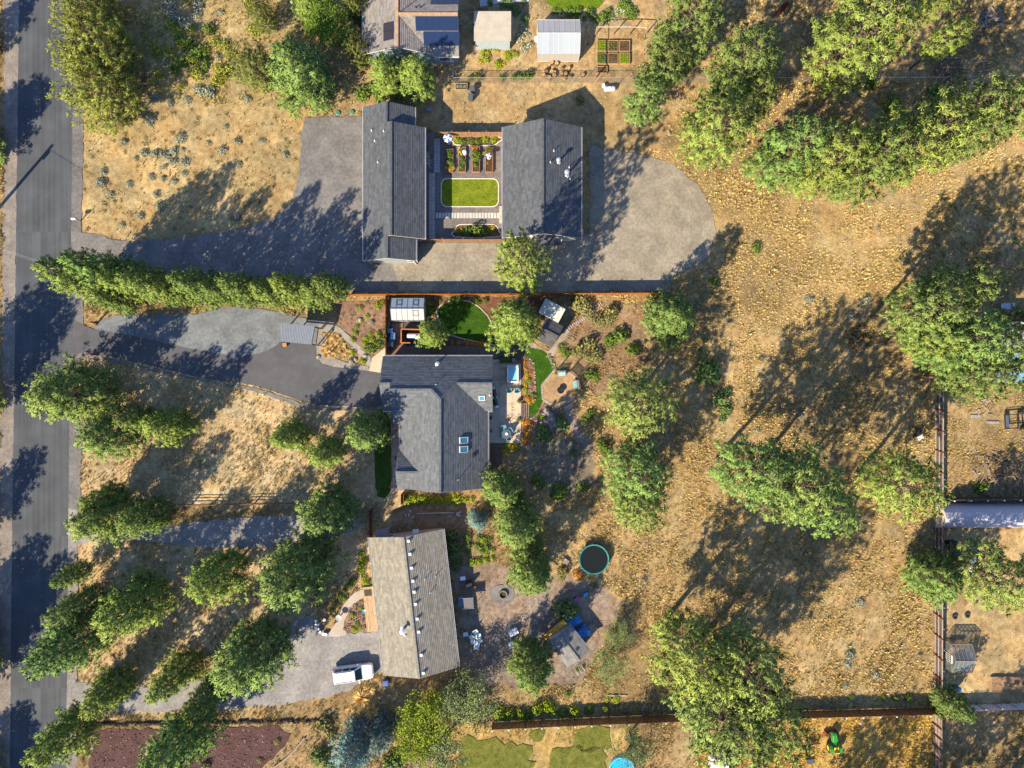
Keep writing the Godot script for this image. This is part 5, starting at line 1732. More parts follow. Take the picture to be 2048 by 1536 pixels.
func shrubs() -> void:
	make_bushes()
	rng.seed = 88
	# north-west slope
	plant("sage", "sagebrush", "grey-green sagebrush dotted over the sandy slope above the gravel driveway", "shrub", "sagebrush on the sandy slope", [[300, 240, 12], [340, 208, 12], [375, 200, 10], [247, 285, 13], [290, 306, 12], [310, 308, 11], [272, 317, 9], [330, 311, 11], [347, 302, 9], [361, 277, 15], [365, 300, 9], [346, 323, 9], [370, 325, 15], [330, 333, 9], [369, 347, 9], [416, 286, 11], [446, 300, 13], [475, 283, 11], [452, 253, 7], [208, 343, 13], [202, 367, 13], [259, 369, 12], [303, 354, 8], [327, 358, 9], [348, 363, 8], [478, 330, 13], [495, 198, 9], [222, 390, 10], [281, 432, 15], [320, 413, 15], [245, 450, 9], [312, 388, 10], [523, 282, 9], [570, 310, 8]])
	plant("sage", "sagebrush", "grey sagebrush among the green brush by the junipers", "shrub", "sagebrush in the brush", [[340, 10, 16], [345, 30, 15], [395, 15, 15], [370, 45, 16], [400, 180, 18], [420, 185, 14], [333, 125, 15], [440, 25, 10], [437, 115, 10], [395, 30, 12], [310, 195, 12]])
	plant("rabbit", "rabbitbrush", "yellow-green rabbitbrush among the grey sagebrush by the junipers", "shrub", "rabbitbrush in the brush", [[343, 50, 12], [358, 65, 15], [385, 60, 10], [340, 108, 14], [387, 122, 16], [397, 150, 15], [430, 85, 15], [448, 92, 16], [440, 140, 18], [455, 145, 16], [437, 163, 13], [365, 172, 12], [315, 102, 12], [320, 150, 14], [460, 108, 10], [500, 5, 14], [508, 62, 12], [480, 120, 10], [360, 90, 9], [410, 100, 9]])
	plant("green", "brush_shrub", "low grey-green brush between the sagebrush bushes", "shrub", "low brush", [[360, 80, 18], [380, 90, 16], [400, 110, 18], [365, 125, 16], [420, 60, 18], [350, 140, 14], [410, 130, 14]])
	scatter("weed", "weed", "small brown weed on the sandy slope above the gravel driveway", "weed", "weeds on the sandy slope", [[170, 270], [330, 190], [600, 240], [590, 400], [420, 460], [200, 460], [165, 400]], 110, 3, 6)
	plant("green", "brush_shrub", "bright green shrub at the south wall pines of the solar house", "shrub", "shrubs at the solar house pines", [[725, 188, 20], [760, 188, 18], [790, 190, 16], [742, 175, 12]])
	plant("olive", "round_shrub", "round olive shrub standing alone in the workshop's shadow", "shrub", "", [[1159, 201, 12, 1.0]])
	# courtyard
	plant("lime", "courtyard_shrub", "lime-green shrub in the bed along the courtyard's north fence", "shrub", "courtyard shrubs", [[914, 280, 10], [970, 279, 9], [988, 279, 10]])
	plant("green", "courtyard_shrub", "mid-green shrub in the bed along the courtyard's north fence", "shrub", "courtyard green shrubs", [[926, 284, 7], [941, 283, 9], [957, 284, 8]])
	plant("yellow", "flower_clump", "yellow flowers in the bed at the courtyard's south fence", "flowers", "courtyard yellow flowers", [[913, 461, 8], [924, 462, 7], [985, 457, 8]])
	plant("green", "courtyard_shrub", "green shrub in the bed at the courtyard's south fence", "shrub", "courtyard south shrubs", [[936, 464, 9], [953, 462, 14, 1.2], [967, 465, 10], [978, 463, 8], [917, 468, 8]])
	# planted mulch bed and golden grasses beside the driveway
	plant("gold", "ornamental_grass", "golden ornamental grass clump in the bed beside the driveway", "grass clump", "golden grasses by the driveway", [[646, 668, 8], [652, 678, 9], [660, 670, 8], [666, 682, 9], [650, 692, 9], [662, 696, 9], [674, 694, 9], [684, 688, 9], [690, 698, 9], [680, 706, 9], [668, 710, 8], [654, 708, 9], [700, 706, 8], [676, 676, 8], [690, 712, 7], [648, 700, 8], [683, 681, 6]])
	plant("sage", "silver_shrub", "silvery shrub in the mulch bed beside the short cedar fence", "shrub", "silver mulch bed shrubs", [[744, 645, 9], [713, 613, 6], [705, 662, 6], [637, 714, 7], [703, 722, 8], [716, 640, 5]])
	plant("lime", "mulch_bed_shrub", "yellow-green shrub in the mulch bed beside the short cedar fence", "shrub", "green mulch bed shrubs", [[720, 616, 6], [735, 632, 5], [722, 642, 7], [713, 655, 7], [711, 668, 8], [740, 668, 7], [757, 668, 7], [733, 678, 7], [744, 680, 6], [757, 612, 8], [765, 606, 7], [730, 686, 7], [706, 680, 6], [726, 722, 8], [706, 706, 8]])
	plant("green", "mulch_bed_shrub", "large green shrub where the mulch bed meets the concrete pad", "shrub", "large mulch bed shrubs", [[742, 697, 12], [757, 690, 12], [768, 676, 12], [772, 662, 8]])
	scatter("weed", "weed", "dry brown plant scattered in the mulch bed", "weed", "mulch bed weeds", [[680, 606], [772, 604], [772, 680], [735, 690], [680, 640]], 40, 3, 5)
	# lawn border by the greenhouse
	plant("green", "border_plant", "green plant in the bark border north of the dark lawn", "plant", "lawn border plants", [[879, 602, 5], [905, 600, 6], [918, 598, 8], [950, 602, 7], [958, 606, 6], [860, 610, 10], [862, 624, 9], [970, 602, 8]])
	plant("orange", "flower_clump", "orange flowers at the greenhouse's corner of the dark lawn", "flowers", "", [[865, 630, 5]])
	plant("orange", "border_plant", "rust-coloured plant along the south edge of the dark lawn", "plant", "rust border plants", [[905, 686, 7], [918, 686, 6], [935, 686, 8], [948, 688, 8], [962, 688, 8], [974, 689, 6]])
	# flower beds by the patio
	plant("orange", "flower_clump", "orange flowers in the bed between the patio and the long lawn", "flowers", "orange patio flowers", [[1050, 724, 7], [1048, 735, 7], [1060, 745, 6], [1058, 800, 8], [1053, 796, 7], [1050, 843, 7], [1058, 846, 7], [1052, 858, 8], [1055, 866, 7], [1050, 878, 8], [1054, 885, 7], [1046, 846, 6], [1064, 848, 6]])
	plant("yellow", "flower_clump", "yellow flowers in the bed between the patio and the long lawn", "flowers", "yellow patio flowers", [[1053, 751, 7], [1059, 806, 7], [1050, 770, 7], [1068, 886, 6], [1051, 808, 6], [1066, 800, 5], [1018, 893, 10], [1030, 893, 9], [1010, 905, 9]])
	plant("lime", "patio_shrub", "lime shrub in the bed between the patio and the long lawn", "shrub", "lime patio shrubs", [[1056, 762, 9], [1052, 782, 7], [1084, 835, 6], [1080, 858, 8], [1012, 893, 8]])
	plant("dark", "patio_shrub", "dark green shrub among the boulders by the octagonal terrace", "shrub", "dark patio shrubs", [[1086, 862, 14, 1.0], [1094, 872, 12, 0.9], [1084, 874, 10, 0.8], [1066, 790, 7], [1124, 846, 12], [1118, 838, 8]])
	plant("pink", "flower_clump", "dusty pink flowers among the stones of the patio beds", "flowers", "pink patio flowers", [[1048, 716, 6], [1054, 718, 6], [1052, 740, 5], [1062, 730, 5], [1062, 772, 6], [1045, 776, 6], [1060, 780, 5], [1050, 786, 6], [1058, 856, 6], [1066, 866, 6], [1046, 838, 5], [1070, 840, 6], [1072, 850, 6], [1060, 876, 5], [1116, 856, 7], [1112, 826, 6], [1064, 880, 5]])
	plant("white", "flower_clump", "white daisies along the long lawn's curved east edge", "flowers", "white daisies", [[1097, 712, 5], [1101, 719, 5], [1104, 726, 5], [1106, 733, 5], [1110, 739, 5]])
	plant("lime", "hedge_shrub", "lime-green shrub in the strip along the house's south wall", "shrub", "shrubs along the house's south wall", [[818, 997, 11], [833, 999, 11], [848, 999, 10], [864, 1000, 10], [880, 1000, 10], [896, 1000, 10], [912, 998, 11], [930, 999, 9], [944, 999, 9]])
	plant("dark", "front_shrub", "dark little shrub beside the front path", "shrub", "front path shrubs", [[796, 918, 6], [797, 932, 6], [797, 944, 5]])
	# scrub on the rise behind the terrace
	plant("olive", "scrub_bush", "olive scrub bush on the rise beside the boardwalk", "shrub", "scrub by the boardwalk", [[1163, 606, 20, 1.3], [1175, 620, 16, 1.1], [1218, 632, 18, 1.2], [1228, 622, 14, 1.0], [1196, 640, 13], [1178, 688, 18, 1.2], [1162, 700, 16], [1192, 712, 16, 1.0], [1180, 715, 12], [1150, 706, 12]])
	plant("green", "scrub_bush", "green bush on the slope between the boardwalk and the terrace", "shrub", "green bushes above the terrace", [[1240, 672, 16], [1220, 684, 14], [1124, 695, 12], [1132, 706, 11], [1266, 700, 12], [1270, 694, 9], [1180, 748, 10], [1190, 755, 10], [1178, 828, 10], [1170, 838, 9], [1184, 824, 8], [1120, 982, 14], [1148, 906, 9], [1165, 974, 12], [1112, 990, 12], [1076, 962, 14], [1204, 888, 12, 1.2], [1210, 900, 14, 1.2]])
	plant("dark", "round_shrub", "round dark green shrub in the dry field east of the terrace pine", "shrub", "", [[1412, 744, 28, 2.2]])
	plant("dark", "scrub_bush", "dark bush in the shade of the back field", "shrub", "dark back field bushes", [[1440, 800, 16], [1450, 820, 14], [1444, 838, 12], [1452, 785, 10], [1410, 680, 9], [1402, 702, 7]])
	plant("sage", "sagebrush", "pale sagebrush scattered in the dry back fields", "shrub", "sagebrush in the back fields", [[1618, 598, 14], [1730, 600, 14], [1700, 630, 12], [1672, 665, 10], [1726, 690, 12], [1756, 457, 8], [1740, 405, 9], [1515, 860, 12], [1600, 830, 10], [1752, 1348, 10], [1690, 1370, 10], [1476, 1080, 9], [1288, 1160, 9], [1720, 1205, 12], [1700, 1310, 14], [1695, 1328, 12], [1190, 1176, 8], [1840, 1310, 10]])
	plant("green", "field_shrub", "small bright green shrub in the dry fields", "shrub", "green field shrubs", [[1512, 496, 12], [1426, 563, 11], [1910, 418, 6], [1903, 408, 5], [2030, 480, 6], [1610, 680, 6], [1960, 975, 12], [1740, 165, 16, 1.2], [1780, 215, 20, 1.6], [1870, 185, 16], [1815, 1395, 9], [1702, 1393, 8], [1765, 1395, 7], [1790, 1395, 7]])
	# south lot
	plant("gold", "grass_mound", "big golden dry grass mound beside the parked car", "grass clump", "", [[722, 1398, 28, 1.3]])
	plant("gold", "grass_mound", "brown dry grass spilling beside the big golden mound", "grass clump", "brown grass mounds", [[742, 1420, 20, 0.9], [738, 1380, 18, 0.8], [702, 1418, 14, 0.6]])
	plant("lime", "porch_shrub", "yellow-green shrub along the long house's west wall", "shrub", "west wall shrubs", [[728, 1158, 10], [722, 1142, 10], [725, 1125, 10], [735, 1165, 8], [724, 1108, 8]])
	plant("pink", "flower_clump", "mixed flowers in the bed beside the curved front walk", "flowers", "front walk flowers", [[700, 1225, 8], [710, 1215, 8], [722, 1205, 8], [728, 1222, 8], [705, 1240, 9], [715, 1250, 8], [728, 1240, 8], [698, 1252, 8], [732, 1255, 7], [718, 1232, 8]])
	plant("lime", "bed_plant", "lime plant in the bed beside the curved front walk", "plant", "front walk plants", [[706, 1230, 7], [713, 1245, 8], [722, 1216, 7], [710, 1258, 7], [720, 1256, 6]])
	plant("green", "bed_plant", "low green plant on the slope above the curved front walk", "plant", "slope plants", [[690, 1180, 9], [700, 1170, 9], [682, 1192, 8], [672, 1206, 8], [708, 1160, 8], [664, 1220, 8], [690, 1196, 7]])
	plant("green", "vegetable_plant", "leafy vegetable plant in the patch east of the long house", "plant", "vegetable patch plants", [[935, 1075, 8], [938, 1090, 8], [934, 1105, 8], [960, 1075, 10], [970, 1085, 9], [958, 1092, 9], [975, 1095, 8], [964, 1102, 8], [980, 1078, 7]])
	plant("lime", "vegetable_plant", "lime vegetable plant in the patch east of the long house", "plant", "lime vegetable plants", [[945, 1124, 8], [958, 1122, 8], [972, 1120, 8], [985, 1116, 7], [968, 1080, 7], [972, 1106, 7], [985, 1100, 6]])
	plant("dark", "wall_shrub", "dark shrub in the shade of the long house's east wall", "shrub", "east wall shrubs", [[905, 1068, 14, 1.2], [910, 1090, 12], [908, 1110, 10], [914, 1130, 8]])
	plant("dark", "round_shrub", "round dark green shrub beside the blue tarpaulins", "shrub", "", [[1132, 1217, 23, 2.4]])
	plant("orange", "flower_bush", "orange-flowered bush beside the trampoline", "shrub", "", [[1156, 1150, 12, 0.9]])
	plant("olive", "scrub_bush", "olive scrub between the trampoline and the pine", "shrub", "scrub by the trampoline", [[1128, 1140, 14], [1122, 1152, 12], [1186, 1170, 8]])
	plant("lime", "fence_shrub", "yellow-green shrub along the brown board fence", "shrub", "shrubs along the brown fence", [[1000, 1425, 14, 1.1], [1020, 1425, 13, 1.0], [1040, 1428, 13, 1.0], [1075, 1415, 16, 1.3], [1095, 1408, 16, 1.3], [1105, 1420, 13, 1.0], [1150, 1422, 13, 1.1], [985, 1420, 12], [1210, 1416, 10, 0.9], [1232, 1398, 9], [1215, 1398, 9], [1270, 1424, 6]])
	plant("green", "fence_shrub", "dark-leaved shrub between the yellow-green ones along the brown fence", "shrub", "dark shrubs along the brown fence", [[1058, 1428, 12], [1125, 1424, 10], [1178, 1420, 11], [1135, 1386, 6]])
	plant("olive", "scrub_bush", "olive bush on the red cinder bed's edge", "shrub", "bushes at the cinder bed", [[650, 1445, 20, 1.4], [660, 1465, 14], [555, 1482, 8], [412, 1530, 9], [520, 1520, 7]])
	plant("dark", "scrub_bush", "dark scrub under the blue spruce", "shrub", "scrub under the spruce", [[640, 1510, 22, 1.4], [790, 1520, 20, 1.5], [660, 1530, 16]])
	scatter("weed", "weed", "small weed in the dry front yard", "weed", "weeds in the front yard", [[390, 790], [560, 810], [700, 960], [600, 985], [380, 985], [420, 880]], 45, 3, 6)
	scatter("weed", "weed", "small dark weed in the south grove", "weed", "weeds in the south grove", [[180, 1100], [500, 1100], [560, 1180], [420, 1350], [200, 1350]], 90, 3, 6)
	scatter("sage", "sagebrush", "small sagebrush in the dry front yard", "shrub", "sagebrush in the front yard", [[200, 900], [420, 790], [560, 850], [420, 960]], 6, 5, 9)
	# north garden
	scatter("lime", "garden_plant", "yellow-green plant in the flower garden below the flat-roofed shed", "plant", "north garden plants", [[952, 90], [1020, 90], [1040, 110], [1000, 140], [955, 130]], 16, 5, 9)
	scatter("yellow", "flower_clump", "yellow flowers in the flower garden below the flat-roofed shed", "flowers", "north garden flowers", [[952, 90], [1020, 90], [1040, 110], [1000, 140], [955, 130]], 10, 4, 7)
	scatter("white", "flower_clump", "white flowers between the flat-roofed shed and the film greenhouse", "flowers", "north white flowers", [[1038, 40], [1062, 50], [1060, 110], [1040, 110]], 12, 5, 9)
	scatter("green", "garden_plant", "green garden plant along the upper lawn", "plant", "upper lawn plants", [[1105, 20], [1200, 22], [1260, 0], [1275, 30], [1210, 45], [1120, 34]], 26, 6, 11)
	scatter("white", "flower_clump", "pale flowers along the upper lawn", "flowers", "upper lawn flowers", [[1105, 20], [1200, 22], [1260, 0], [1275, 30], [1210, 45], [1120, 34]], 18, 4, 8)
	scatter("dark", "garden_plant", "dark garden plant beside the flat-roofed shed", "plant", "dark garden plants", [[975, 5], [1050, 5], [1050, 40], [1030, 36], [1025, 14], [975, 14]], 10, 6, 10)
	plant("green", "fence_plant", "young arborvitae planted along the chain-link fence", "plant", "plants along the chain-link fence", [[940, 158, 6, 0.8], [953, 153, 6, 1.0], [962, 157, 6, 0.8], [1027, 155, 6, 1.0], [1040, 155, 7, 0.9], [1052, 152, 8, 1.0], [1060, 152, 8, 0.9], [1004, 158, 7, 0.8]])

# ---------------------------------------------------------------- dry grass
func dry_grass() -> void:
	rng.seed = 4242
	var nz := FastNoiseLite.new()
	nz.seed = 3
	nz.frequency = 0.16
	nz.fractal_octaves = 3
	var meshes := []
	for i in 4:
		var mb := MB.new()
		for k in 20:
			var az := rng.randf_range(0.0, TAU)
			var lean := rng.randf_range(0.3, 1.0) * (1.4 if i == 3 else 1.0)
			var root := Vector3(cos(az), 0, sin(az)) * rng.randf_range(0.0, 0.12)
			var e := Vector3(cos(az) * lean * 0.30, rng.randf_range(0.14, 0.34) * (0.5 if i == 3 else 1.0), sin(az) * lean * 0.30)
			var s := Vector3(-sin(az), 0, cos(az)) * rng.randf_range(0.012, 0.024)
			mb.col = vary(Color(0.9, 0.9, 0.9), 0.22)
			mb.tri(root - s, root + s, e)
			mb.tri(root - s * 0.4, e * 0.6 + s * 1.3, e)
		meshes.append(mb.mesh())
	# per zone: [chance, scale low, scale high, colour, colour]
	var z := {0: [0.75, 0.5, 1.15, lc(0.573, 0.451, 0.193), lc(0.431, 0.337, 0.154)], 1: [1.0, 0.55, 1.35, lc(0.693, 0.547, 0.232), lc(0.503, 0.382, 0.166)], 2: [0.20, 0.35, 0.75, lc(0.670, 0.534, 0.243), lc(0.478, 0.382, 0.188)], 3: [0.8, 0.5, 1.0, lc(0.659, 0.541, 0.274), lc(0.496, 0.418, 0.216)], 4: [0.14, 0.4, 0.9, lc(0.645, 0.509, 0.221), lc(0.454, 0.363, 0.166)], 5: [0.03, 0.4, 0.7, lc(0.598, 0.470, 0.198), lc(0.550, 0.432, 0.188)], 6: [0.12, 0.4, 0.8, lc(0.503, 0.395, 0.209), lc(0.431, 0.356, 0.209)], 7: [0.6, 0.6, 1.1, lc(0.645, 0.509, 0.176), lc(0.359, 0.369, 0.122)], 8: [0.95, 0.7, 1.3, lc(0.742, 0.547, 0.143), lc(0.598, 0.445, 0.132)], 9: [0.6, 0.4, 0.8, lc(0.550, 0.470, 0.166), lc(0.323, 0.343, 0.077)], 10: [0.5, 0.5, 0.9, lc(0.334, 0.331, 0.166), lc(0.394, 0.356, 0.188)], 11: [0.55, 0.5, 1.1, lc(0.573, 0.395, 0.154), lc(0.406, 0.287, 0.132)]}
	var xf := [[], [], [], []]
	var cl := [[], [], [], []]
	var step := 0.26
	var x := -67.0
	while x < 67.0:
		var y := -51.0
		while y < 51.0:
			var px := x + rng.randf_range(-0.5, 0.5) * step
			var pz := y + rng.randf_range(-0.5, 0.5) * step
			var id := zone_at(px, pz)
			if id < 100:
				var q: Array = z[id]
				var f := nz.get_noise_2d(px, pz)
				if rng.randf() < q[0] * clampf(1.0 + 0.8 * f, 0.5, 1.25):
					var bunch := rng.randf() < 0.34 + 0.5 * f
					var s := rng.randf_range(q[1], q[2]) * (1.0 + 0.4 * f) * (1.0 if bunch else 0.55)
					var b := Basis(Vector3.UP, rng.randf_range(0.0, TAU)).scaled(Vector3(s, s * rng.randf_range(0.7, 1.2), s))
					var i := rng.randi() % 3 if bunch else (3 if rng.randf() < 0.6 else rng.randi() % 3)
					xf[i].append(Transform3D(b, Vector3(px, -0.06, pz)))
					var c: Color = q[3]
					cl[i].append(vary(c.lerp(q[4], rng.randf()), 0.16))
			y += step
		x += step
	for i in 4: stuff_copies("dry_grass", meshes[i], xf[i], cl[i], M.straw)
	# blades on the lawns
	var lm := MB.new()
	for k in 12:
		var d := unit()
		var root := Vector3(d.x, 0, d.z) * 0.10
		var s := Vector3(-d.z, 0, d.x).normalized() * 0.012
		lm.col = vary(Color(1, 1, 1), 0.2)
		lm.tri(root - s, root + s, root + Vector3(d.x * 0.04, rng.randf_range(0.04, 0.075), d.z * 0.04))
	var lx := []
	var lcs := []
	for q in lawns:
		var lo := Vector2(1e9, 1e9)
		var hi := -lo
		for p in q[0]:
			lo = lo.min(p)
			hi = hi.max(p)
		var n := int((hi.x - lo.x) * (hi.y - lo.y) * 26.0 * q[2])
		for i in mini(n, 14000):
			var p := Vector2(rng.randf_range(lo.x, hi.x), rng.randf_range(lo.y, hi.y))
			if not Geometry2D.is_point_in_polygon(p, q[0]): continue
			lx.append(Transform3D(Basis(Vector3.UP, rng.randf_range(0.0, TAU)).scaled(Vector3.ONE * rng.randf_range(0.8, 1.4)), Vector3(p.x, 0.018, p.y)))
			lcs.append(vary(q[1], 0.22))
	stuff_copies("lawn_grass", lm.mesh(), lx, lcs, M.leaf)
	print("tufts ", xf[0].size() * 3, " blades ", lx.size())

func stuff_copies(called: String, mesh: Mesh, xf: Array, cl: Array, m: Material) -> void:
	var mm := MultiMesh.new()
	mm.transform_format = MultiMesh.TRANSFORM_3D
	mm.use_colors = true
	mm.mesh = mesh
	mm.instance_count = xf.size()
	for i in xf.size():
		mm.set_instance_transform(i, xf[i])
		mm.set_instance_color(i, cl[i])
	var o := MultiMeshInstance3D.new()
	o.name = numbered(called)
	o.multimesh = mm
	o.material_override = m
	o.set_meta("kind", "stuff")
	o.set_meta("label", "dry golden bunch grass covering the open ground" if called == "dry_grass" else "short green grass of the lawns")
	o.set_meta("category", "grass")
	add_child(o)

# ---------------------------------------------------------------- small builders
func lift(p: Vector3, y: float) -> Vector3:
	return Vector3(p.x, y, p.z)

func plant_in(kind: String, called: String, label: String, cat: String, group: String, y: float, spots: Array) -> void:
	for s in spots:
		var o := single(called, label, cat, bushes[kind][rng.randi() % 3], M.leaf_a, lift(at(s[0], s[1]), y), rng.randf_range(0.0, TAU), group)
		var r: float = s[2] / 8.0
		o.scale = Vector3(r, s[3] * 2.0 if s.size() > 3 else r, r)

func planter(label: String, r: Array, h: float, col: Color, group := "", soil := Color(0.12, 0.075, 0.045)) -> void:
	var a := at(r[0], r[1])
	var b := at(r[2], r[3])
	var w := b.x - a.x
	var d := b.z - a.z
	var t := thing("raised_bed", label, "raised bed", (a + b) / 2, 0.0, group)
	for s in [-1.0, 1.0]:
		var mb := MB.new()
		mb.col = vary(col, 0.1)
		mb.box(Vector3(s * (w / 2 - 0.03), h / 2, 0), Vector3(0.06, h, d))
		part(t, "side_board", mb, M.wood)
		mb = MB.new()
		mb.col = vary(col, 0.1)
		mb.box(Vector3(0, h / 2 - 0.003, s * (d / 2 - 0.03)), Vector3(w - 0.12, h, 0.06))
		part(t, "end_board", mb, M.wood)
	var mb2 := MB.new()
	mb2.col = soil
	mb2.box(Vector3(0, (h - 0.08) / 2, 0), Vector3(w - 0.13, h - 0.08, d - 0.13))
	part(t, "soil", mb2, M.soil)

func umbrella(label: String, p: Vector3, h: float, r: float, cols: Array) -> void:
	var t := thing("umbrella", label, "umbrella", p)
	var mb := MB.new()
	mb.col = lc(0.5, 0.48, 0.45)
	mb.tube(Vector3.ZERO, Vector3(0, h, 0), 0.022, 0.022, 8)
	mb.lathe(Vector3.ZERO, [[0.22, 0.0], [0.22, 0.06], [0.03, 0.10]], 12)
	part(t, "pole", mb, M.paint)
	for i in 8:
		mb = MB.new()
		mb.col = cols[i % cols.size()]
		var a := TAU * i / 8
		var b := TAU * (i + 1) / 8
		var top := Vector3(0, h, 0)
		var m0 := Vector3(cos(a) * r * 0.55, h - 0.10 * r, sin(a) * r * 0.55)
		var m1 := Vector3(cos(b) * r * 0.55, h - 0.10 * r, sin(b) * r * 0.55)
		var e0 := Vector3(cos(a) * r, h - 0.33 * r, sin(a) * r)
		var e1 := Vector3(cos(b) * r, h - 0.33 * r, sin(b) * r)
		mb.tri(top, m1, m0)
		mb.quad(m0, m1, e1, e0)
		part(t, "canopy_panel", mb, M.matte)

func chair(called: String, label: String, p: Vector3, turn: float, col: Color, cushion: Color, group := "") -> Node3D:
	var t := thing(called, label, "chair", p, turn, group)
	var mb := MB.new()
	mb.col = cushion
	mb.box(Vector3(0, 0.42, 0), Vector3(0.52, 0.09, 0.52))
	part(t, "seat", mb, M.plastic)
	mb = MB.new()
	mb.col = cushion
	mb.box(Vector3(0, 0.68, -0.26), Vector3(0.50, 0.46, 0.07), Basis(Vector3.RIGHT, -0.22))
	part(t, "backrest", mb, M.plastic)
	for s in [-1.0, 1.0]:
		mb = MB.new()
		mb.col = col
		mb.beam(Vector3(s * 0.29, 0.62, -0.24), Vector3(s * 0.29, 0.60, 0.24), 0.06, 0.04)
		part(t, "armrest", mb, M.plastic)
		for z in [-0.22, 0.22]:
			mb = MB.new()
			mb.col = col
			mb.beam(Vector3(s * 0.26, 0, z), Vector3(s * 0.26, 0.60 if z > 0 else 0.64, z), 0.045, 0.045)
			part(t, "leg", mb, M.plastic)
	return t

func garden_bench(label: String, p: Vector3, turn: float, w: float, col: Color, cushion: Color) -> void:
	var t := thing("garden_bench", label, "bench", p, turn)
	var mb := MB.new()
	for i in 4:
		mb = MB.new()
		mb.col = vary(col, 0.1)
		mb.box(Vector3(0, 0.42, -0.2 + i * 0.14), Vector3(w, 0.035, 0.11))
		part(t, "seat_slat", mb, M.wood)
	for i in 3:
		mb = MB.new()
		mb.col = vary(col, 0.1)
		mb.box(Vector3(0, 0.55 + i * 0.14, -0.30 - i * 0.03), Vector3(w, 0.10, 0.03))
		part(t, "back_slat", mb, M.wood)
	for s in [-1.0, 1.0]:
		mb = MB.new()
		mb.col = col
		mb.beam(Vector3(s * (w / 2 - 0.05), 0, 0.2), Vector3(s * (w / 2 - 0.05), 0.62, 0.2), 0.06, 0.06)
		mb.beam(Vector3(s * (w / 2 - 0.05), 0, -0.26), Vector3(s * (w / 2 - 0.05), 0.95, -0.36), 0.06, 0.06)
		mb.beam(Vector3(s * (w / 2 - 0.05), 0.62, 0.25), Vector3(s * (w / 2 - 0.05), 0.62, -0.32), 0.07, 0.04)
		part(t, "end_frame", mb, M.wood)
	for i in 3:
		mb = MB.new()
		mb.col = vary(cushion, 0.15)
		mb.box(Vector3((i - 1) * w * 0.29, 0.49, 0.0), Vector3(w * 0.26, 0.10, 0.42))
		part(t, "cushion", mb, M.matte)

func tank(label: String, p: Vector3, turn: float, l: float, r: float, col: Color, dome: Color) -> void:
	var t := thing("propane_tank", label, "tank", p, turn)
	var mb := MB.new()
	mb.col = col
	var prof := [[0.0, -l / 2]]
	for i in 6: prof.append([r * sin(PI / 2 * (i + 1) / 6), -l / 2 + r * 0.7 * (1.0 - cos(PI / 2 * (i + 1) / 6))])
	for i in 6: prof.append([r * cos(PI / 2 * i / 6), l / 2 - r * 0.7 + r * 0.7 * sin(PI / 2 * i / 6)])
	prof.append([0.0, l / 2])
	mb.lathe(Vector3(0, r + 0.18, 0), prof, 20, Basis(Vector3(0, 1, 0), Vector3(1, 0, 0), Vector3(0, 0, -1)))
	part(t, "vessel", mb, M.gloss)
	for s in [-1.0, 1.0]:
		mb = MB.new()
		mb.col = lc(0.4, 0.4, 0.4)
		mb.box(Vector3(s * l * 0.28, 0.12, 0), Vector3(0.12, 0.24, r * 1.3))
		part(t, "foot", mb, M.paint)
	mb = MB.new()
	mb.col = dome
	mb.lathe(Vector3(0, 2 * r + 0.14, 0), [[0.15, 0.0], [0.15, 0.10], [0.11, 0.17], [0.0, 0.19]], 14)
	part(t, "valve_dome", mb, M.plastic)

func rock(called: String, label: String, p: Vector3, r: float, col: Color, group: String, cat := "rock") -> void:
	var mb := MB.new()
	mb.col = vary(col, 0.15)
	mb.blob(Vector3(0, r * 0.25, 0), Vector3(r, r * 0.62, r * rng.randf_range(0.65, 0.95)), 9, 0.14, rng)
	single(called, label, cat, mb, M.rock, p, rng.randf_range(0.0, TAU), group)

func log_round(label: String, group: String, p: Vector3, r: float, l: float, upright: bool, turn: float) -> void:
	var t := thing("log_round", label, "log", p, turn, group)
	var b := Basis() if upright else Basis(Vector3.RIGHT, PI / 2)
	var o := Vector3.ZERO if upright else Vector3(0, r, -l / 2)
	var mb := MB.new()
	mb.col = vary(lc(0.22, 0.15, 0.10), 0.15)
	mb.lathe(o, [[r, 0.0], [r * 1.02, l * 0.5], [r * 0.98, l]], 12, b)
	part(t, "bark", mb, M.bark)
	mb = MB.new()
	mb.col = vary(lc(0.55, 0.38, 0.19), 0.12)
	mb.lathe(o, [[r * 0.97, l], [0.0, l + 0.01]], 12, b)
	mb.lathe(o, [[0.0, 0.0], [r * 0.97, 0.0]], 12, b)
	part(t, "cut_face", mb, M.wood)

func bin(called: String, label: String, p: Vector3, turn: float, s: Vector3, col: Color, group := "") -> void:
	var t := thing(called, label, "bin", p, turn, group)
	var mb := MB.new()
	mb.col = col
	var w := s.x / 2
	var d := s.z / 2
	var q := func(f, y): return [Vector3(-w * f, y, d * f), Vector3(w * f, y, d * f), Vector3(w * f, y, -d * f), Vector3(-w * f, y, -d * f)]
	var lo: Array = q.call(0.82, 0.0)
	var hi: Array = q.call(1.0, s.y)
	for i in 4: mb.quad(lo[i], lo[(i + 1) % 4], hi[(i + 1) % 4], hi[i])
	mb.quad(lo[3], lo[2], lo[1], lo[0])
	part(t, "body", mb, M.plastic)
	mb = MB.new()
	mb.col = col * 1.25
	mb.box(Vector3(0, s.y + 0.03, 0), Vector3(s.x * 1.06, 0.05, s.z * 1.06))
	mb.box(Vector3(0, s.y + 0.07, 0.02), Vector3(s.x * 0.8, 0.04, s.z * 0.7))
	part(t, "lid", mb, M.plastic)
	for k in [-1.0, 1.0]:
		mb = MB.new()
		mb.col = lc(0.02, 0.02, 0.02)
		mb.tube(Vector3(k * w * 0.7, 0.1, -d * 0.92), Vector3(k * w * 0.9, 0.1, -d * 0.92), 0.1, 0.1, 12)
		part(t, "wheel", mb, M.plastic)

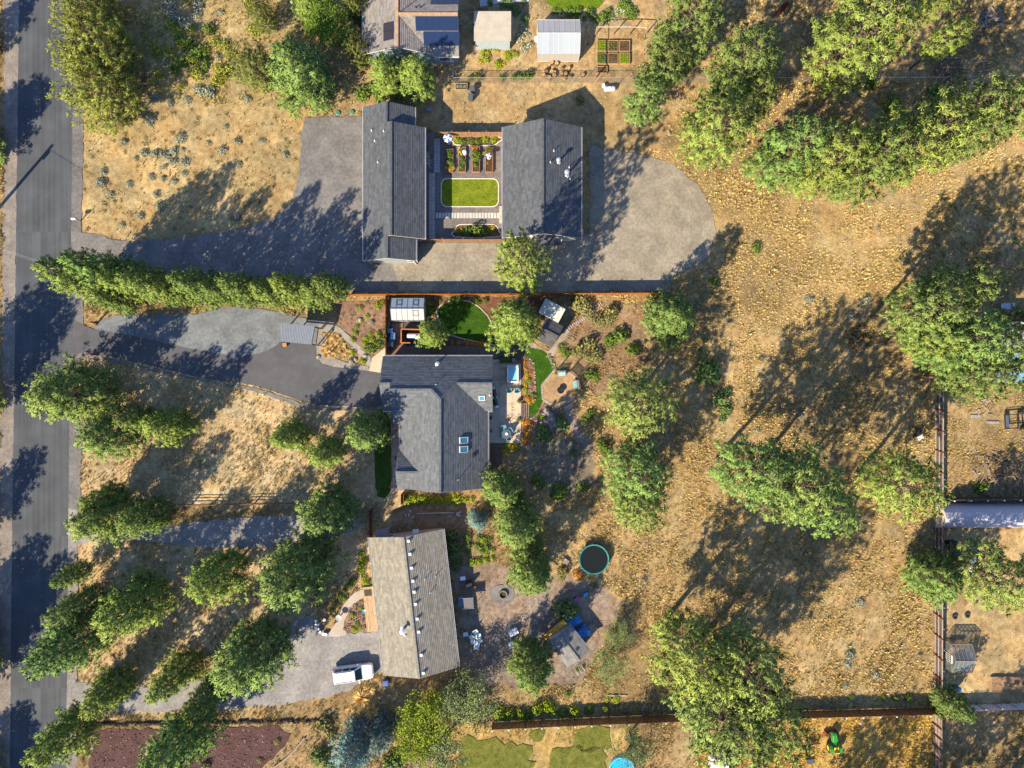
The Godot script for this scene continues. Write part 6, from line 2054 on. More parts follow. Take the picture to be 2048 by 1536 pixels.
func box_thing(called: String, label: String, cat: String, p: Vector3, turn: float, s: Vector3, col: Color, m: Material, group := "") -> Node3D:
	# a box with a lid set proud of it
	var t := thing(called, label, cat, p, turn, group)
	var mb := MB.new()
	mb.col = col
	mb.box(Vector3(0, s.y * 0.42, 0), Vector3(s.x, s.y * 0.84, s.z))
	part(t, "body", mb, m)
	mb = MB.new()
	mb.col = col * 1.15
	mb.box(Vector3(0, s.y * 0.92, 0), Vector3(s.x + 0.05, s.y * 0.16, s.z + 0.05))
	part(t, "top", mb, m)
	return t

func post_thing(called: String, label: String, p: Vector3, h: float, w: float, col: Color, group := "") -> void:
	var mb := MB.new()
	mb.col = col
	mb.box(Vector3(0, h / 2, 0), Vector3(w, h, w))
	mb.box(Vector3(0, h + 0.02, 0), Vector3(w * 1.3, 0.05, w * 1.3))
	mb.box(Vector3(0, 0.06, 0), Vector3(w * 1.25, 0.12, w * 1.25))
	single(called, label, "post", mb, M.wood, p, 0.0, group)

func wheel_part(t: Node3D, p: Vector3, r: float, w: float, rimc: Color) -> void:
	var b := Basis(Vector3(0, 1, 0), Vector3(0, 0, 1), Vector3(1, 0, 0))
	var mb := MB.new()
	mb.col = lc(0.02, 0.02, 0.022)
	mb.lathe(p, [[r * 0.62, -w / 2], [r * 0.94, -w / 2], [r, -w * 0.35], [r, w * 0.35], [r * 0.94, w / 2], [r * 0.62, w / 2]], 20, b)
	var o := part(t, "wheel", mb, M.plastic)
	mb = MB.new()
	mb.col = rimc
	mb.lathe(p, [[0.0, -w * 0.3], [r * 0.62, -w * 0.42], [r * 0.64, w * 0.42], [0.0, w * 0.3]], 16, b)
	part(o, "rim", mb, M.metal)

# ---------------------------------------------------------------- north lot and garden
func objects_north() -> void:
	rng.seed = 612
	var box := lc(0.42, 0.24, 0.13)
	for r in [[892, 300, 907, 346], [918, 296, 932, 346], [945, 295, 960, 346], [971, 297, 986, 346]]:
		planter("narrow timber raised bed in the courtyard", r, 0.45, box, "courtyard raised beds")
	plant_in("green", "vegetable_plant", "leafy green crop in a courtyard raised bed", "plant", "courtyard crops", 0.35, [[898, 306, 7], [901, 314, 7], [897, 326, 7], [904, 329, 6], [924, 320, 6], [927, 327, 7], [923, 335, 6], [951, 308, 8], [956, 313, 8], [949, 317, 8], [955, 320, 7], [951, 332, 6], [976, 303, 6], [980, 300, 5]])
	plant_in("yellow", "flower_clump", "yellow flowers in a courtyard raised bed", "flowers", "courtyard bed flowers", 0.35, [[920, 299, 5], [921, 306, 5], [924, 311, 4], [894, 338, 5], [901, 340, 5], [907, 338, 5], [968, 309, 4], [978, 298, 4]])
	plant_in("orange", "flower_clump", "rust flowers in a courtyard raised bed", "flowers", "courtyard rust flowers", 0.35, [[947, 297, 6], [953, 298, 5], [975, 328, 3]])
	umbrella("blue and white striped parasol at the courtyard's north-west corner", at(898, 286, 0.0), 1.9, 0.56, [lc(0.75, 0.76, 0.78), lc(0.08, 0.16, 0.32)])
	umbrella("little pale blue parasol shading the second raised bed", lift(at(930, 310), 0.37), 0.9, 0.27, [lc(0.45, 0.55, 0.68), lc(0.5, 0.6, 0.72)])
	umbrella("red, white and blue parasol shading the fourth raised bed", lift(at(978, 318), 0.37), 1.0, 0.36, [lc(0.78, 0.76, 0.74), lc(0.45, 0.04, 0.05), lc(0.75, 0.75, 0.75), lc(0.04, 0.06, 0.22)])
	var t := thing("timber_step", "pale timber step at the workshop's courtyard door", "step", at(1002.5, 430))
	for i in 4:
		var mb := MB.new()
		mb.col = vary(lc(0.62, 0.55, 0.46), 0.06)
		mb.box(Vector3(-0.19 + i * 0.13, 0.14, 0), Vector3(0.12, 0.28, 2.1))
		part(t, "plank", mb, M.wood)
	# small dark garden furniture in the shade of the long building
	box_thing("storage_bench", "dark storage bench in the long building's courtyard shade", "bench", at(862, 300), 0.0, Vector3(0.6, 0.5, 1.6), lc(0.17, 0.165, 0.16), M.wood)
	for q in [[855, 320], [855, 333]]:
		t = thing("door_awning", "white-edged awning over a courtyard door of the long building", "awning", lift(at(856, q[1]), 0.0), 0.0, "courtyard awnings")
		var mb := MB.new()
		mb.col = lc(0.10, 0.14, 0.16)
		mb.box(Vector3(-0.1, 2.3, 0), Vector3(0.95, 0.05, 0.62), Basis(Vector3.BACK, -0.18))
		part(t, "sheet", mb, M.paint)
		mb = MB.new()
		mb.col = lc(0.6, 0.65, 0.68)
		mb.beam(Vector3(-0.55, 2.40, 0.32), Vector3(0.36, 2.24, 0.32), 0.05, 0.08)
		mb.beam(Vector3(0.32, 0, 0.28), Vector3(0.32, 2.24, 0.28), 0.05, 0.05)
		mb.beam(Vector3(0.32, 0, -0.28), Vector3(0.32, 2.24, -0.28), 0.05, 0.05)
		part(t, "frame", mb, M.paint)
	# vegetable enclosure
	t = thing("garden_enclosure", "timber post-and-wire enclosure round the vegetable beds", "fence", at(1172, 158))
	var o := at(1172, 158)
	var ring := [[1190, 158], [1190, 70], [1226, 70], [1258, 70], [1288, 72], [1286, 112], [1284, 158]]
	for i in ring.size():
		var mb := MB.new()
		mb.col = lc(0.46, 0.32, 0.18)
		var p := at(ring[i][0], ring[i][1]) - o
		mb.box(p + Vector3(0, 0.95, 0), Vector3(0.10, 1.9, 0.10))
		part(t, "post", mb, M.wood)
		if i > 0:
			var q := at(ring[i - 1][0], ring[i - 1][1]) - o
			mb = MB.new()
			mb.col = lc(0.62, 0.58, 0.55) if i > 1 and i < 5 else lc(0.45, 0.33, 0.2)
			mb.beam(p + Vector3(0, 1.93, 0), q + Vector3(0, 1.93, 0), 0.09, 0.05)
			part(t, "top_rail", mb, M.wood)
	for c in [[1172, 158], [1172, 62]]:
		var mb := MB.new()
		mb.col = lc(0.35, 0.28, 0.2)
		var p := at(c[0], c[1]) - o
		mb.tube(p, p + Vector3(0, 1.9, 0), 0.035, 0.03, 6)
		part(t, "stake", mb, M.wood)
	var k := 0
	for j in 2:
		for i in 3:
			planter("square timber vegetable bed inside the wire enclosure", [1192 + i * 23, 83 + j * 25, 1213 + i * 23, 105 + j * 25], 0.35, lc(0.50, 0.34, 0.18), "vegetable beds")
			var kind: String = ["lime", "green", "orange", "green", "weed", "lime"][k]
			if k == 2: kind = "weed"
			var spots := []
			for a in 4:
				for b in 4:
					if rng.randf() < (0.9 if k in [0, 3, 5] else 0.55): spots.append([1195.5 + i * 23 + a * 4.6, 86.5 + j * 25 + b * 4.9, 3.2 if k in [0, 3, 5] else 2.2])
			plant_in(kind, "crop_plant", ["bright leafy crop in the north-west vegetable bed", "small seedling in the north middle vegetable bed", "sparse seedling in the north-east vegetable bed", "blue-green crop in the south-west vegetable bed", "small crop in the south middle vegetable bed", "yellow-green crop in the south-east vegetable bed"][k], "plant", "vegetable bed crops %d" % k, 0.27, spots)
			k += 1
	planter("low timber bed against the enclosure's south side", [1190, 134, 1214, 148], 0.3, lc(0.46, 0.32, 0.2))
	for q in [[1086, 147], [1092, 144], [1093, 154], [1103, 146], [1108, 147], [1108, 153], [1098, 132], [1103, 127], [1113, 129], [1124, 138], [1137, 139], [1131, 150], [1129, 157], [1123, 150], [1098, 157], [1087, 153], [1140, 155], [1165, 152]]:
		log_round("sawn log round below the film greenhouse", "log rounds below the greenhouse", at(q[0], q[1]), rng.randf_range(0.2, 0.28), rng.randf_range(0.35, 0.5), rng.randf() < 0.7, rng.randf_range(0, TAU))
	for q in [[1630, 118], [1636, 112], [1642, 116], [1638, 123], [1632, 126], [1645, 126], [1641, 131], [1650, 133], [1650, 142], [1656, 147], [1652, 150], [1646, 120]]:
		log_round("yellow log round heaped at the leaning pine's foot", "log rounds at the leaning pine", at(q[0], q[1]), rng.randf_range(0.22, 0.34), 0.45, rng.randf() < 0.7, rng.randf_range(0, TAU))
	tank("pale blue propane tank south of the chain-link fence", at(1218, 181), 0.03, 1.5, 0.32, lc(0.36, 0.46, 0.58), lc(0.7, 0.7, 0.7))
	box_thing("white_canister", "white canister beside the pale blue tank", "canister", at(1206, 174), 0.2, Vector3(0.25, 0.6, 0.25), lc(0.75, 0.74, 0.72), M.plastic)
	bin("compost_bin", "black compost bin on the bare dirt north of the courtyard", at(945, 182), 0.1, Vector3(0.6, 0.8, 0.65), lc(0.055, 0.065, 0.08), "black compost bins")
	bin("compost_bin", "black compost bin on the bare dirt north of the courtyard", at(942, 198), -0.15, Vector3(0.6, 0.8, 0.65), lc(0.055, 0.065, 0.08), "black compost bins")
	planter("small raised bed against the chain-link fence beside the compost bins", [911, 168, 935, 181], 0.3, lc(0.45, 0.35, 0.24))
	plant_in("sage", "herb_plant", "grey-green herb in the small raised bed by the compost bins", "plant", "herbs by the compost bins", 0.22, [[916, 174, 4], [923, 174, 4], [930, 174, 4]])
	for q in [[676, 226], [704, 224]]:
		var mb := MB.new()
		mb.col = lc(0.06, 0.20, 0.14)
		mb.lathe(Vector3.ZERO, [[0.30, 0.0], [0.30, 0.10], [0.26, 0.13], [0.0, 0.15]], 18)
		for i in 6: mb.box(Vector3(0, 0.145, 0), Vector3(0.44, 0.02, 0.03), Basis(Vector3.UP, PI * i / 6))
		single("septic_lid", "round green septic lid set in the dirt by the gravel court", "lid", mb, M.plastic, at(q[0], q[1]), 0.0, "green septic lids")
	box_thing("utility_box", "low grey box with a red mark beside the long building", "box", at(859, 219), 0.0, Vector3(0.7, 0.14, 0.45), lc(0.25, 0.25, 0.26), M.paint)
	for q in [[1338, 268, 0.3], [474, 432, 0.45]]: rock("boulder", "pale boulder on open ground by the gravel" , at(q[0], q[1]), q[2], lc(0.42, 0.36, 0.27), "pale boulders")
	# brush and wood heaps at the north-east
	heap("wood_heap", "heap of weathered wood at the chain-link fence's east end", at(1895, 142), 1.9, 1.1, 60, lc(0.30, 0.23, 0.17), 1.6)
	heap("scrap_heap", "grey heap of scrap and branches in the north-east corner", at(1980, 38), 1.4, 1.0, 50, lc(0.30, 0.29, 0.29), 1.1)
	heap("branch_heap", "few pale branches lying by the north-east dirt", at(1965, 150), 2.2, 0.5, 14, lc(0.42, 0.34, 0.26), 1.8)
	var mb3 := MB.new()
	mb3.col = lc(0.10, 0.035, 0.025)
	mb3.tube(Vector3(-0.9, 0.3, 0), Vector3(0.9, 0.28, 0), 0.28, 0.30, 12)
	mb3.tube(Vector3(-1.0, 0.3, 0), Vector3(-0.9, 0.3, 0), 0.2, 0.28, 12)
	single("fallen_log", "dark red charred log lying in the northern dry grass", "log", mb3, M.bark, at(1562, 20), 0.9)
	# mailbox and road furniture
	t = thing("mailbox", "white mailbox on a post beside the road", "mailbox", at(161, 442), 0.0)
	var mb4 := MB.new()
	mb4.col = lc(0.35, 0.28, 0.2)
	mb4.box(Vector3(0, 0.5, 0), Vector3(0.1, 1.0, 0.1))
	part(t, "post", mb4, M.wood)
	mb4 = MB.new()
	mb4.col = lc(0.82, 0.82, 0.82)
	mb4.box(Vector3(-0.1, 1.1, 0), Vector3(0.55, 0.2, 0.26))
	mb4.tube(Vector3(-0.375, 1.2, 0), Vector3(0.175, 1.2, 0), 0.13, 0.13, 14)
	part(t, "box_body", mb4, M.paint)
	mb4 = MB.new()
	mb4.col = lc(0.5, 0.03, 0.02)
	mb4.box(Vector3(0.0, 1.25, 0.15), Vector3(0.12, 0.16, 0.015))
	part(t, "flag", mb4, M.paint)

func heap(called: String, label: String, p: Vector3, r: float, h: float, n: int, col: Color, l: float) -> void:
	var t := thing(called, label, "heap", p)
	for i in n:
		var mb := MB.new()
		mb.col = vary(col, 0.35)
		var d := unit()
		d.y = absf(d.y) * 0.25
		var q := Vector3(rng.randf_range(-1, 1) * r, 0, rng.randf_range(-1, 1) * r * 0.8)
		q.y = maxf(0.06, h * (1.0 - q.length() / (r * 1.3)) * rng.randf_range(0.3, 1.0))
		var e := d.normalized() * l * rng.randf_range(0.3, 0.6)
		var w := rng.randf_range(0.025, 0.07)
		if i % 3 == 0: mb.beam(q - e, q + e, w * 2.2, w)
		else: mb.tube(q - e, q + e, w, w * 0.6, 6)
		part(t, "branch", mb, M.bark)

# ---------------------------------------------------------------- middle lot
func objects_main() -> void:
	rng.seed = 99
	# propane enclosure and tank
	var t := thing("cedar_enclosure", "three-sided cedar screen round the white propane tank", "screen", at(806, 660))
	var o := at(806, 660)
	for q in [[[806, 660], [846, 661]], [[806, 660], [806, 687]], [[806, 687], [824, 687]]]:
		var a := at(q[0][0], q[0][1]) - o
		var b := at(q[1][0], q[1][1]) - o
		var n := int(a.distance_to(b) / 0.15)
		var mb := MB.new()
		for i in n:
			mb.col = vary(lc(0.36, 0.13, 0.04), 0.15)
			mb.beam(a.lerp(b, (i + 0.04) / n) + Vector3(0, 0.7, 0), a.lerp(b, (i + 0.96) / n) + Vector3(0, 0.7, 0), 0.04, 1.4)
		part(t, "fence_boards", mb, M.wood, "stuff")
		mb = MB.new()
		mb.col = lc(0.50, 0.21, 0.06)
		mb.beam(a + Vector3(0, 1.43, 0), b + Vector3(0, 1.43, 0), 0.14, 0.04)
		part(t, "cap_rail", mb, M.wood)
	tank("white propane tank with a yellow valve dome inside the cedar screen", at(834, 673), 0.0, 2.4, 0.38, lc(0.70, 0.70, 0.76), lc(0.72, 0.46, 0.02))
	bin("wheeled_bin", "blue wheeled bin against the short cedar fence", at(783, 663), PI / 2, Vector3(0.55, 1.0, 0.6), lc(0.05, 0.14, 0.24), "")
	bin("wheeled_bin", "dark wheeled bin at the house end of the short cedar fence", at(784, 690), PI / 2, Vector3(0.55, 1.0, 0.6), lc(0.03, 0.04, 0.05), "")
	box_thing("heat_pump", "blue-grey heat pump unit beside the bins", "heat pump", at(788, 673), 0.0, Vector3(0.5, 0.85, 0.75), lc(0.20, 0.32, 0.40), M.metal)
	box_thing("equipment_box", "dark blue equipment box between the bins", "box", at(785, 680), 0.0, Vector3(0.6, 0.7, 0.7), lc(0.05, 0.12, 0.17), M.paint)
	# patio: hot tub with folded cover, lounge chairs, dining set, grills
	t = thing("hot_tub", "hot tub with pale blue water and folded cover on the patio", "hot tub", at(1025.5, 749))
	var mb := MB.new()
	mb.col = lc(0.70, 0.68, 0.66)
	for s in [-1.0, 1.0]:
		mb.box(Vector3(s * 0.62, 0.45, 0), Vector3(0.16, 0.9, 2.0))
		mb.box(Vector3(0, 0.449, s * 0.92), Vector3(1.08, 0.9, 0.16))
	part(t, "shell", mb, M.plastic)
	mb = MB.new()
	mb.col = lc(0.18, 0.45, 0.58)
	mb.box(Vector3(0, 0.38, 0), Vector3(1.08, 0.7, 1.68))
	part(t, "water", mb, M.water)
	mb = MB.new()
	mb.col = lc(0.30, 0.42, 0.50)
	mb.box(Vector3(0, 0.97, -0.97), Vector3(1.4, 0.14, 0.34))
	part(t, "cover", mb, M.plastic)
	for q in [[1018, 781, 0.0], [1033, 781, 0.0]]:
		chair("lounge_chair", "teal-cushioned lounge chair on the patio south of the hot tub", at(q[0], q[1]) + Vector3(0, 0.09, 0), PI, lc(0.45, 0.45, 0.45), lc(0.08, 0.30, 0.34), "patio lounge chairs")
	t = thing("side_table", "small tan side table between the teal lounge chairs", "table", at(1025.5, 780) + Vector3(0, 0.09, 0))
	mb = MB.new()
	mb.col = lc(0.5, 0.36, 0.22)
	mb.lathe(Vector3.ZERO, [[0.0, 0.40], [0.22, 0.40], [0.22, 0.44], [0.0, 0.44]], 14)
	part(t, "table_top", mb, M.wood)
	mb = MB.new()
	mb.lathe(Vector3.ZERO, [[0.14, 0.0], [0.04, 0.05], [0.04, 0.40]], 10)
	part(t, "pedestal", mb, M.paint)
	var dt := at(1013, 867) + Vector3(0, 0.09, 0)
	t = thing("round_table", "round glass patio table near the deck", "table", dt)
	mb = MB.new()
	mb.col = lc(0.07, 0.10, 0.12)
	mb.lathe(Vector3.ZERO, [[0.0, 0.70], [0.58, 0.70], [0.60, 0.72], [0.58, 0.74], [0.0, 0.74]], 22)
	part(t, "table_top", mb, M.panel)
	for i in 4:
		mb = MB.new()
		mb.col = lc(0.15, 0.15, 0.15)
		var d := Vector3(cos(i * PI / 2), 0, sin(i * PI / 2))
		mb.beam(d * 0.45, d * 0.3 + Vector3(0, 0.7, 0), 0.04, 0.04)
		part(t, "leg", mb, M.metal)
	mb = MB.new()
	mb.col = lc(0.72, 0.66, 0.58)
	mb.lathe(Vector3(0, 0.745, 0), [[0.12, 0.0], [0.18, 0.12], [0.16, 0.12], [0.0, 0.05]], 14)
	single("table_bowl", "pale bowl standing on the round patio table", "bowl", mb, M.plastic, dt)
	for q in [[1008, 855, 0.3], [1020, 860, -1.0], [1004, 869, 1.6], [1017, 875, 3.3]]:
		chair("patio_chair", "teal patio chair drawn up to the round glass table", at(q[0], q[1]) + Vector3(0, 0.09, 0), q[2], lc(0.2, 0.25, 0.28), lc(0.09, 0.26, 0.32), "chairs round the patio table")
	for q in [[989, 785, "black covered grill against the house's patio wall"], [992, 804, "black grill with a steel lid handle near the patio corner"]]:
		t = thing("grill", q[2], "grill", at(q[0], q[1]) + Vector3(0, 0.09, 0), PI / 2 + 0.25)
		mb = MB.new()
		mb.col = lc(0.02, 0.022, 0.025)
		mb.box(Vector3(0, 0.4, 0), Vector3(0.8, 0.75, 0.5))
		part(t, "cabinet", mb, M.plastic)
		mb = MB.new()
		mb.col = lc(0.03, 0.035, 0.04)
		mb.tube(Vector3(-0.42, 0.85, 0), Vector3(0.42, 0.85, 0), 0.28, 0.28, 16)
		part(t, "hood", mb, M.gloss)
		mb = MB.new()
		mb.col = lc(0.6, 0.6, 0.6)
		mb.beam(Vector3(-0.35, 0.95, 0.30), Vector3(0.35, 0.95, 0.30), 0.03, 0.03)
		for s in [-1.0, 1.0]: mb.box(Vector3(s * 0.58, 0.76, 0), Vector3(0.28, 0.03, 0.4))
		part(t, "shelf", mb, M.metal)
	mb = MB.new()
	mb.col = lc(0.02, 0.02, 0.025)
	mb.lathe(Vector3.ZERO, [[0.0, 0.0], [0.16, 0.0], [0.21, 0.42], [0.18, 0.42], [0.17, 0.34], [0.0, 0.34]], 16)
	single("plant_pot", "black pot on the shaded side of the patio", "pot", mb, M.plastic, at(981, 835) + Vector3(0, 0.09, 0))
	mb = MB.new()
	mb.col = lc(0.42, 0.23, 0.14)
	for i in 8:
		var f := i / 8.0
		mb.box(Vector3(0, 0.10 + 0.9 * f, -0.45 * f), Vector3(0.32 * sin(PI * (0.12 + 0.8 * f)), 0.15, 0.05), Basis(Vector3.RIGHT, -0.46))
	single("paddle_board", "brown wooden board leaning against the patio wall", "board", mb, M.wood, at(984, 864) + Vector3(0, 0.09, 0), 0.5)
	planter("dark planter box with clipped hedge north of the hot tub", [1002, 714, 1024, 724], 0.4, lc(0.10, 0.09, 0.08))
	plant_in("dark", "hedge_plant", "clipped dark plant in the planter north of the hot tub", "plant", "planter hedge", 0.3, [[1006, 719, 5], [1012, 719, 5], [1018, 719, 5]])
	mb = MB.new()
	mb.col = lc(0.40, 0.38, 0.36)
	mb.lathe(Vector3.ZERO, [[0.0, 0.0], [0.18, 0.0], [0.24, 0.36], [0.20, 0.36], [0.18, 0.28], [0.0, 0.28]], 16)
	single("plant_pot", "round grey pot beside the dark hedge planter", "pot", mb, M.concrete, at(1027, 720.5))
	for q in [[1038, 802], [1038.5, 839]]:
		plant_in("green", "potted_plant", "potted shrub flanking the timber steps on the patio edge", "plant", "potted shrubs at the steps", 0.3, [[q[0], q[1], 5, 0.35]])
		mb = MB.new()
		mb.col = lc(0.25, 0.16, 0.11)
		mb.lathe(Vector3.ZERO, [[0.0, 0.0], [0.15, 0.0], [0.2, 0.24], [0.0, 0.24]], 14)
		single("plant_pot", "brown pot flanking the timber steps on the patio edge", "pot", mb, M.matte, at(q[0], q[1]) + Vector3(0, 0.09, 0), 0.0, "brown pots at the steps")
	t = thing("timber_steps", "flight of broad timber steps between patio and long lawn", "steps", at(1050, 822))
	for i in 4:
		mb = MB.new()
		mb.col = vary(lc(0.26, 0.21, 0.19), 0.1)
		mb.box(Vector3(-0.38 + i * 0.27, 0.16 - i * 0.035, 0), Vector3(0.16, 0.32 - i * 0.07, 2.0))
		part(t, "step", mb, M.wood)
	# terrace: fire pit, benches, posts, pots
	t = thing("fire_pit", "round black metal fire pit on the octagonal terrace", "fire pit", at(1121, 780) + Vector3(0, 0.06, 0))
	mb = MB.new()
	mb.col = lc(0.025, 0.027, 0.03)
	mb.lathe(Vector3.ZERO, [[0.30, 0.0], [0.38, 0.36], [0.44, 0.40], [0.44, 0.43], [0.34, 0.43], [0.30, 0.25], [0.0, 0.2]], 20)
	part(t, "bowl", mb, M.metal)
	mb = MB.new()
	mb.col = lc(0.2, 0.2, 0.21)
	for i in 7: mb.beam(Vector3(-0.3 + i * 0.1, 0.44, -0.3), Vector3(-0.3 + i * 0.1, 0.44, 0.3), 0.02, 0.02)
	part(t, "grate", mb, M.metal)
	garden_bench("garden bench with pale teal cushions at the terrace's north side", at(1122, 748) + Vector3(0, 0.06, 0), 0.05, 1.1, lc(0.40, 0.38, 0.36), lc(0.30, 0.50, 0.52))
	garden_bench("garden bench with teal cushions at the terrace's east side", at(1150, 770) + Vector3(0, 0.06, 0), -1.42, 1.1, lc(0.40, 0.38, 0.36), lc(0.16, 0.42, 0.46))
	for q in [[1110, 749.5], [1150, 785]]:
		mb = MB.new()
		mb.col = lc(0.45, 0.20, 0.06)
		mb.lathe(Vector3.ZERO, [[0.0, 0.0], [0.14, 0.0], [0.2, 0.28], [0.0, 0.28]], 14)
		single("plant_pot", "orange clay pot standing at the end of a terrace bench", "pot", mb, M.matte, at(q[0], q[1]) + Vector3(0, 0.06, 0), 0.0, "clay pots on the terrace")
		plant_in("yellow", "potted_flowers", "yellow flowers in a clay pot at the end of a terrace bench", "flowers", "potted terrace flowers", 0.33, [[q[0], q[1], 4]])
	for q in [[1112, 742], [1140, 742.5], [1155, 755], [1160, 780]]:
		post_thing("lantern_post", "dark timber post at the edge of the octagonal terrace", at(q[0], q[1]), 2.2, 0.10, lc(0.16, 0.10, 0.07), "terrace posts")
	for q in [[[1141, 743], [1154, 754.5]], [[1156, 758], [1159.5, 777]]]:
		t = thing("timber_screen", "low timber screen between two terrace posts", "screen", at(q[0][0], q[0][1]), 0.0, "terrace screens")
		var e := at(q[1][0], q[1][1]) - at(q[0][0], q[0][1])
		for i in 5:
			mb = MB.new()
			mb.col = vary(lc(0.30, 0.18, 0.10), 0.1)
			mb.beam(Vector3(0, 0.2 + i * 0.2, 0), e + Vector3(0, 0.2 + i * 0.2, 0), 0.03, 0.13)
			part(t, "slat", mb, M.wood)
	# boulders of the rockery
	for q in [[1094, 822, 0.55], [1101, 830, 0.5], [1098, 838, 0.4], [1106, 840, 0.5], [1110, 848, 0.45], [1116, 842, 0.35], [1102, 852, 0.35], [1120, 858, 0.4], [1126, 854, 0.4], [1114, 860, 0.35], [1088, 828, 0.35], [1090, 840, 0.3], [1096, 846, 0.3], [1128, 862, 0.3], [1082, 842, 0.3]]:
		rock("boulder", "grey rockery boulder between the octagonal terrace and the flower bed", at(q[0], q[1]), q[2], lc(0.36, 0.34, 0.31), "rockery boulders")
	var border := MB.new()
	for line in [[[1043, 714], [1052, 711], [1062, 720], [1069, 735], [1070, 760], [1072, 785], [1070, 800], [1058, 808]], [[1043, 838], [1060, 838], [1072, 832]], [[1043, 892], [1058, 893], [1074, 890], [1084, 880]], [[1128, 866], [1136, 858], [1134, 842]], [[1100, 708], [1106, 722], [1112, 738]]]:
		for i in line.size() - 1:
			var a := at(line[i][0], line[i][1])
			var b := at(line[i + 1][0], line[i + 1][1])
			var n := int(a.distance_to(b) / 0.3)
			for s in n:
				border.col = vary(lc(0.42, 0.34, 0.27), 0.3)
				var r := rng.randf_range(0.09, 0.17)
				border.blob(a.lerp(b, (s + rng.randf()) / n) + Vector3(0, r * 0.3, 0), Vector3(r, r * 0.7, r * 0.8), 6, 0.15, rng)
	var bo := single("stone_edging", "row of small field stones edging the patio flower beds", "edging", border, M.rock)
	bo.set_meta("kind", "stuff")
	var cob := MB.new()
	for i in 260:
		var f := rng.randf()
		var c := at(1136, 812).lerp(at(1186, 897), f) + Vector3(sin(f * 3.0) * -0.6, 0, 0)
		cob.col = vary(lc(0.40, 0.33, 0.28), 0.3)
		var r := rng.randf_range(0.06, 0.15)
		cob.blob(c + Vector3(rng.randf_range(-0.6, 0.6), 0.01, rng.randf_range(-0.4, 0.4)), Vector3(r, 0.05, r * 0.8), 6, 0.12, rng)
	var co := single("path_cobbles", "small cobbles laid in the stone path below the terrace", "cobbles", cob, M.rock)
	co.set_meta("kind", "stuff")
	# driveway gate posts and small things
	for q in [[195, 646, "short timber gate post with a stone base north of the driveway mouth"], [196, 709, "short timber gate post with a stone base south of the driveway mouth"]]:
		post_thing("gate_post", q[2], at(q[0], q[1]), 1.5, 0.16, lc(0.20, 0.13, 0.09))
		rock("boulder", "brown stone at the foot of a driveway gate post", at(q[0] - 4, q[1] + 2), 0.3, lc(0.24, 0.15, 0.10), "gate post stones")
	post_thing("marker_post", "pale stub post among the golden grasses", at(664, 704), 1.1, 0.14, lc(0.62, 0.56, 0.46))
	box_thing("firewood_crate", "orange-brown crate beside the carport's front post", "crate", at(571, 690), 0.2, Vector3(0.45, 0.35, 0.4), lc(0.48, 0.27, 0.11), M.wood)
	for q in [[637, 714, 0.3], [702, 724, 0.3], [711, 719, 0.28], [730, 712, 0.3], [720, 640, 0.3], [663, 662, 0.25]]:
		rock("boulder", "pale garden boulder beside the driveway bed", at(q[0], q[1]), q[2], lc(0.46, 0.44, 0.40), "driveway bed boulders")
	heap("junk_heap", "dark brush heap with a broken white chair in the back field", at(1838, 868), 1.3, 0.6, 30, lc(0.07, 0.065, 0.06), 1.0)
	chair("broken_chair", "broken white chair thrown on the dark brush heap", at(1832, 874) + Vector3(0, 0.35, 0), 0.6, lc(0.62, 0.62, 0.62), lc(0.66, 0.66, 0.66))
	var stain := MB.new()
	for i in 500:
		stain.col = vary(lc(0.13, 0.05, 0.025), 0.3)
		var a := rng.randf_range(0, TAU)
		var c := at(1718, 674) + Vector3(cos(a) * 1.6, 0, sin(a) * 1.7) * sqrt(rng.randf())
		var e := unit() * 0.22
		e.y = absf(e.y) * 0.5
		stain.beam(c + Vector3(0, 0.02, 0), c + e + Vector3(0, 0.03, 0), 0.035, 0.03)
	var so := single("bark_patch", "patch of dark red rotten bark lying in the back field", "bark", stain, M.bark)
	so.set_meta("kind", "stuff")

# ---------------------------------------------------------------- vehicles
func loft(mb: MB, secs: Array, closed_ends := true) -> void:
	# secs: rings of equal length, front to back
	for i in secs.size() - 1:
		var n: int = secs[i].size()
		for k in n:
			mb.quad(secs[i][k], secs[i + 1][k], secs[i + 1][(k + 1) % n], secs[i][(k + 1) % n])
	if closed_ends:
		for k in range(1, secs[0].size() - 1):
			mb.tri(secs[0][0], secs[0][k], secs[0][k + 1])
			mb.tri(secs[-1][0], secs[-1][k + 1], secs[-1][k])

func section(x: float, w: float, y0: float, y1: float, r: float) -> Array:
	var out := []
	for q in [[1, y0 + r, 0.0, 0.0], [1, y1 - r, 0.0, 0.0]]: pass
	for i in 5:
		var a := PI / 2 * i / 4.0
		out.append(Vector3(x, y1 - r + r * sin(a), -(w / 2 - r + r * cos(a))))
	for i in 5:
		var a := PI / 2 * (4 - i) / 4.0
		out.append(Vector3(x, y1 - r + r * sin(a), w / 2 - r + r * cos(a)))
	out.append(Vector3(x, y0, w / 2))
	out.append(Vector3(x, y0, -w / 2))
	return out

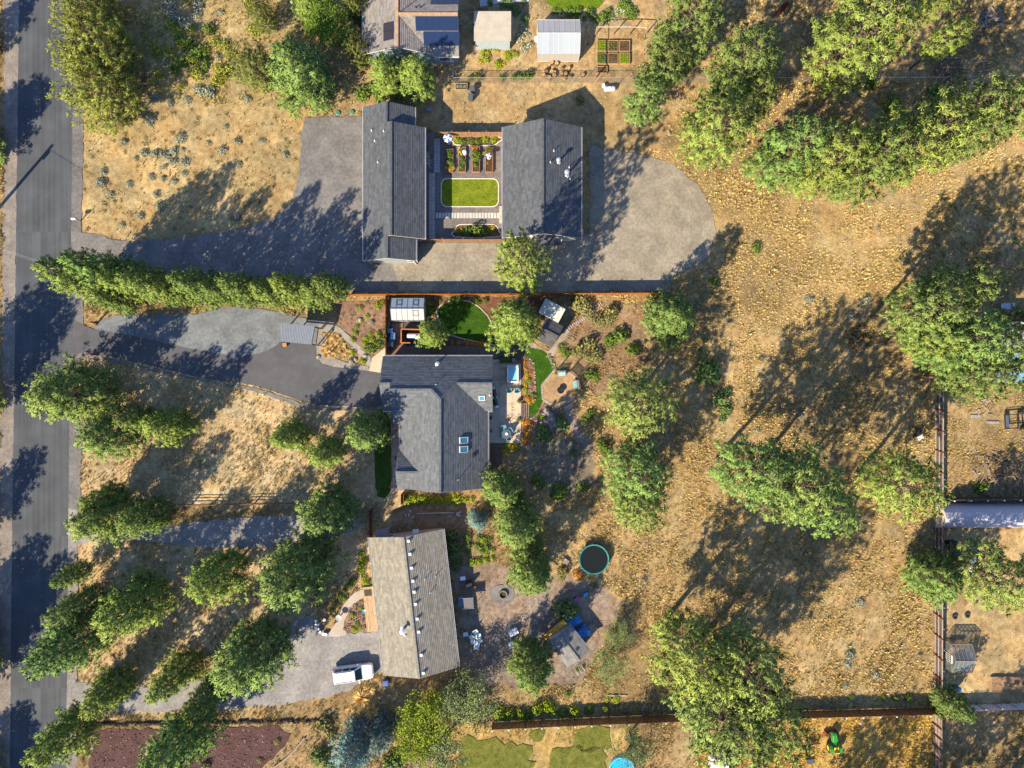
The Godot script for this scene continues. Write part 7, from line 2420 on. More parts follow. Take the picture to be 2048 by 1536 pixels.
func suv() -> void:
	var t := thing("parked_suv", "white sport utility vehicle parked on the gravel beside the long house", "car", lift(at(709, 1341), 0.0), 0.13)
	var white := lc(0.78, 0.79, 0.80)
	var mb := MB.new()
	mb.col = white
	# lower body, tail (-x) to nose (+x)
	var secs := []
	for q in [[-2.48, 1.70, 0.42, 0.92, 0.10], [-2.42, 1.84, 0.34, 1.02, 0.10], [-1.6, 1.92, 0.30, 1.05, 0.10], [0.0, 1.92, 0.30, 1.05, 0.10], [1.05, 1.92, 0.30, 1.04, 0.12], [1.9, 1.88, 0.32, 0.98, 0.16], [2.35, 1.72, 0.36, 0.90, 0.18], [2.50, 1.45, 0.44, 0.78, 0.16]]: secs.append(section(q[0], q[1], q[2], q[3], q[4]))
	secs.reverse()
	loft(mb, secs)
	part(t, "body", mb, M.carpaint)
	mb = MB.new()
	mb.col = white
	secs = []
	for q in [[-2.40, 1.60, 1.0, 1.10, 0.05], [-2.18, 1.46, 1.0, 1.78, 0.14], [-1.6, 1.46, 1.0, 1.84, 0.14], [0.0, 1.44, 1.0, 1.84, 0.14], [0.42, 1.42, 1.0, 1.78, 0.14], [1.18, 1.58, 1.0, 1.06, 0.03]]: secs.append(section(q[0], q[1], q[2], q[3], q[4]))
	secs.reverse()
	loft(mb, secs)
	part(t, "cabin", mb, M.carpaint)
	var tint := lc(0.02, 0.035, 0.04)
	# windscreen and rear window
	mb = MB.new()
	mb.col = lc(0.02, 0.06, 0.06)
	mb.quad(Vector3(0.50, 1.74, 0.60), Vector3(1.14, 1.13, 0.70), Vector3(1.14, 1.13, -0.70), Vector3(0.50, 1.74, -0.60))
	part(t, "windscreen", mb, M.panel)
	mb = MB.new()
	mb.col = tint
	mb.quad(Vector3(-2.24, 1.68, -0.58), Vector3(-2.40, 1.16, -0.68), Vector3(-2.40, 1.16, 0.68), Vector3(-2.24, 1.68, 0.58))
	part(t, "rear_window", mb, M.panel)
	for s in [-1.0, 1.0]:
		for q in [[-2.05, -1.15], [-1.02, -0.22], [-0.10, 0.78]]:
			mb = MB.new()
			mb.col = tint
			var x1: float = q[1] - (0.34 if q[1] > 0.5 else 0.0)
			var a := Vector3(q[0], 1.70, s * 0.735)
			var b := Vector3(x1, 1.70, s * 0.735)
			var c := Vector3(q[1], 1.12, s * 0.80)
			var d := Vector3(q[0], 1.12, s * 0.80)
			if s > 0: mb.quad(a, d, c, b)
			else: mb.quad(a, b, c, d)
			part(t, "side_window", mb, M.panel)
		mb = MB.new()
		mb.col = lc(0.30, 0.30, 0.31)
		mb.beam(Vector3(-2.0, 1.885, s * 0.60), Vector3(0.1, 1.885, s * 0.60), 0.05, 0.05)
		for x in [-1.8, -0.9, 0.0]: mb.box(Vector3(x, 1.85, s * 0.60), Vector3(0.12, 0.06, 0.05))
		part(t, "roof_rail", mb, M.metal)
		mb = MB.new()
		mb.col = white
		mb.box(Vector3(0.78, 1.16, s * 1.06), Vector3(0.14, 0.18, 0.24))
		part(t, "mirror", mb, M.carpaint)
		mb = MB.new()
		mb.col = lc(0.7, 0.72, 0.72)
		mb.box(Vector3(2.40, 0.72, s * 0.62), Vector3(0.16, 0.16, 0.36), Basis(Vector3.UP, -s * 0.35))
		part(t, "headlight", mb, M.gloss)
		mb = MB.new()
		mb.col = lc(0.35, 0.02, 0.015)
		mb.box(Vector3(-2.42, 0.92, s * 0.80), Vector3(0.10, 0.34, 0.12))
		part(t, "tail_light", mb, M.gloss)
		mb = MB.new()
		mb.col = lc(0.25, 0.24, 0.23)
		mb.box(Vector3(0.0, 0.42, s * 0.965), Vector3(2.4, 0.16, 0.03))
		part(t, "side_trim", mb, M.plastic)
		for x in [-1.5, 1.5]: wheel_part(t, Vector3(x, 0.36, s * 0.84), 0.36, 0.24, lc(0.45, 0.45, 0.46))
	mb = MB.new()
	mb.col = lc(0.22, 0.21, 0.20)
	mb.box(Vector3(2.44, 0.46, 0), Vector3(0.16, 0.2, 1.5))
	part(t, "front_bumper", mb, M.plastic)
	mb = MB.new()
	mb.col = lc(0.22, 0.21, 0.20)
	mb.box(Vector3(-2.48, 0.48, 0), Vector3(0.14, 0.2, 1.8))
	part(t, "rear_bumper", mb, M.plastic)

func tractor() -> void:
	var t := thing("tractor", "green compact tractor with yellow wheels in the golden grass", "tractor", at(1664, 1486), PI + 0.08)
	var green := lc(0.03, 0.22, 0.04)
	var mb := MB.new()
	mb.col = green
	var secs := []
	for q in [[0.55, 0.62, 0.55, 0.95], [0.70, 0.64, 0.52, 1.15], [1.5, 0.60, 0.52, 1.12], [1.72, 0.50, 0.56, 1.0]]:
		var ring := []
		for p in section(q[0], q[1], q[2], q[3], 0.1): ring.append(Vector3(p.z, p.y, p.x))
		secs.append(ring)
	loft(mb, secs)
	part(t, "hood", mb, M.gloss)
	mb = MB.new()
	mb.col = green
	mb.box(Vector3(0, 0.55, 0.0), Vector3(0.5, 0.4, 1.4))
	for s in [-1.0, 1.0]:
		for i in 5:
			var a := PI * (0.15 + 0.175 * i)
			mb.box(Vector3(s * 0.58, 0.56 + 0.62 * sin(a), -0.3 + 0.62 * cos(a)), Vector3(0.34, 0.05, 0.36), Basis(Vector3.RIGHT, PI / 2 - a))
	part(t, "fender", mb, M.gloss)
	mb = MB.new()
	mb.col = lc(0.62, 0.48, 0.03)
	mb.box(Vector3(0, 0.95, -0.3), Vector3(0.46, 0.12, 0.44))
	mb.box(Vector3(0, 1.2, -0.54), Vector3(0.46, 0.45, 0.1), Basis(Vector3.RIGHT, -0.15))
	part(t, "seat", mb, M.plastic)
	mb = MB.new()
	mb.col = lc(0.02, 0.02, 0.02)
	mb.tube(Vector3(0, 0.9, 0.5), Vector3(0, 1.25, 0.2), 0.03, 0.03, 8)
	for i in 14:
		var a := TAU * i / 14
		var b := TAU * (i + 1) / 14
		mb.tube(Vector3(cos(a) * 0.19, 1.26 + sin(a) * 0.1, 0.2 + sin(a) * 0.15), Vector3(cos(b) * 0.19, 1.26 + sin(b) * 0.1, 0.2 + sin(b) * 0.15), 0.016, 0.016, 5, false)
	part(t, "steering_wheel", mb, M.plastic)
	mb = MB.new()
	mb.col = lc(0.03, 0.03, 0.03)
	for s in [-1.0, 1.0]: mb.beam(Vector3(s * 0.5, 0.7, -0.75), Vector3(s * 0.5, 2.0, -0.8), 0.06, 0.06)
	mb.beam(Vector3(-0.5, 2.0, -0.8), Vector3(0.5, 2.0, -0.8), 0.06, 0.06)
	part(t, "roll_bar", mb, M.metal)
	for s in [-1.0, 1.0]:
		wheel_turned(t, Vector3(s * 0.62, 0.56, -0.3), 0.56, 0.34, lc(0.62, 0.46, 0.02))
		wheel_turned(t, Vector3(s * 0.52, 0.34, 1.3), 0.34, 0.22, lc(0.62, 0.46, 0.02))
	# red box scraper behind it
	var c := thing("box_scraper", "rust-red box scraper standing behind the green tractor", "implement", at(1659, 1464), 0.12)
	mb = MB.new()
	mb.col = lc(0.30, 0.045, 0.03)
	mb.box(Vector3(0, 0.28, 0.2), Vector3(1.35, 0.45, 0.05), Basis(Vector3.RIGHT, 0.2))
	mb.box(Vector3(0, 0.50, 0.0), Vector3(1.35, 0.08, 0.1))
	for s in [-1.0, 1.0]: mb.box(Vector3(s * 0.67, 0.25, -0.05), Vector3(0.05, 0.5, 0.6))
	part(c, "box_frame", mb, M.paint)
	for i in 5:
		mb = MB.new()
		mb.col = lc(0.26, 0.04, 0.03)
		mb.box(Vector3(-0.5 + i * 0.25, 0.3, -0.15), Vector3(0.05, 0.55, 0.1))
		part(c, "ripper", mb, M.paint)
	mb = MB.new()
	mb.col = lc(0.5, 0.42, 0.36)
	mb.beam(Vector3(-0.2, 0.5, 0.0), Vector3(0.05, 0.95, -0.3), 0.06, 0.06)
	mb.beam(Vector3(0.2, 0.5, 0.0), Vector3(0.05, 0.95, -0.3), 0.06, 0.06)
	part(c, "hitch", mb, M.metal)

func wheel_turned(t: Node3D, p: Vector3, r: float, w: float, rimc: Color) -> void:
	var b := Basis(Vector3(0, 0, 1), Vector3(1, 0, 0), Vector3(0, 1, 0))
	var mb := MB.new()
	mb.col = lc(0.02, 0.02, 0.022)
	mb.lathe(p, [[r * 0.6, -w / 2], [r * 0.94, -w / 2], [r, -w * 0.35], [r, w * 0.35], [r * 0.94, w / 2], [r * 0.6, w / 2]], 20, b)
	var o := part(t, "wheel", mb, M.plastic)
	mb = MB.new()
	mb.col = rimc
	mb.lathe(p, [[0.0, -w * 0.3], [r * 0.6, -w * 0.42], [r * 0.62, w * 0.42], [0.0, w * 0.3]], 16, b)
	part(o, "rim", mb, M.plastic)

# ---------------------------------------------------------------- south lot
func objects_south() -> void:
	rng.seed = 313
	suv()
	tractor()
	# trampoline
	var c := at(1188, 1119, 0.9)
	c.y = 0
	var t := thing("trampoline", "round black trampoline with a turquoise safety pad", "trampoline", c)
	var mb := MB.new()
	mb.col = lc(0.004, 0.009, 0.015)
	mb.lathe(Vector3.ZERO, [[1.74, 0.86], [0.8, 0.83], [0.0, 0.82]], 40)
	part(t, "mat", mb, M.matte)
	for i in 16:
		mb = MB.new()
		mb.col = lc(0.012, 0.16, 0.16) if i % 2 == 0 else lc(0.015, 0.20, 0.19)
		for k in 3:
			var a := TAU * (i + k / 3.0) / 16
			var b := TAU * (i + (k + 1) / 3.0) / 16
			var f := func(r, an, y): return Vector3(cos(an) * r, y, sin(an) * r)
			mb.quad(f.call(1.71, a, 0.90), f.call(1.71, b, 0.90), f.call(1.86, b, 0.92), f.call(1.86, a, 0.92))
			mb.quad(f.call(1.86, a, 0.92), f.call(1.86, b, 0.92), f.call(1.88, b, 0.84), f.call(1.88, a, 0.84))
		part(t, "pad", mb, M.plastic)
	for i in 8:
		var a := TAU * i / 8 + 0.2
		mb = MB.new()
		mb.col = lc(0.35, 0.36, 0.37)
		mb.tube(Vector3(cos(a) * 1.82, 0, sin(a) * 1.82), Vector3(cos(a) * 1.82, 0.85, sin(a) * 1.82), 0.025, 0.025, 8)
		part(t, "leg", mb, M.metal)
		mb = MB.new()
		mb.col = lc(0.45, 0.5, 0.52)
		mb.tube(Vector3(cos(a) * 1.92, 0.4, sin(a) * 1.92), Vector3(cos(a) * 1.94, 1.15, sin(a) * 1.94), 0.025, 0.025, 8)
		part(t, "net_pole_stub", mb, M.metal)
	# fire ring
	t = thing("fire_ring", "stone fire ring on the grey gravel circle", "fire ring", at(1006, 1189))
	for i in 14:
		var a := TAU * i / 14
		mb = MB.new()
		mb.col = vary(lc(0.30, 0.26, 0.22), 0.15)
		mb.box(Vector3(cos(a) * 0.48, 0.14, sin(a) * 0.48), Vector3(0.16, 0.28, 0.2), Basis(Vector3.UP, -a))
		part(t, "stone", mb, M.rock)
	mb = MB.new()
	mb.col = lc(0.10, 0.085, 0.06)
	mb.lathe(Vector3.ZERO, [[0.42, 0.04], [0.0, 0.06]], 16)
	part(t, "ash_bed", mb, M.soil)
	# porch swing frame near the house
	t = thing("swing_seat", "grey canopy swing seat beside the long house's east wall", "swing seat", at(934, 1199), 0.06)
	mb = MB.new()
	mb.col = lc(0.12, 0.12, 0.13)
	mb.box(Vector3(0.15, 1.5, 0), Vector3(1.5, 0.05, 1.2), Basis(Vector3.BACK, 0.06))
	part(t, "canopy", mb, M.matte)
	mb = MB.new()
	mb.col = lc(0.14, 0.30, 0.40)
	mb.box(Vector3(-0.7, 0.5, 0), Vector3(0.45, 0.12, 1.3))
	mb.box(Vector3(-0.92, 0.75, 0), Vector3(0.1, 0.5, 1.3))
	part(t, "seat", mb, M.matte)
	for s in [-1.0, 1.0]:
		mb = MB.new()
		mb.col = lc(0.5, 0.5, 0.5)
		mb.tube(Vector3(-0.9, 0, s * 0.7), Vector3(-0.5, 1.55, s * 0.66), 0.03, 0.03, 8)
		mb.tube(Vector3(0.95, 0, s * 0.7), Vector3(0.85, 1.55, s * 0.66), 0.03, 0.03, 8)
		mb.tube(Vector3(-0.6, 1.56, s * 0.64), Vector3(0.95, 1.56, s * 0.64), 0.025, 0.025, 8)
		part(t, "frame", mb, M.metal)
	t = thing("grill", "black grill with side shelves in the long house's yard", "grill", at(939, 1165), 0.4)
	mb = MB.new()
	mb.col = lc(0.02, 0.022, 0.025)
	mb.box(Vector3(0, 0.4, 0), Vector3(0.7, 0.7, 0.5))
	part(t, "cabinet", mb, M.plastic)
	mb = MB.new()
	mb.col = lc(0.03, 0.03, 0.035)
	mb.tube(Vector3(-0.36, 0.8, 0), Vector3(0.36, 0.8, 0), 0.26, 0.26, 14)
	part(t, "hood", mb, M.gloss)
	bin("orange_bucket", "orange bucket beside the black grill", at(950, 1174), 0.3, Vector3(0.3, 0.4, 0.3), lc(0.55, 0.16, 0.02))
	box_thing("cooler", "white cooler beside the long house's east wall", "cooler", at(926, 1155), 0.2, Vector3(0.6, 0.45, 0.4), lc(0.68, 0.66, 0.74), M.plastic)
	for q in [[932, 1266, 0.1], [951.6, 1261, 0.6], [958, 1269, 1.6], [944, 1272, -0.6], [945.7, 1280, -1.4], [959.6, 1278, 2.2], [954, 1288, 3.0]]:
		chair("plastic_chair", "pale plastic garden chair in the ring on the long house's yard", at(q[0], q[1]), q[2], lc(0.50, 0.60, 0.62), lc(0.58, 0.68, 0.70), "pale garden chairs")
	box_thing("foam_crate", "dark crate among the ring of pale garden chairs", "crate", at(962, 1289), 0.5, Vector3(0.4, 0.3, 0.35), lc(0.03, 0.03, 0.035), M.plastic)
	t = thing("chest_bench", "white storage chest with a striped lid on the open yard", "chest", at(1027, 1262), 0.5)
	mb = MB.new()
	mb.col = lc(0.74, 0.74, 0.76)
	mb.box(Vector3(0, 0.25, 0), Vector3(1.1, 0.5, 0.7))
	part(t, "body", mb, M.plastic)
	for s in [-1.0, 1.0]:
		mb = MB.new()
		mb.col = lc(0.80, 0.80, 0.80)
		mb.box(Vector3(0, 0.53, s * 0.19), Vector3(1.15, 0.06, 0.32))
		part(t, "lid", mb, M.plastic)
	box_thing("white_box", "small white box west of the blue-green pine", "box", at(1022, 1288), 0.2, Vector3(0.5, 0.5, 0.7), lc(0.6, 0.62, 0.62), M.plastic)
	# play things
	t = thing("toy_tricycle", "pink toy tricycle lying on the gravel yard", "toy", at(1154, 1195), 0.5)
	mb = MB.new()
	mb.col = lc(0.55, 0.03, 0.18)
	mb.box(Vector3(0, 0.3, 0), Vector3(0.7, 0.14, 0.3))
	mb.box(Vector3(-0.25, 0.45, 0), Vector3(0.25, 0.2, 0.3))
	part(t, "body", mb, M.plastic)
	mb = MB.new()
	mb.col = lc(0.05, 0.2, 0.6)
	mb.box(Vector3(-0.25, 0.58, 0), Vector3(0.22, 0.05, 0.26))
	part(t, "seat", mb, M.plastic)
	for q in [[0.35, 0.0], [-0.3, 0.2], [-0.3, -0.2]]: wheel_part(t, Vector3(q[0], 0.17, q[1]), 0.17, 0.07, lc(0.6, 0.5, 0.6))
	bin("toy_bin", "bright blue toy tub on the gravel yard", at(1171, 1187), 0.3, Vector3(0.5, 0.35, 0.4), lc(0.02, 0.20, 0.50))
	# yellow slide with grey rungs, and tarpaulins
	t = thing("play_slide", "yellow plastic slide with grey ribs against the playhouse shed", "slide", at(1112, 1262), 0.0)
	var a0 := at(1130, 1243, 2.0) - at(1112, 1262)
	var b0 := at(1088, 1277, 0.3) - at(1112, 1262)
	var dir := (b0 - a0)
	var side := Vector3(dir.z, 0, -dir.x).normalized() * 0.28
	for i in 8:
		mb = MB.new()
		mb.col = lc(0.66, 0.38, 0.02)
		var p := a0 + dir * (i / 8.0)
		var q := a0 + dir * ((i + 1) / 8.0)
		p.y = lerpf(2.0, 0.3, pow(i / 8.0, 0.8))
		q.y = lerpf(2.0, 0.3, pow((i + 1) / 8.0, 0.8))
		mb.quad(p - side, q - side, q + side, p + side)
		mb.beam(p - side + Vector3(0, 0.06, 0), q - side + Vector3(0, 0.06, 0), 0.05, 0.14)
		mb.beam(p + side + Vector3(0, 0.06, 0), q + side + Vector3(0, 0.06, 0), 0.05, 0.14)
		part(t, "chute", mb, M.plastic)
		if i in [2, 4, 6]:
			mb = MB.new()
			mb.col = lc(0.45, 0.45, 0.47)
			mb.beam(p - side + Vector3(0, 0.03, 0), p + side + Vector3(0, 0.03, 0), 0.10, 0.05)
			part(t, "rung", mb, M.plastic)
	mb = MB.new()
	mb.col = lc(0.3, 0.22, 0.14)
	for s in [-1.0, 1.0]: mb.beam(Vector3(a0.x, 0, a0.z) + side * s, a0 + side * s, 0.08, 0.08)
	part(t, "support", mb, M.wood)
	for q in [[1146, 1240, 1.0, 0.8, "bright blue tarpaulin slung beside the playhouse roof"], [1160, 1266, 1.2, 0.7, "crumpled blue tarpaulin over the playhouse yard clutter"]]:
		mb = MB.new()
		var n := 7
		var g := []
		for j in n + 1:
			var row := []
			for i in n + 1:
				var edge := 1.0 if i in [0, n] or j in [0, n] else 0.0
				row.append(Vector3((i - n / 2.0) * q[2] * 2.0 / n, 0.03 + (0.65 + rng.randf_range(-0.14, 0.14)) * (1.0 - edge * rng.randf_range(0.5, 0.98)), (j - n / 2.0) * q[3] * 2.0 / n))
			g.append(row)
		for j in n:
			for i in n:
				mb.col = vary(lc(0.02, 0.17, 0.50), 0.15)
				mb.quad(g[j][i], g[j + 1][i], g[j + 1][i + 1], g[j][i + 1])
		single("tarpaulin", q[4], "tarpaulin", mb, M.plastic, at(q[0], q[1]), 0.6)
	heap("clutter_heap", "clutter of boards and pipes beside the blue tarpaulins", at(1158, 1258), 1.2, 0.5, 26, lc(0.22, 0.22, 0.23), 1.0)
	t = thing("climbing_bars", "pale metal climbing bars standing at the clutter's east side", "frame", at(1182, 1256), 0.6)
	for i in 5:
		mb = MB.new()
		mb.col = lc(0.5, 0.5, 0.52)
		mb.tube(Vector3(-0.6 + i * 0.3, 0, -0.5), Vector3(-0.6 + i * 0.3, 0.9, 0.4), 0.02, 0.02, 6)
		part(t, "bar", mb, M.metal)
	for y in [0.3, 0.85]:
		mb = MB.new()
		mb.col = lc(0.5, 0.5, 0.52)
		mb.tube(Vector3(-0.7, y, -0.5 + y), Vector3(0.7, y, -0.5 + y), 0.022, 0.022, 6)
		part(t, "cross_bar", mb, M.metal)
	box_thing("water_barrel", "turquoise barrel beside the pale metal frame", "barrel", at(1176, 1262), 0.3, Vector3(0.5, 0.7, 0.5), lc(0.06, 0.30, 0.42), M.plastic)
	t = thing("arch_trellis", "low white arched trellis by the playhouse's south wall", "trellis", at(1160, 1338), 0.6)
	for i in 3:
		mb = MB.new()
		mb.col = lc(0.66, 0.64, 0.58)
		for k in 8:
			var u := PI * k / 8
			var w := PI * (k + 1) / 8
			mb.tube(Vector3(-0.5 + i * 0.5, sin(u) * 0.7, cos(u) * 0.5), Vector3(-0.5 + i * 0.5, sin(w) * 0.7, cos(w) * 0.5), 0.025, 0.025, 6, false)
		part(t, "hoop", mb, M.plastic)
	plant("green", "trellis_plant", "green plant growing under the low arched trellis", "plant", "trellis plants", [[1155, 1340, 6], [1166, 1333, 6]])
	# porch, mat, bins
	t = thing("porch_deck", "pale timber porch along the long house's west wall", "deck", lift(at(742, 1217), 0.0), 0.10)
	for i in 8:
		mb = MB.new()
		mb.col = vary(lc(0.60, 0.45, 0.28), 0.12)
		mb.box(Vector3(-0.66 + i * 0.19, 0.14, 0), Vector3(0.175, 0.28, 5.6))
		part(t, "plank", mb, M.wood)
	mb = MB.new()
	mb.col = lc(0.06, 0.055, 0.05)
	mb.box(Vector3.ZERO, Vector3(0.9, 0.02, 0.8))
	single("door_mat", "dark door mat on the pale timber porch", "mat", mb, M.matte, at(737, 1184) + Vector3(0, 0.29, 0), 0.1)
	for q in [[634, 1240], [634, 1248], [637, 1256], [641, 1262], [648, 1266], [653, 1267], [650, 1238]]:
		t = thing("paint_bucket", "white-topped dark bucket in the curved row beside the gravel", "bucket", at(q[0], q[1]), 0.0, "row of buckets")
		mb = MB.new()
		mb.col = lc(0.10, 0.11, 0.12)
		mb.lathe(Vector3.ZERO, [[0.0, 0.0], [0.15, 0.0], [0.18, 0.36]], 14)
		part(t, "body", mb, M.plastic)
		mb = MB.new()
		mb.col = lc(0.62, 0.66, 0.68)
		mb.lathe(Vector3(0, 0.36, 0), [[0.19, -0.03], [0.19, 0.02], [0.0, 0.03]], 14)
		part(t, "lid", mb, M.plastic)
	mb = MB.new()
	mb.col = lc(0.45, 0.48, 0.5)
	mb.lathe(Vector3.ZERO, [[0.2, 0.0], [0.07, 0.1], [0.07, 0.6], [0.36, 0.72], [0.38, 0.78], [0.32, 0.76], [0.0, 0.70]], 20)
	single("bird_bath", "grey bird bath at the edge of the curved front walk", "bird bath", mb, M.concrete, at(680, 1232))
	mb = MB.new()
	mb.col = lc(0.03, 0.33, 0.36)
	mb.lathe(Vector3.ZERO, [[0.0, 0.0], [0.16, 0.0], [0.24, 0.3], [0.2, 0.3], [0.0, 0.24]], 16)
	single("plant_pot", "turquoise pot among the front walk flowers", "pot", mb, M.gloss, at(729, 1221))
	bin("wheeled_bin", "blue wheeled bin at the long house's south-west corner", at(774, 1360), 0.1, Vector3(0.65, 1.0, 0.6), lc(0.015, 0.06, 0.25))
	# lava rock row wall beside the red cinder bed
	t = thing("lava_rock_wall", "low row of dark lava rocks between driveway and cinder bed", "wall", at(178, 1448))
	var o := at(178, 1448)
	for i in 150:
		var f := i / 150.0
		var px := lerpf(180, 640, f)
		mb = MB.new()
		mb.col = vary(lc(0.075, 0.06, 0.055), 0.3)
		var r := rng.randf_range(0.14, 0.26)
		mb.blob(at(px, 1449 - 8 * f + rng.randf_range(-3, 3)) - o + Vector3(0, r * 0.5, 0), Vector3(r, r * 0.75, r * 0.85), 7, 0.16, rng)
		part(t, "stone", mb, M.rock)
	# cinders, stones and litter strewn over the bed
	mb = MB.new()
	for i in 900:
		var f := Vector2(rng.randf_range(185, 560), rng.randf_range(1458, 1560))
		mb.col = vary([lc(0.17, 0.10, 0.095), lc(0.30, 0.22, 0.17), lc(0.08, 0.05, 0.05), lc(0.42, 0.36, 0.32)][(rng.randi() % 7) / 2], 0.25)
		var r := rng.randf_range(0.05, 0.13)
		mb.blob(at(f.x, f.y) + Vector3(0, 0.02, 0), Vector3(r, r * 0.5, r * 0.8), 5, 0.2, rng)
	var ci := single("cinder_litter", "stones and litter strewn over the red cinder bed", "stones", mb, M.rock)
	ci.set_meta("kind", "stuff")
	mb = MB.new()
	mb.col = lc(0.42, 0.34, 0.26)
	for i in 9:
		var u := i / 9.0
		var w := (i + 1) / 9.0
		mb.tube(at(lerpf(548, 610, u), lerpf(1534, 1474, u) + sin(u * 3.0) * 6, 0) + Vector3(0, 0.1, 0), at(lerpf(548, 610, w), lerpf(1534, 1474, w) + sin(w * 3.0) * 6, 0) + Vector3(0, 0.1, 0), 0.12, 0.12, 7, false)
	single("landscape_timber", "long pale curved timber at the cinder bed's east end", "timber", mb, M.wood)
	mb = MB.new()
	mb.col = lc(0.50, 0.46, 0.44)
	mb.tube(at(834, 1027) + Vector3(0, 0.1, 0), at(908, 1025) + Vector3(0, 0.1, 0), 0.10, 0.09, 8)
	single("landscape_timber", "straight pale pole lying on the red soil behind the long house", "timber", mb, M.wood)
	for q in [[916, 1026], [920, 1024], [918, 1030], [914, 1028], [812, 1031], [818, 1030], [826, 1034], [821, 1022]]:
		mb = MB.new()
		mb.col = vary(lc(0.50, 0.46, 0.46), 0.1)
		mb.box(Vector3(0, 0.08, 0), Vector3(0.36, 0.16, 0.2))
		mb.box(Vector3(0, 0.165, 0), Vector3(0.3, 0.02, 0.14))
		single("concrete_block", "grey block lying on the red soil behind the long house", "block", mb, M.concrete, at(q[0], q[1]), rng.randf_range(0, 3), "grey blocks")
	for q in [[1255, 1391, 1210, "white plank lying along the shrub border by the brown fence", 0.0], [1291, 1411, 1286, "weathered plank lying below the giant pines", 1.1]]:
		mb = MB.new()
		mb.col = lc(0.52, 0.46, 0.40)
		mb.box(Vector3(0, 0.05, 0), Vector3(2.6 if q[4] == 0.0 else 1.3, 0.10, 0.16))
		single("plank", q[3], "plank", mb, M.wood, at((q[0] + q[2]) / 2.0, q[1]), q[4])
	t = thing("picnic_frame", "small grey slatted frame beside the trampoline", "frame", at(1129, 1120), -0.6)
	for i in 4:
		mb = MB.new()
		mb.col = lc(0.42, 0.38, 0.36)
		mb.box(Vector3(0.2, 0.3, -0.22 + i * 0.15), Vector3(0.7, 0.04, 0.10))
		part(t, "slat", mb, M.wood)
	mb = MB.new()
	mb.col = lc(0.36, 0.32, 0.3)
	for s in [-1.0, 1.0]: mb.box(Vector3(0.2 + s * 0.3, 0.14, 0), Vector3(0.06, 0.28, 0.5))
	part(t, "support", mb, M.wood)
	# paddling pool under the olive tree, and a white van mostly hidden by the giant pines
	t = thing("paddling_pool", "bright blue paddling pool under the olive tree", "pool", at(1243, 1536))
	mb = MB.new()
	mb.col = lc(0.02, 0.36, 0.60)
	mb.lathe(Vector3.ZERO, [[0.0, 0.16], [1.35, 0.16]], 28)
	part(t, "water", mb, M.water)
	mb = MB.new()
	mb.col = lc(0.06, 0.45, 0.66)
	mb.lathe(Vector3.ZERO, [[1.55, 0.0], [1.58, 0.25], [1.5, 0.36], [1.4, 0.34], [1.36, 0.1]], 28)
	part(t, "rim_wall", mb, M.plastic)
	box_thing("white_trailer", "white cargo trailer half hidden under the giant pines", "trailer", at(1432, 1530, 0.0), 0.05, Vector3(2.0, 1.9, 3.6), lc(0.78, 0.78, 0.79), M.carpaint)

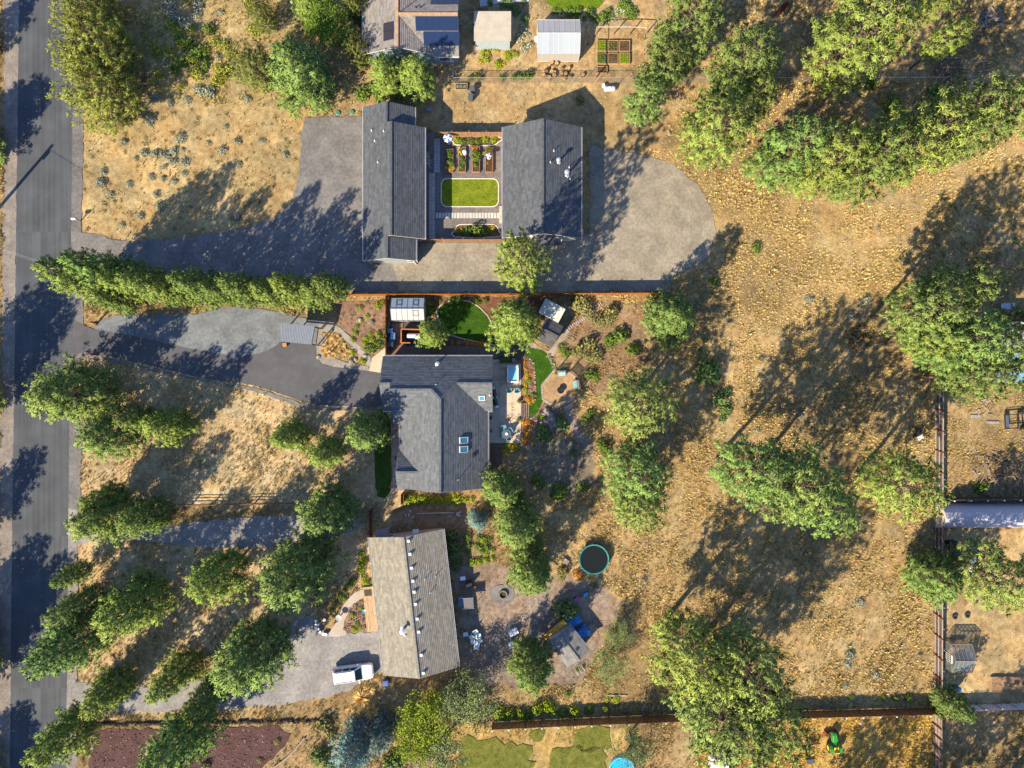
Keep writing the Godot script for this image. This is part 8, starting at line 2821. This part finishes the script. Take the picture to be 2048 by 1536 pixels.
# ---------------------------------------------------------------- east lots
func objects_east() -> void:
	rng.seed = 717
	# utility trailer with grass showing through its open bed
	var t := thing("utility_trailer", "black utility trailer frame with wooden side rails, grass showing through", "trailer", at(2036, 841), 0.06)
	for s in [-1.0, 1.0]:
		var mb := MB.new()
		mb.col = lc(0.05, 0.055, 0.06)
		mb.beam(Vector3(-2.0, 0.55, s * 0.85), Vector3(2.4, 0.55, s * 0.85), 0.09, 0.14)
		mb.beam(Vector3(-2.0, 0.85, s * 0.87), Vector3(2.4, 0.85, s * 0.87), 0.05, 0.06)
		for x in [-1.95, -0.5, 0.9, 2.3]: mb.beam(Vector3(x, 0.55, s * 0.87), Vector3(x, 0.86, s * 0.87), 0.05, 0.05)
		part(t, "side_rail", mb, M.metal)
		wheel_part(t, Vector3(0.3, 0.33, s * 1.05), 0.33, 0.2, lc(0.4, 0.4, 0.4))
	for x in [-2.0, -1.75, -0.4, 0.9, 2.35]:
		var mb := MB.new()
		mb.col = lc(0.05, 0.055, 0.06)
		mb.beam(Vector3(x, 0.50, -0.85), Vector3(x, 0.50, 0.85), 0.09, 0.1)
		part(t, "cross_member", mb, M.metal)
	var mb2 := MB.new()
	mb2.col = lc(0.03, 0.035, 0.04)
	mb2.beam(Vector3(0.3, 0.33, -1.0), Vector3(0.3, 0.33, 1.0), 0.06, 0.06)
	mb2.box(Vector3(1.7, 0.58, 0), Vector3(1.3, 0.05, 1.6))
	part(t, "axle", mb2, M.metal)
	mb2 = MB.new()
	mb2.col = lc(0.20, 0.22, 0.24)
	mb2.box(Vector3(-1.78, 0.6, 0), Vector3(0.35, 0.12, 1.6))
	part(t, "tool_tray", mb2, M.metal)
	for q in [[1951, 832, 1.4, "grey plank lying west of the utility trailer"], [1986, 845, 1.7, "grey plank reaching to the utility trailer's front"]]:
		var mb := MB.new()
		mb.col = lc(0.36, 0.38, 0.40)
		mb.box(Vector3(0, 0.04, 0), Vector3(q[2], 0.08, 0.28))
		single("plank", q[3], "plank", mb, M.wood, at(q[0], q[1]), -0.03)
	t = thing("metal_table", "grey metal table beside the dead pine", "table", at(2006, 614), 0.05)
	mb2 = MB.new()
	mb2.col = lc(0.30, 0.32, 0.35)
	mb2.box(Vector3(0, 0.85, 0), Vector3(1.7, 0.05, 0.75))
	part(t, "table_top", mb2, M.metal)
	for q in [[-0.8, -0.3], [0.8, -0.3], [-0.8, 0.3], [0.8, 0.3]]:
		mb2 = MB.new()
		mb2.col = lc(0.3, 0.2, 0.12)
		mb2.box(Vector3(q[0], 0.41, q[1]), Vector3(0.07, 0.82, 0.07))
		part(t, "leg", mb2, M.wood)
	planter("long timber bed with seedlings in the bare dirt yard", [1980, 1352, 2070, 1382], 0.3, lc(0.42, 0.28, 0.17), "", lc(0.36, 0.24, 0.14))
	plant_in("weed", "seedling", "seedling in the long timber bed of the dirt yard", "plant", "dirt yard seedlings", 0.2, [[1990, 1366, 3], [1998, 1368, 3], [2006, 1364, 3], [2024, 1366, 4], [2032, 1360, 4], [2026, 1374, 4], [2036, 1372, 4], [2044, 1366, 4], [2004, 1374, 3]])
	for q in [[1909, 1233], [1934, 1230]]:
		var mb := MB.new()
		mb.col = lc(0.035, 0.035, 0.04)
		mb.lathe(Vector3.ZERO, [[0.17, 0.02], [0.30, 0.0], [0.34, 0.10], [0.30, 0.20], [0.17, 0.18], [0.17, 0.02]], 18)
		single("old_tyre", "old tyre lying flat on the bare dirt yard", "tyre", mb, M.plastic, at(q[0], q[1]), 0.0, "old tyres")
	bin("feed_barrel", "blue barrel at the foot of the corner pine", at(1910, 1374), 0.2, Vector3(0.5, 0.8, 0.5), lc(0.02, 0.12, 0.35))
	box_thing("yard_cabinet", "dark cabinet beside the railed fence and the hoop shelter", "cabinet", at(1898, 1085), 0.1, Vector3(0.9, 1.0, 0.7), lc(0.06, 0.06, 0.07), M.metal)
	box_thing("work_crate", "small orange and white crate beside the dark cabinet", "crate", at(1901, 1098), 0.3, Vector3(0.5, 0.4, 0.4), lc(0.50, 0.28, 0.12), M.wood)
	t = thing("play_tent", "pale blue and white tent canopy under the ragged pine", "tent", at(1928, 1108, 0.0), 0.3)
	for i in 6:
		mb2 = MB.new()
		mb2.col = lc(0.62, 0.70, 0.76) if i % 2 == 0 else lc(0.22, 0.45, 0.60)
		var a := TAU * i / 6
		var b := TAU * (i + 1) / 6
		mb2.tri(Vector3(0, 1.7, 0), Vector3(cos(b) * 1.3, 1.1, sin(b) * 1.3), Vector3(cos(a) * 1.3, 1.1, sin(a) * 1.3))
		mb2.quad(Vector3(cos(a) * 1.3, 1.1, sin(a) * 1.3), Vector3(cos(b) * 1.3, 1.1, sin(b) * 1.3), Vector3(cos(b) * 1.4, 0.0, sin(b) * 1.4), Vector3(cos(a) * 1.4, 0.0, sin(a) * 1.4))
		part(t, "canopy_panel", mb2, M.plastic)
	box_thing("white_hutch", "white hutch with a red side under the ragged pine", "hutch", at(1924, 1140), 0.0, Vector3(1.9, 0.9, 1.0), lc(0.70, 0.68, 0.66), M.paint)
	box_thing("orange_cabinet", "orange cabinet glimpsed under the pines by the metal building", "cabinet", at(1960, 712), 0.1, Vector3(0.8, 1.0, 0.7), lc(0.55, 0.20, 0.03), M.paint)
	heap("brush_heap", "wide heap of pale branches and slash in the east yard", at(2000, 950), 3.4, 0.8, 110, lc(0.34, 0.27, 0.21), 1.3)
	heap("brush_heap", "scatter of pale cut sticks under the eastern pines", at(1970, 812), 1.3, 0.3, 24, lc(0.45, 0.40, 0.35), 0.8)
	t = thing("disc_harrow", "rusty disc harrow standing west of the green tractor", "implement", at(1622, 1482), 0.1)
	for i in 6:
		mb2 = MB.new()
		mb2.col = lc(0.20, 0.19, 0.20)
		mb2.lathe(Vector3(-0.75 + i * 0.3, 0.28, 0), [[0.0, 0.02], [0.28, 0.0], [0.0, -0.02]], 16, Basis(Vector3(0, 1, 0), Vector3(1, 0, 0), Vector3(0, 0, -1)))
		part(t, "disc", mb2, M.metal)
	mb2 = MB.new()
	mb2.col = lc(0.10, 0.06, 0.045)
	mb2.beam(Vector3(-0.9, 0.6, 0.1), Vector3(0.9, 0.6, 0.1), 0.08, 0.08)
	mb2.beam(Vector3(-0.9, 0.28, 0), Vector3(0.9, 0.28, 0), 0.04, 0.04)
	for x in [-0.6, 0.6]: mb2.beam(Vector3(x, 0.28, 0), Vector3(x, 0.6, 0.1), 0.06, 0.06)
	mb2.beam(Vector3(0, 0.6, 0.1), Vector3(0, 0.6, -1.0), 0.08, 0.08)
	part(t, "frame", mb2, M.metal)
	box_thing("blue_toolbox", "dull blue toolbox south of the disc harrow", "box", at(1618, 1520), 0.1, Vector3(0.8, 0.4, 0.5), lc(0.14, 0.19, 0.24), M.metal)
	for q in [[1722, 1445], [1420, 1460]]:
		rock("boulder", "pale stone in the golden grass south of the brown fence", at(q[0], q[1]), 0.25, lc(0.50, 0.48, 0.46), "golden grass stones")
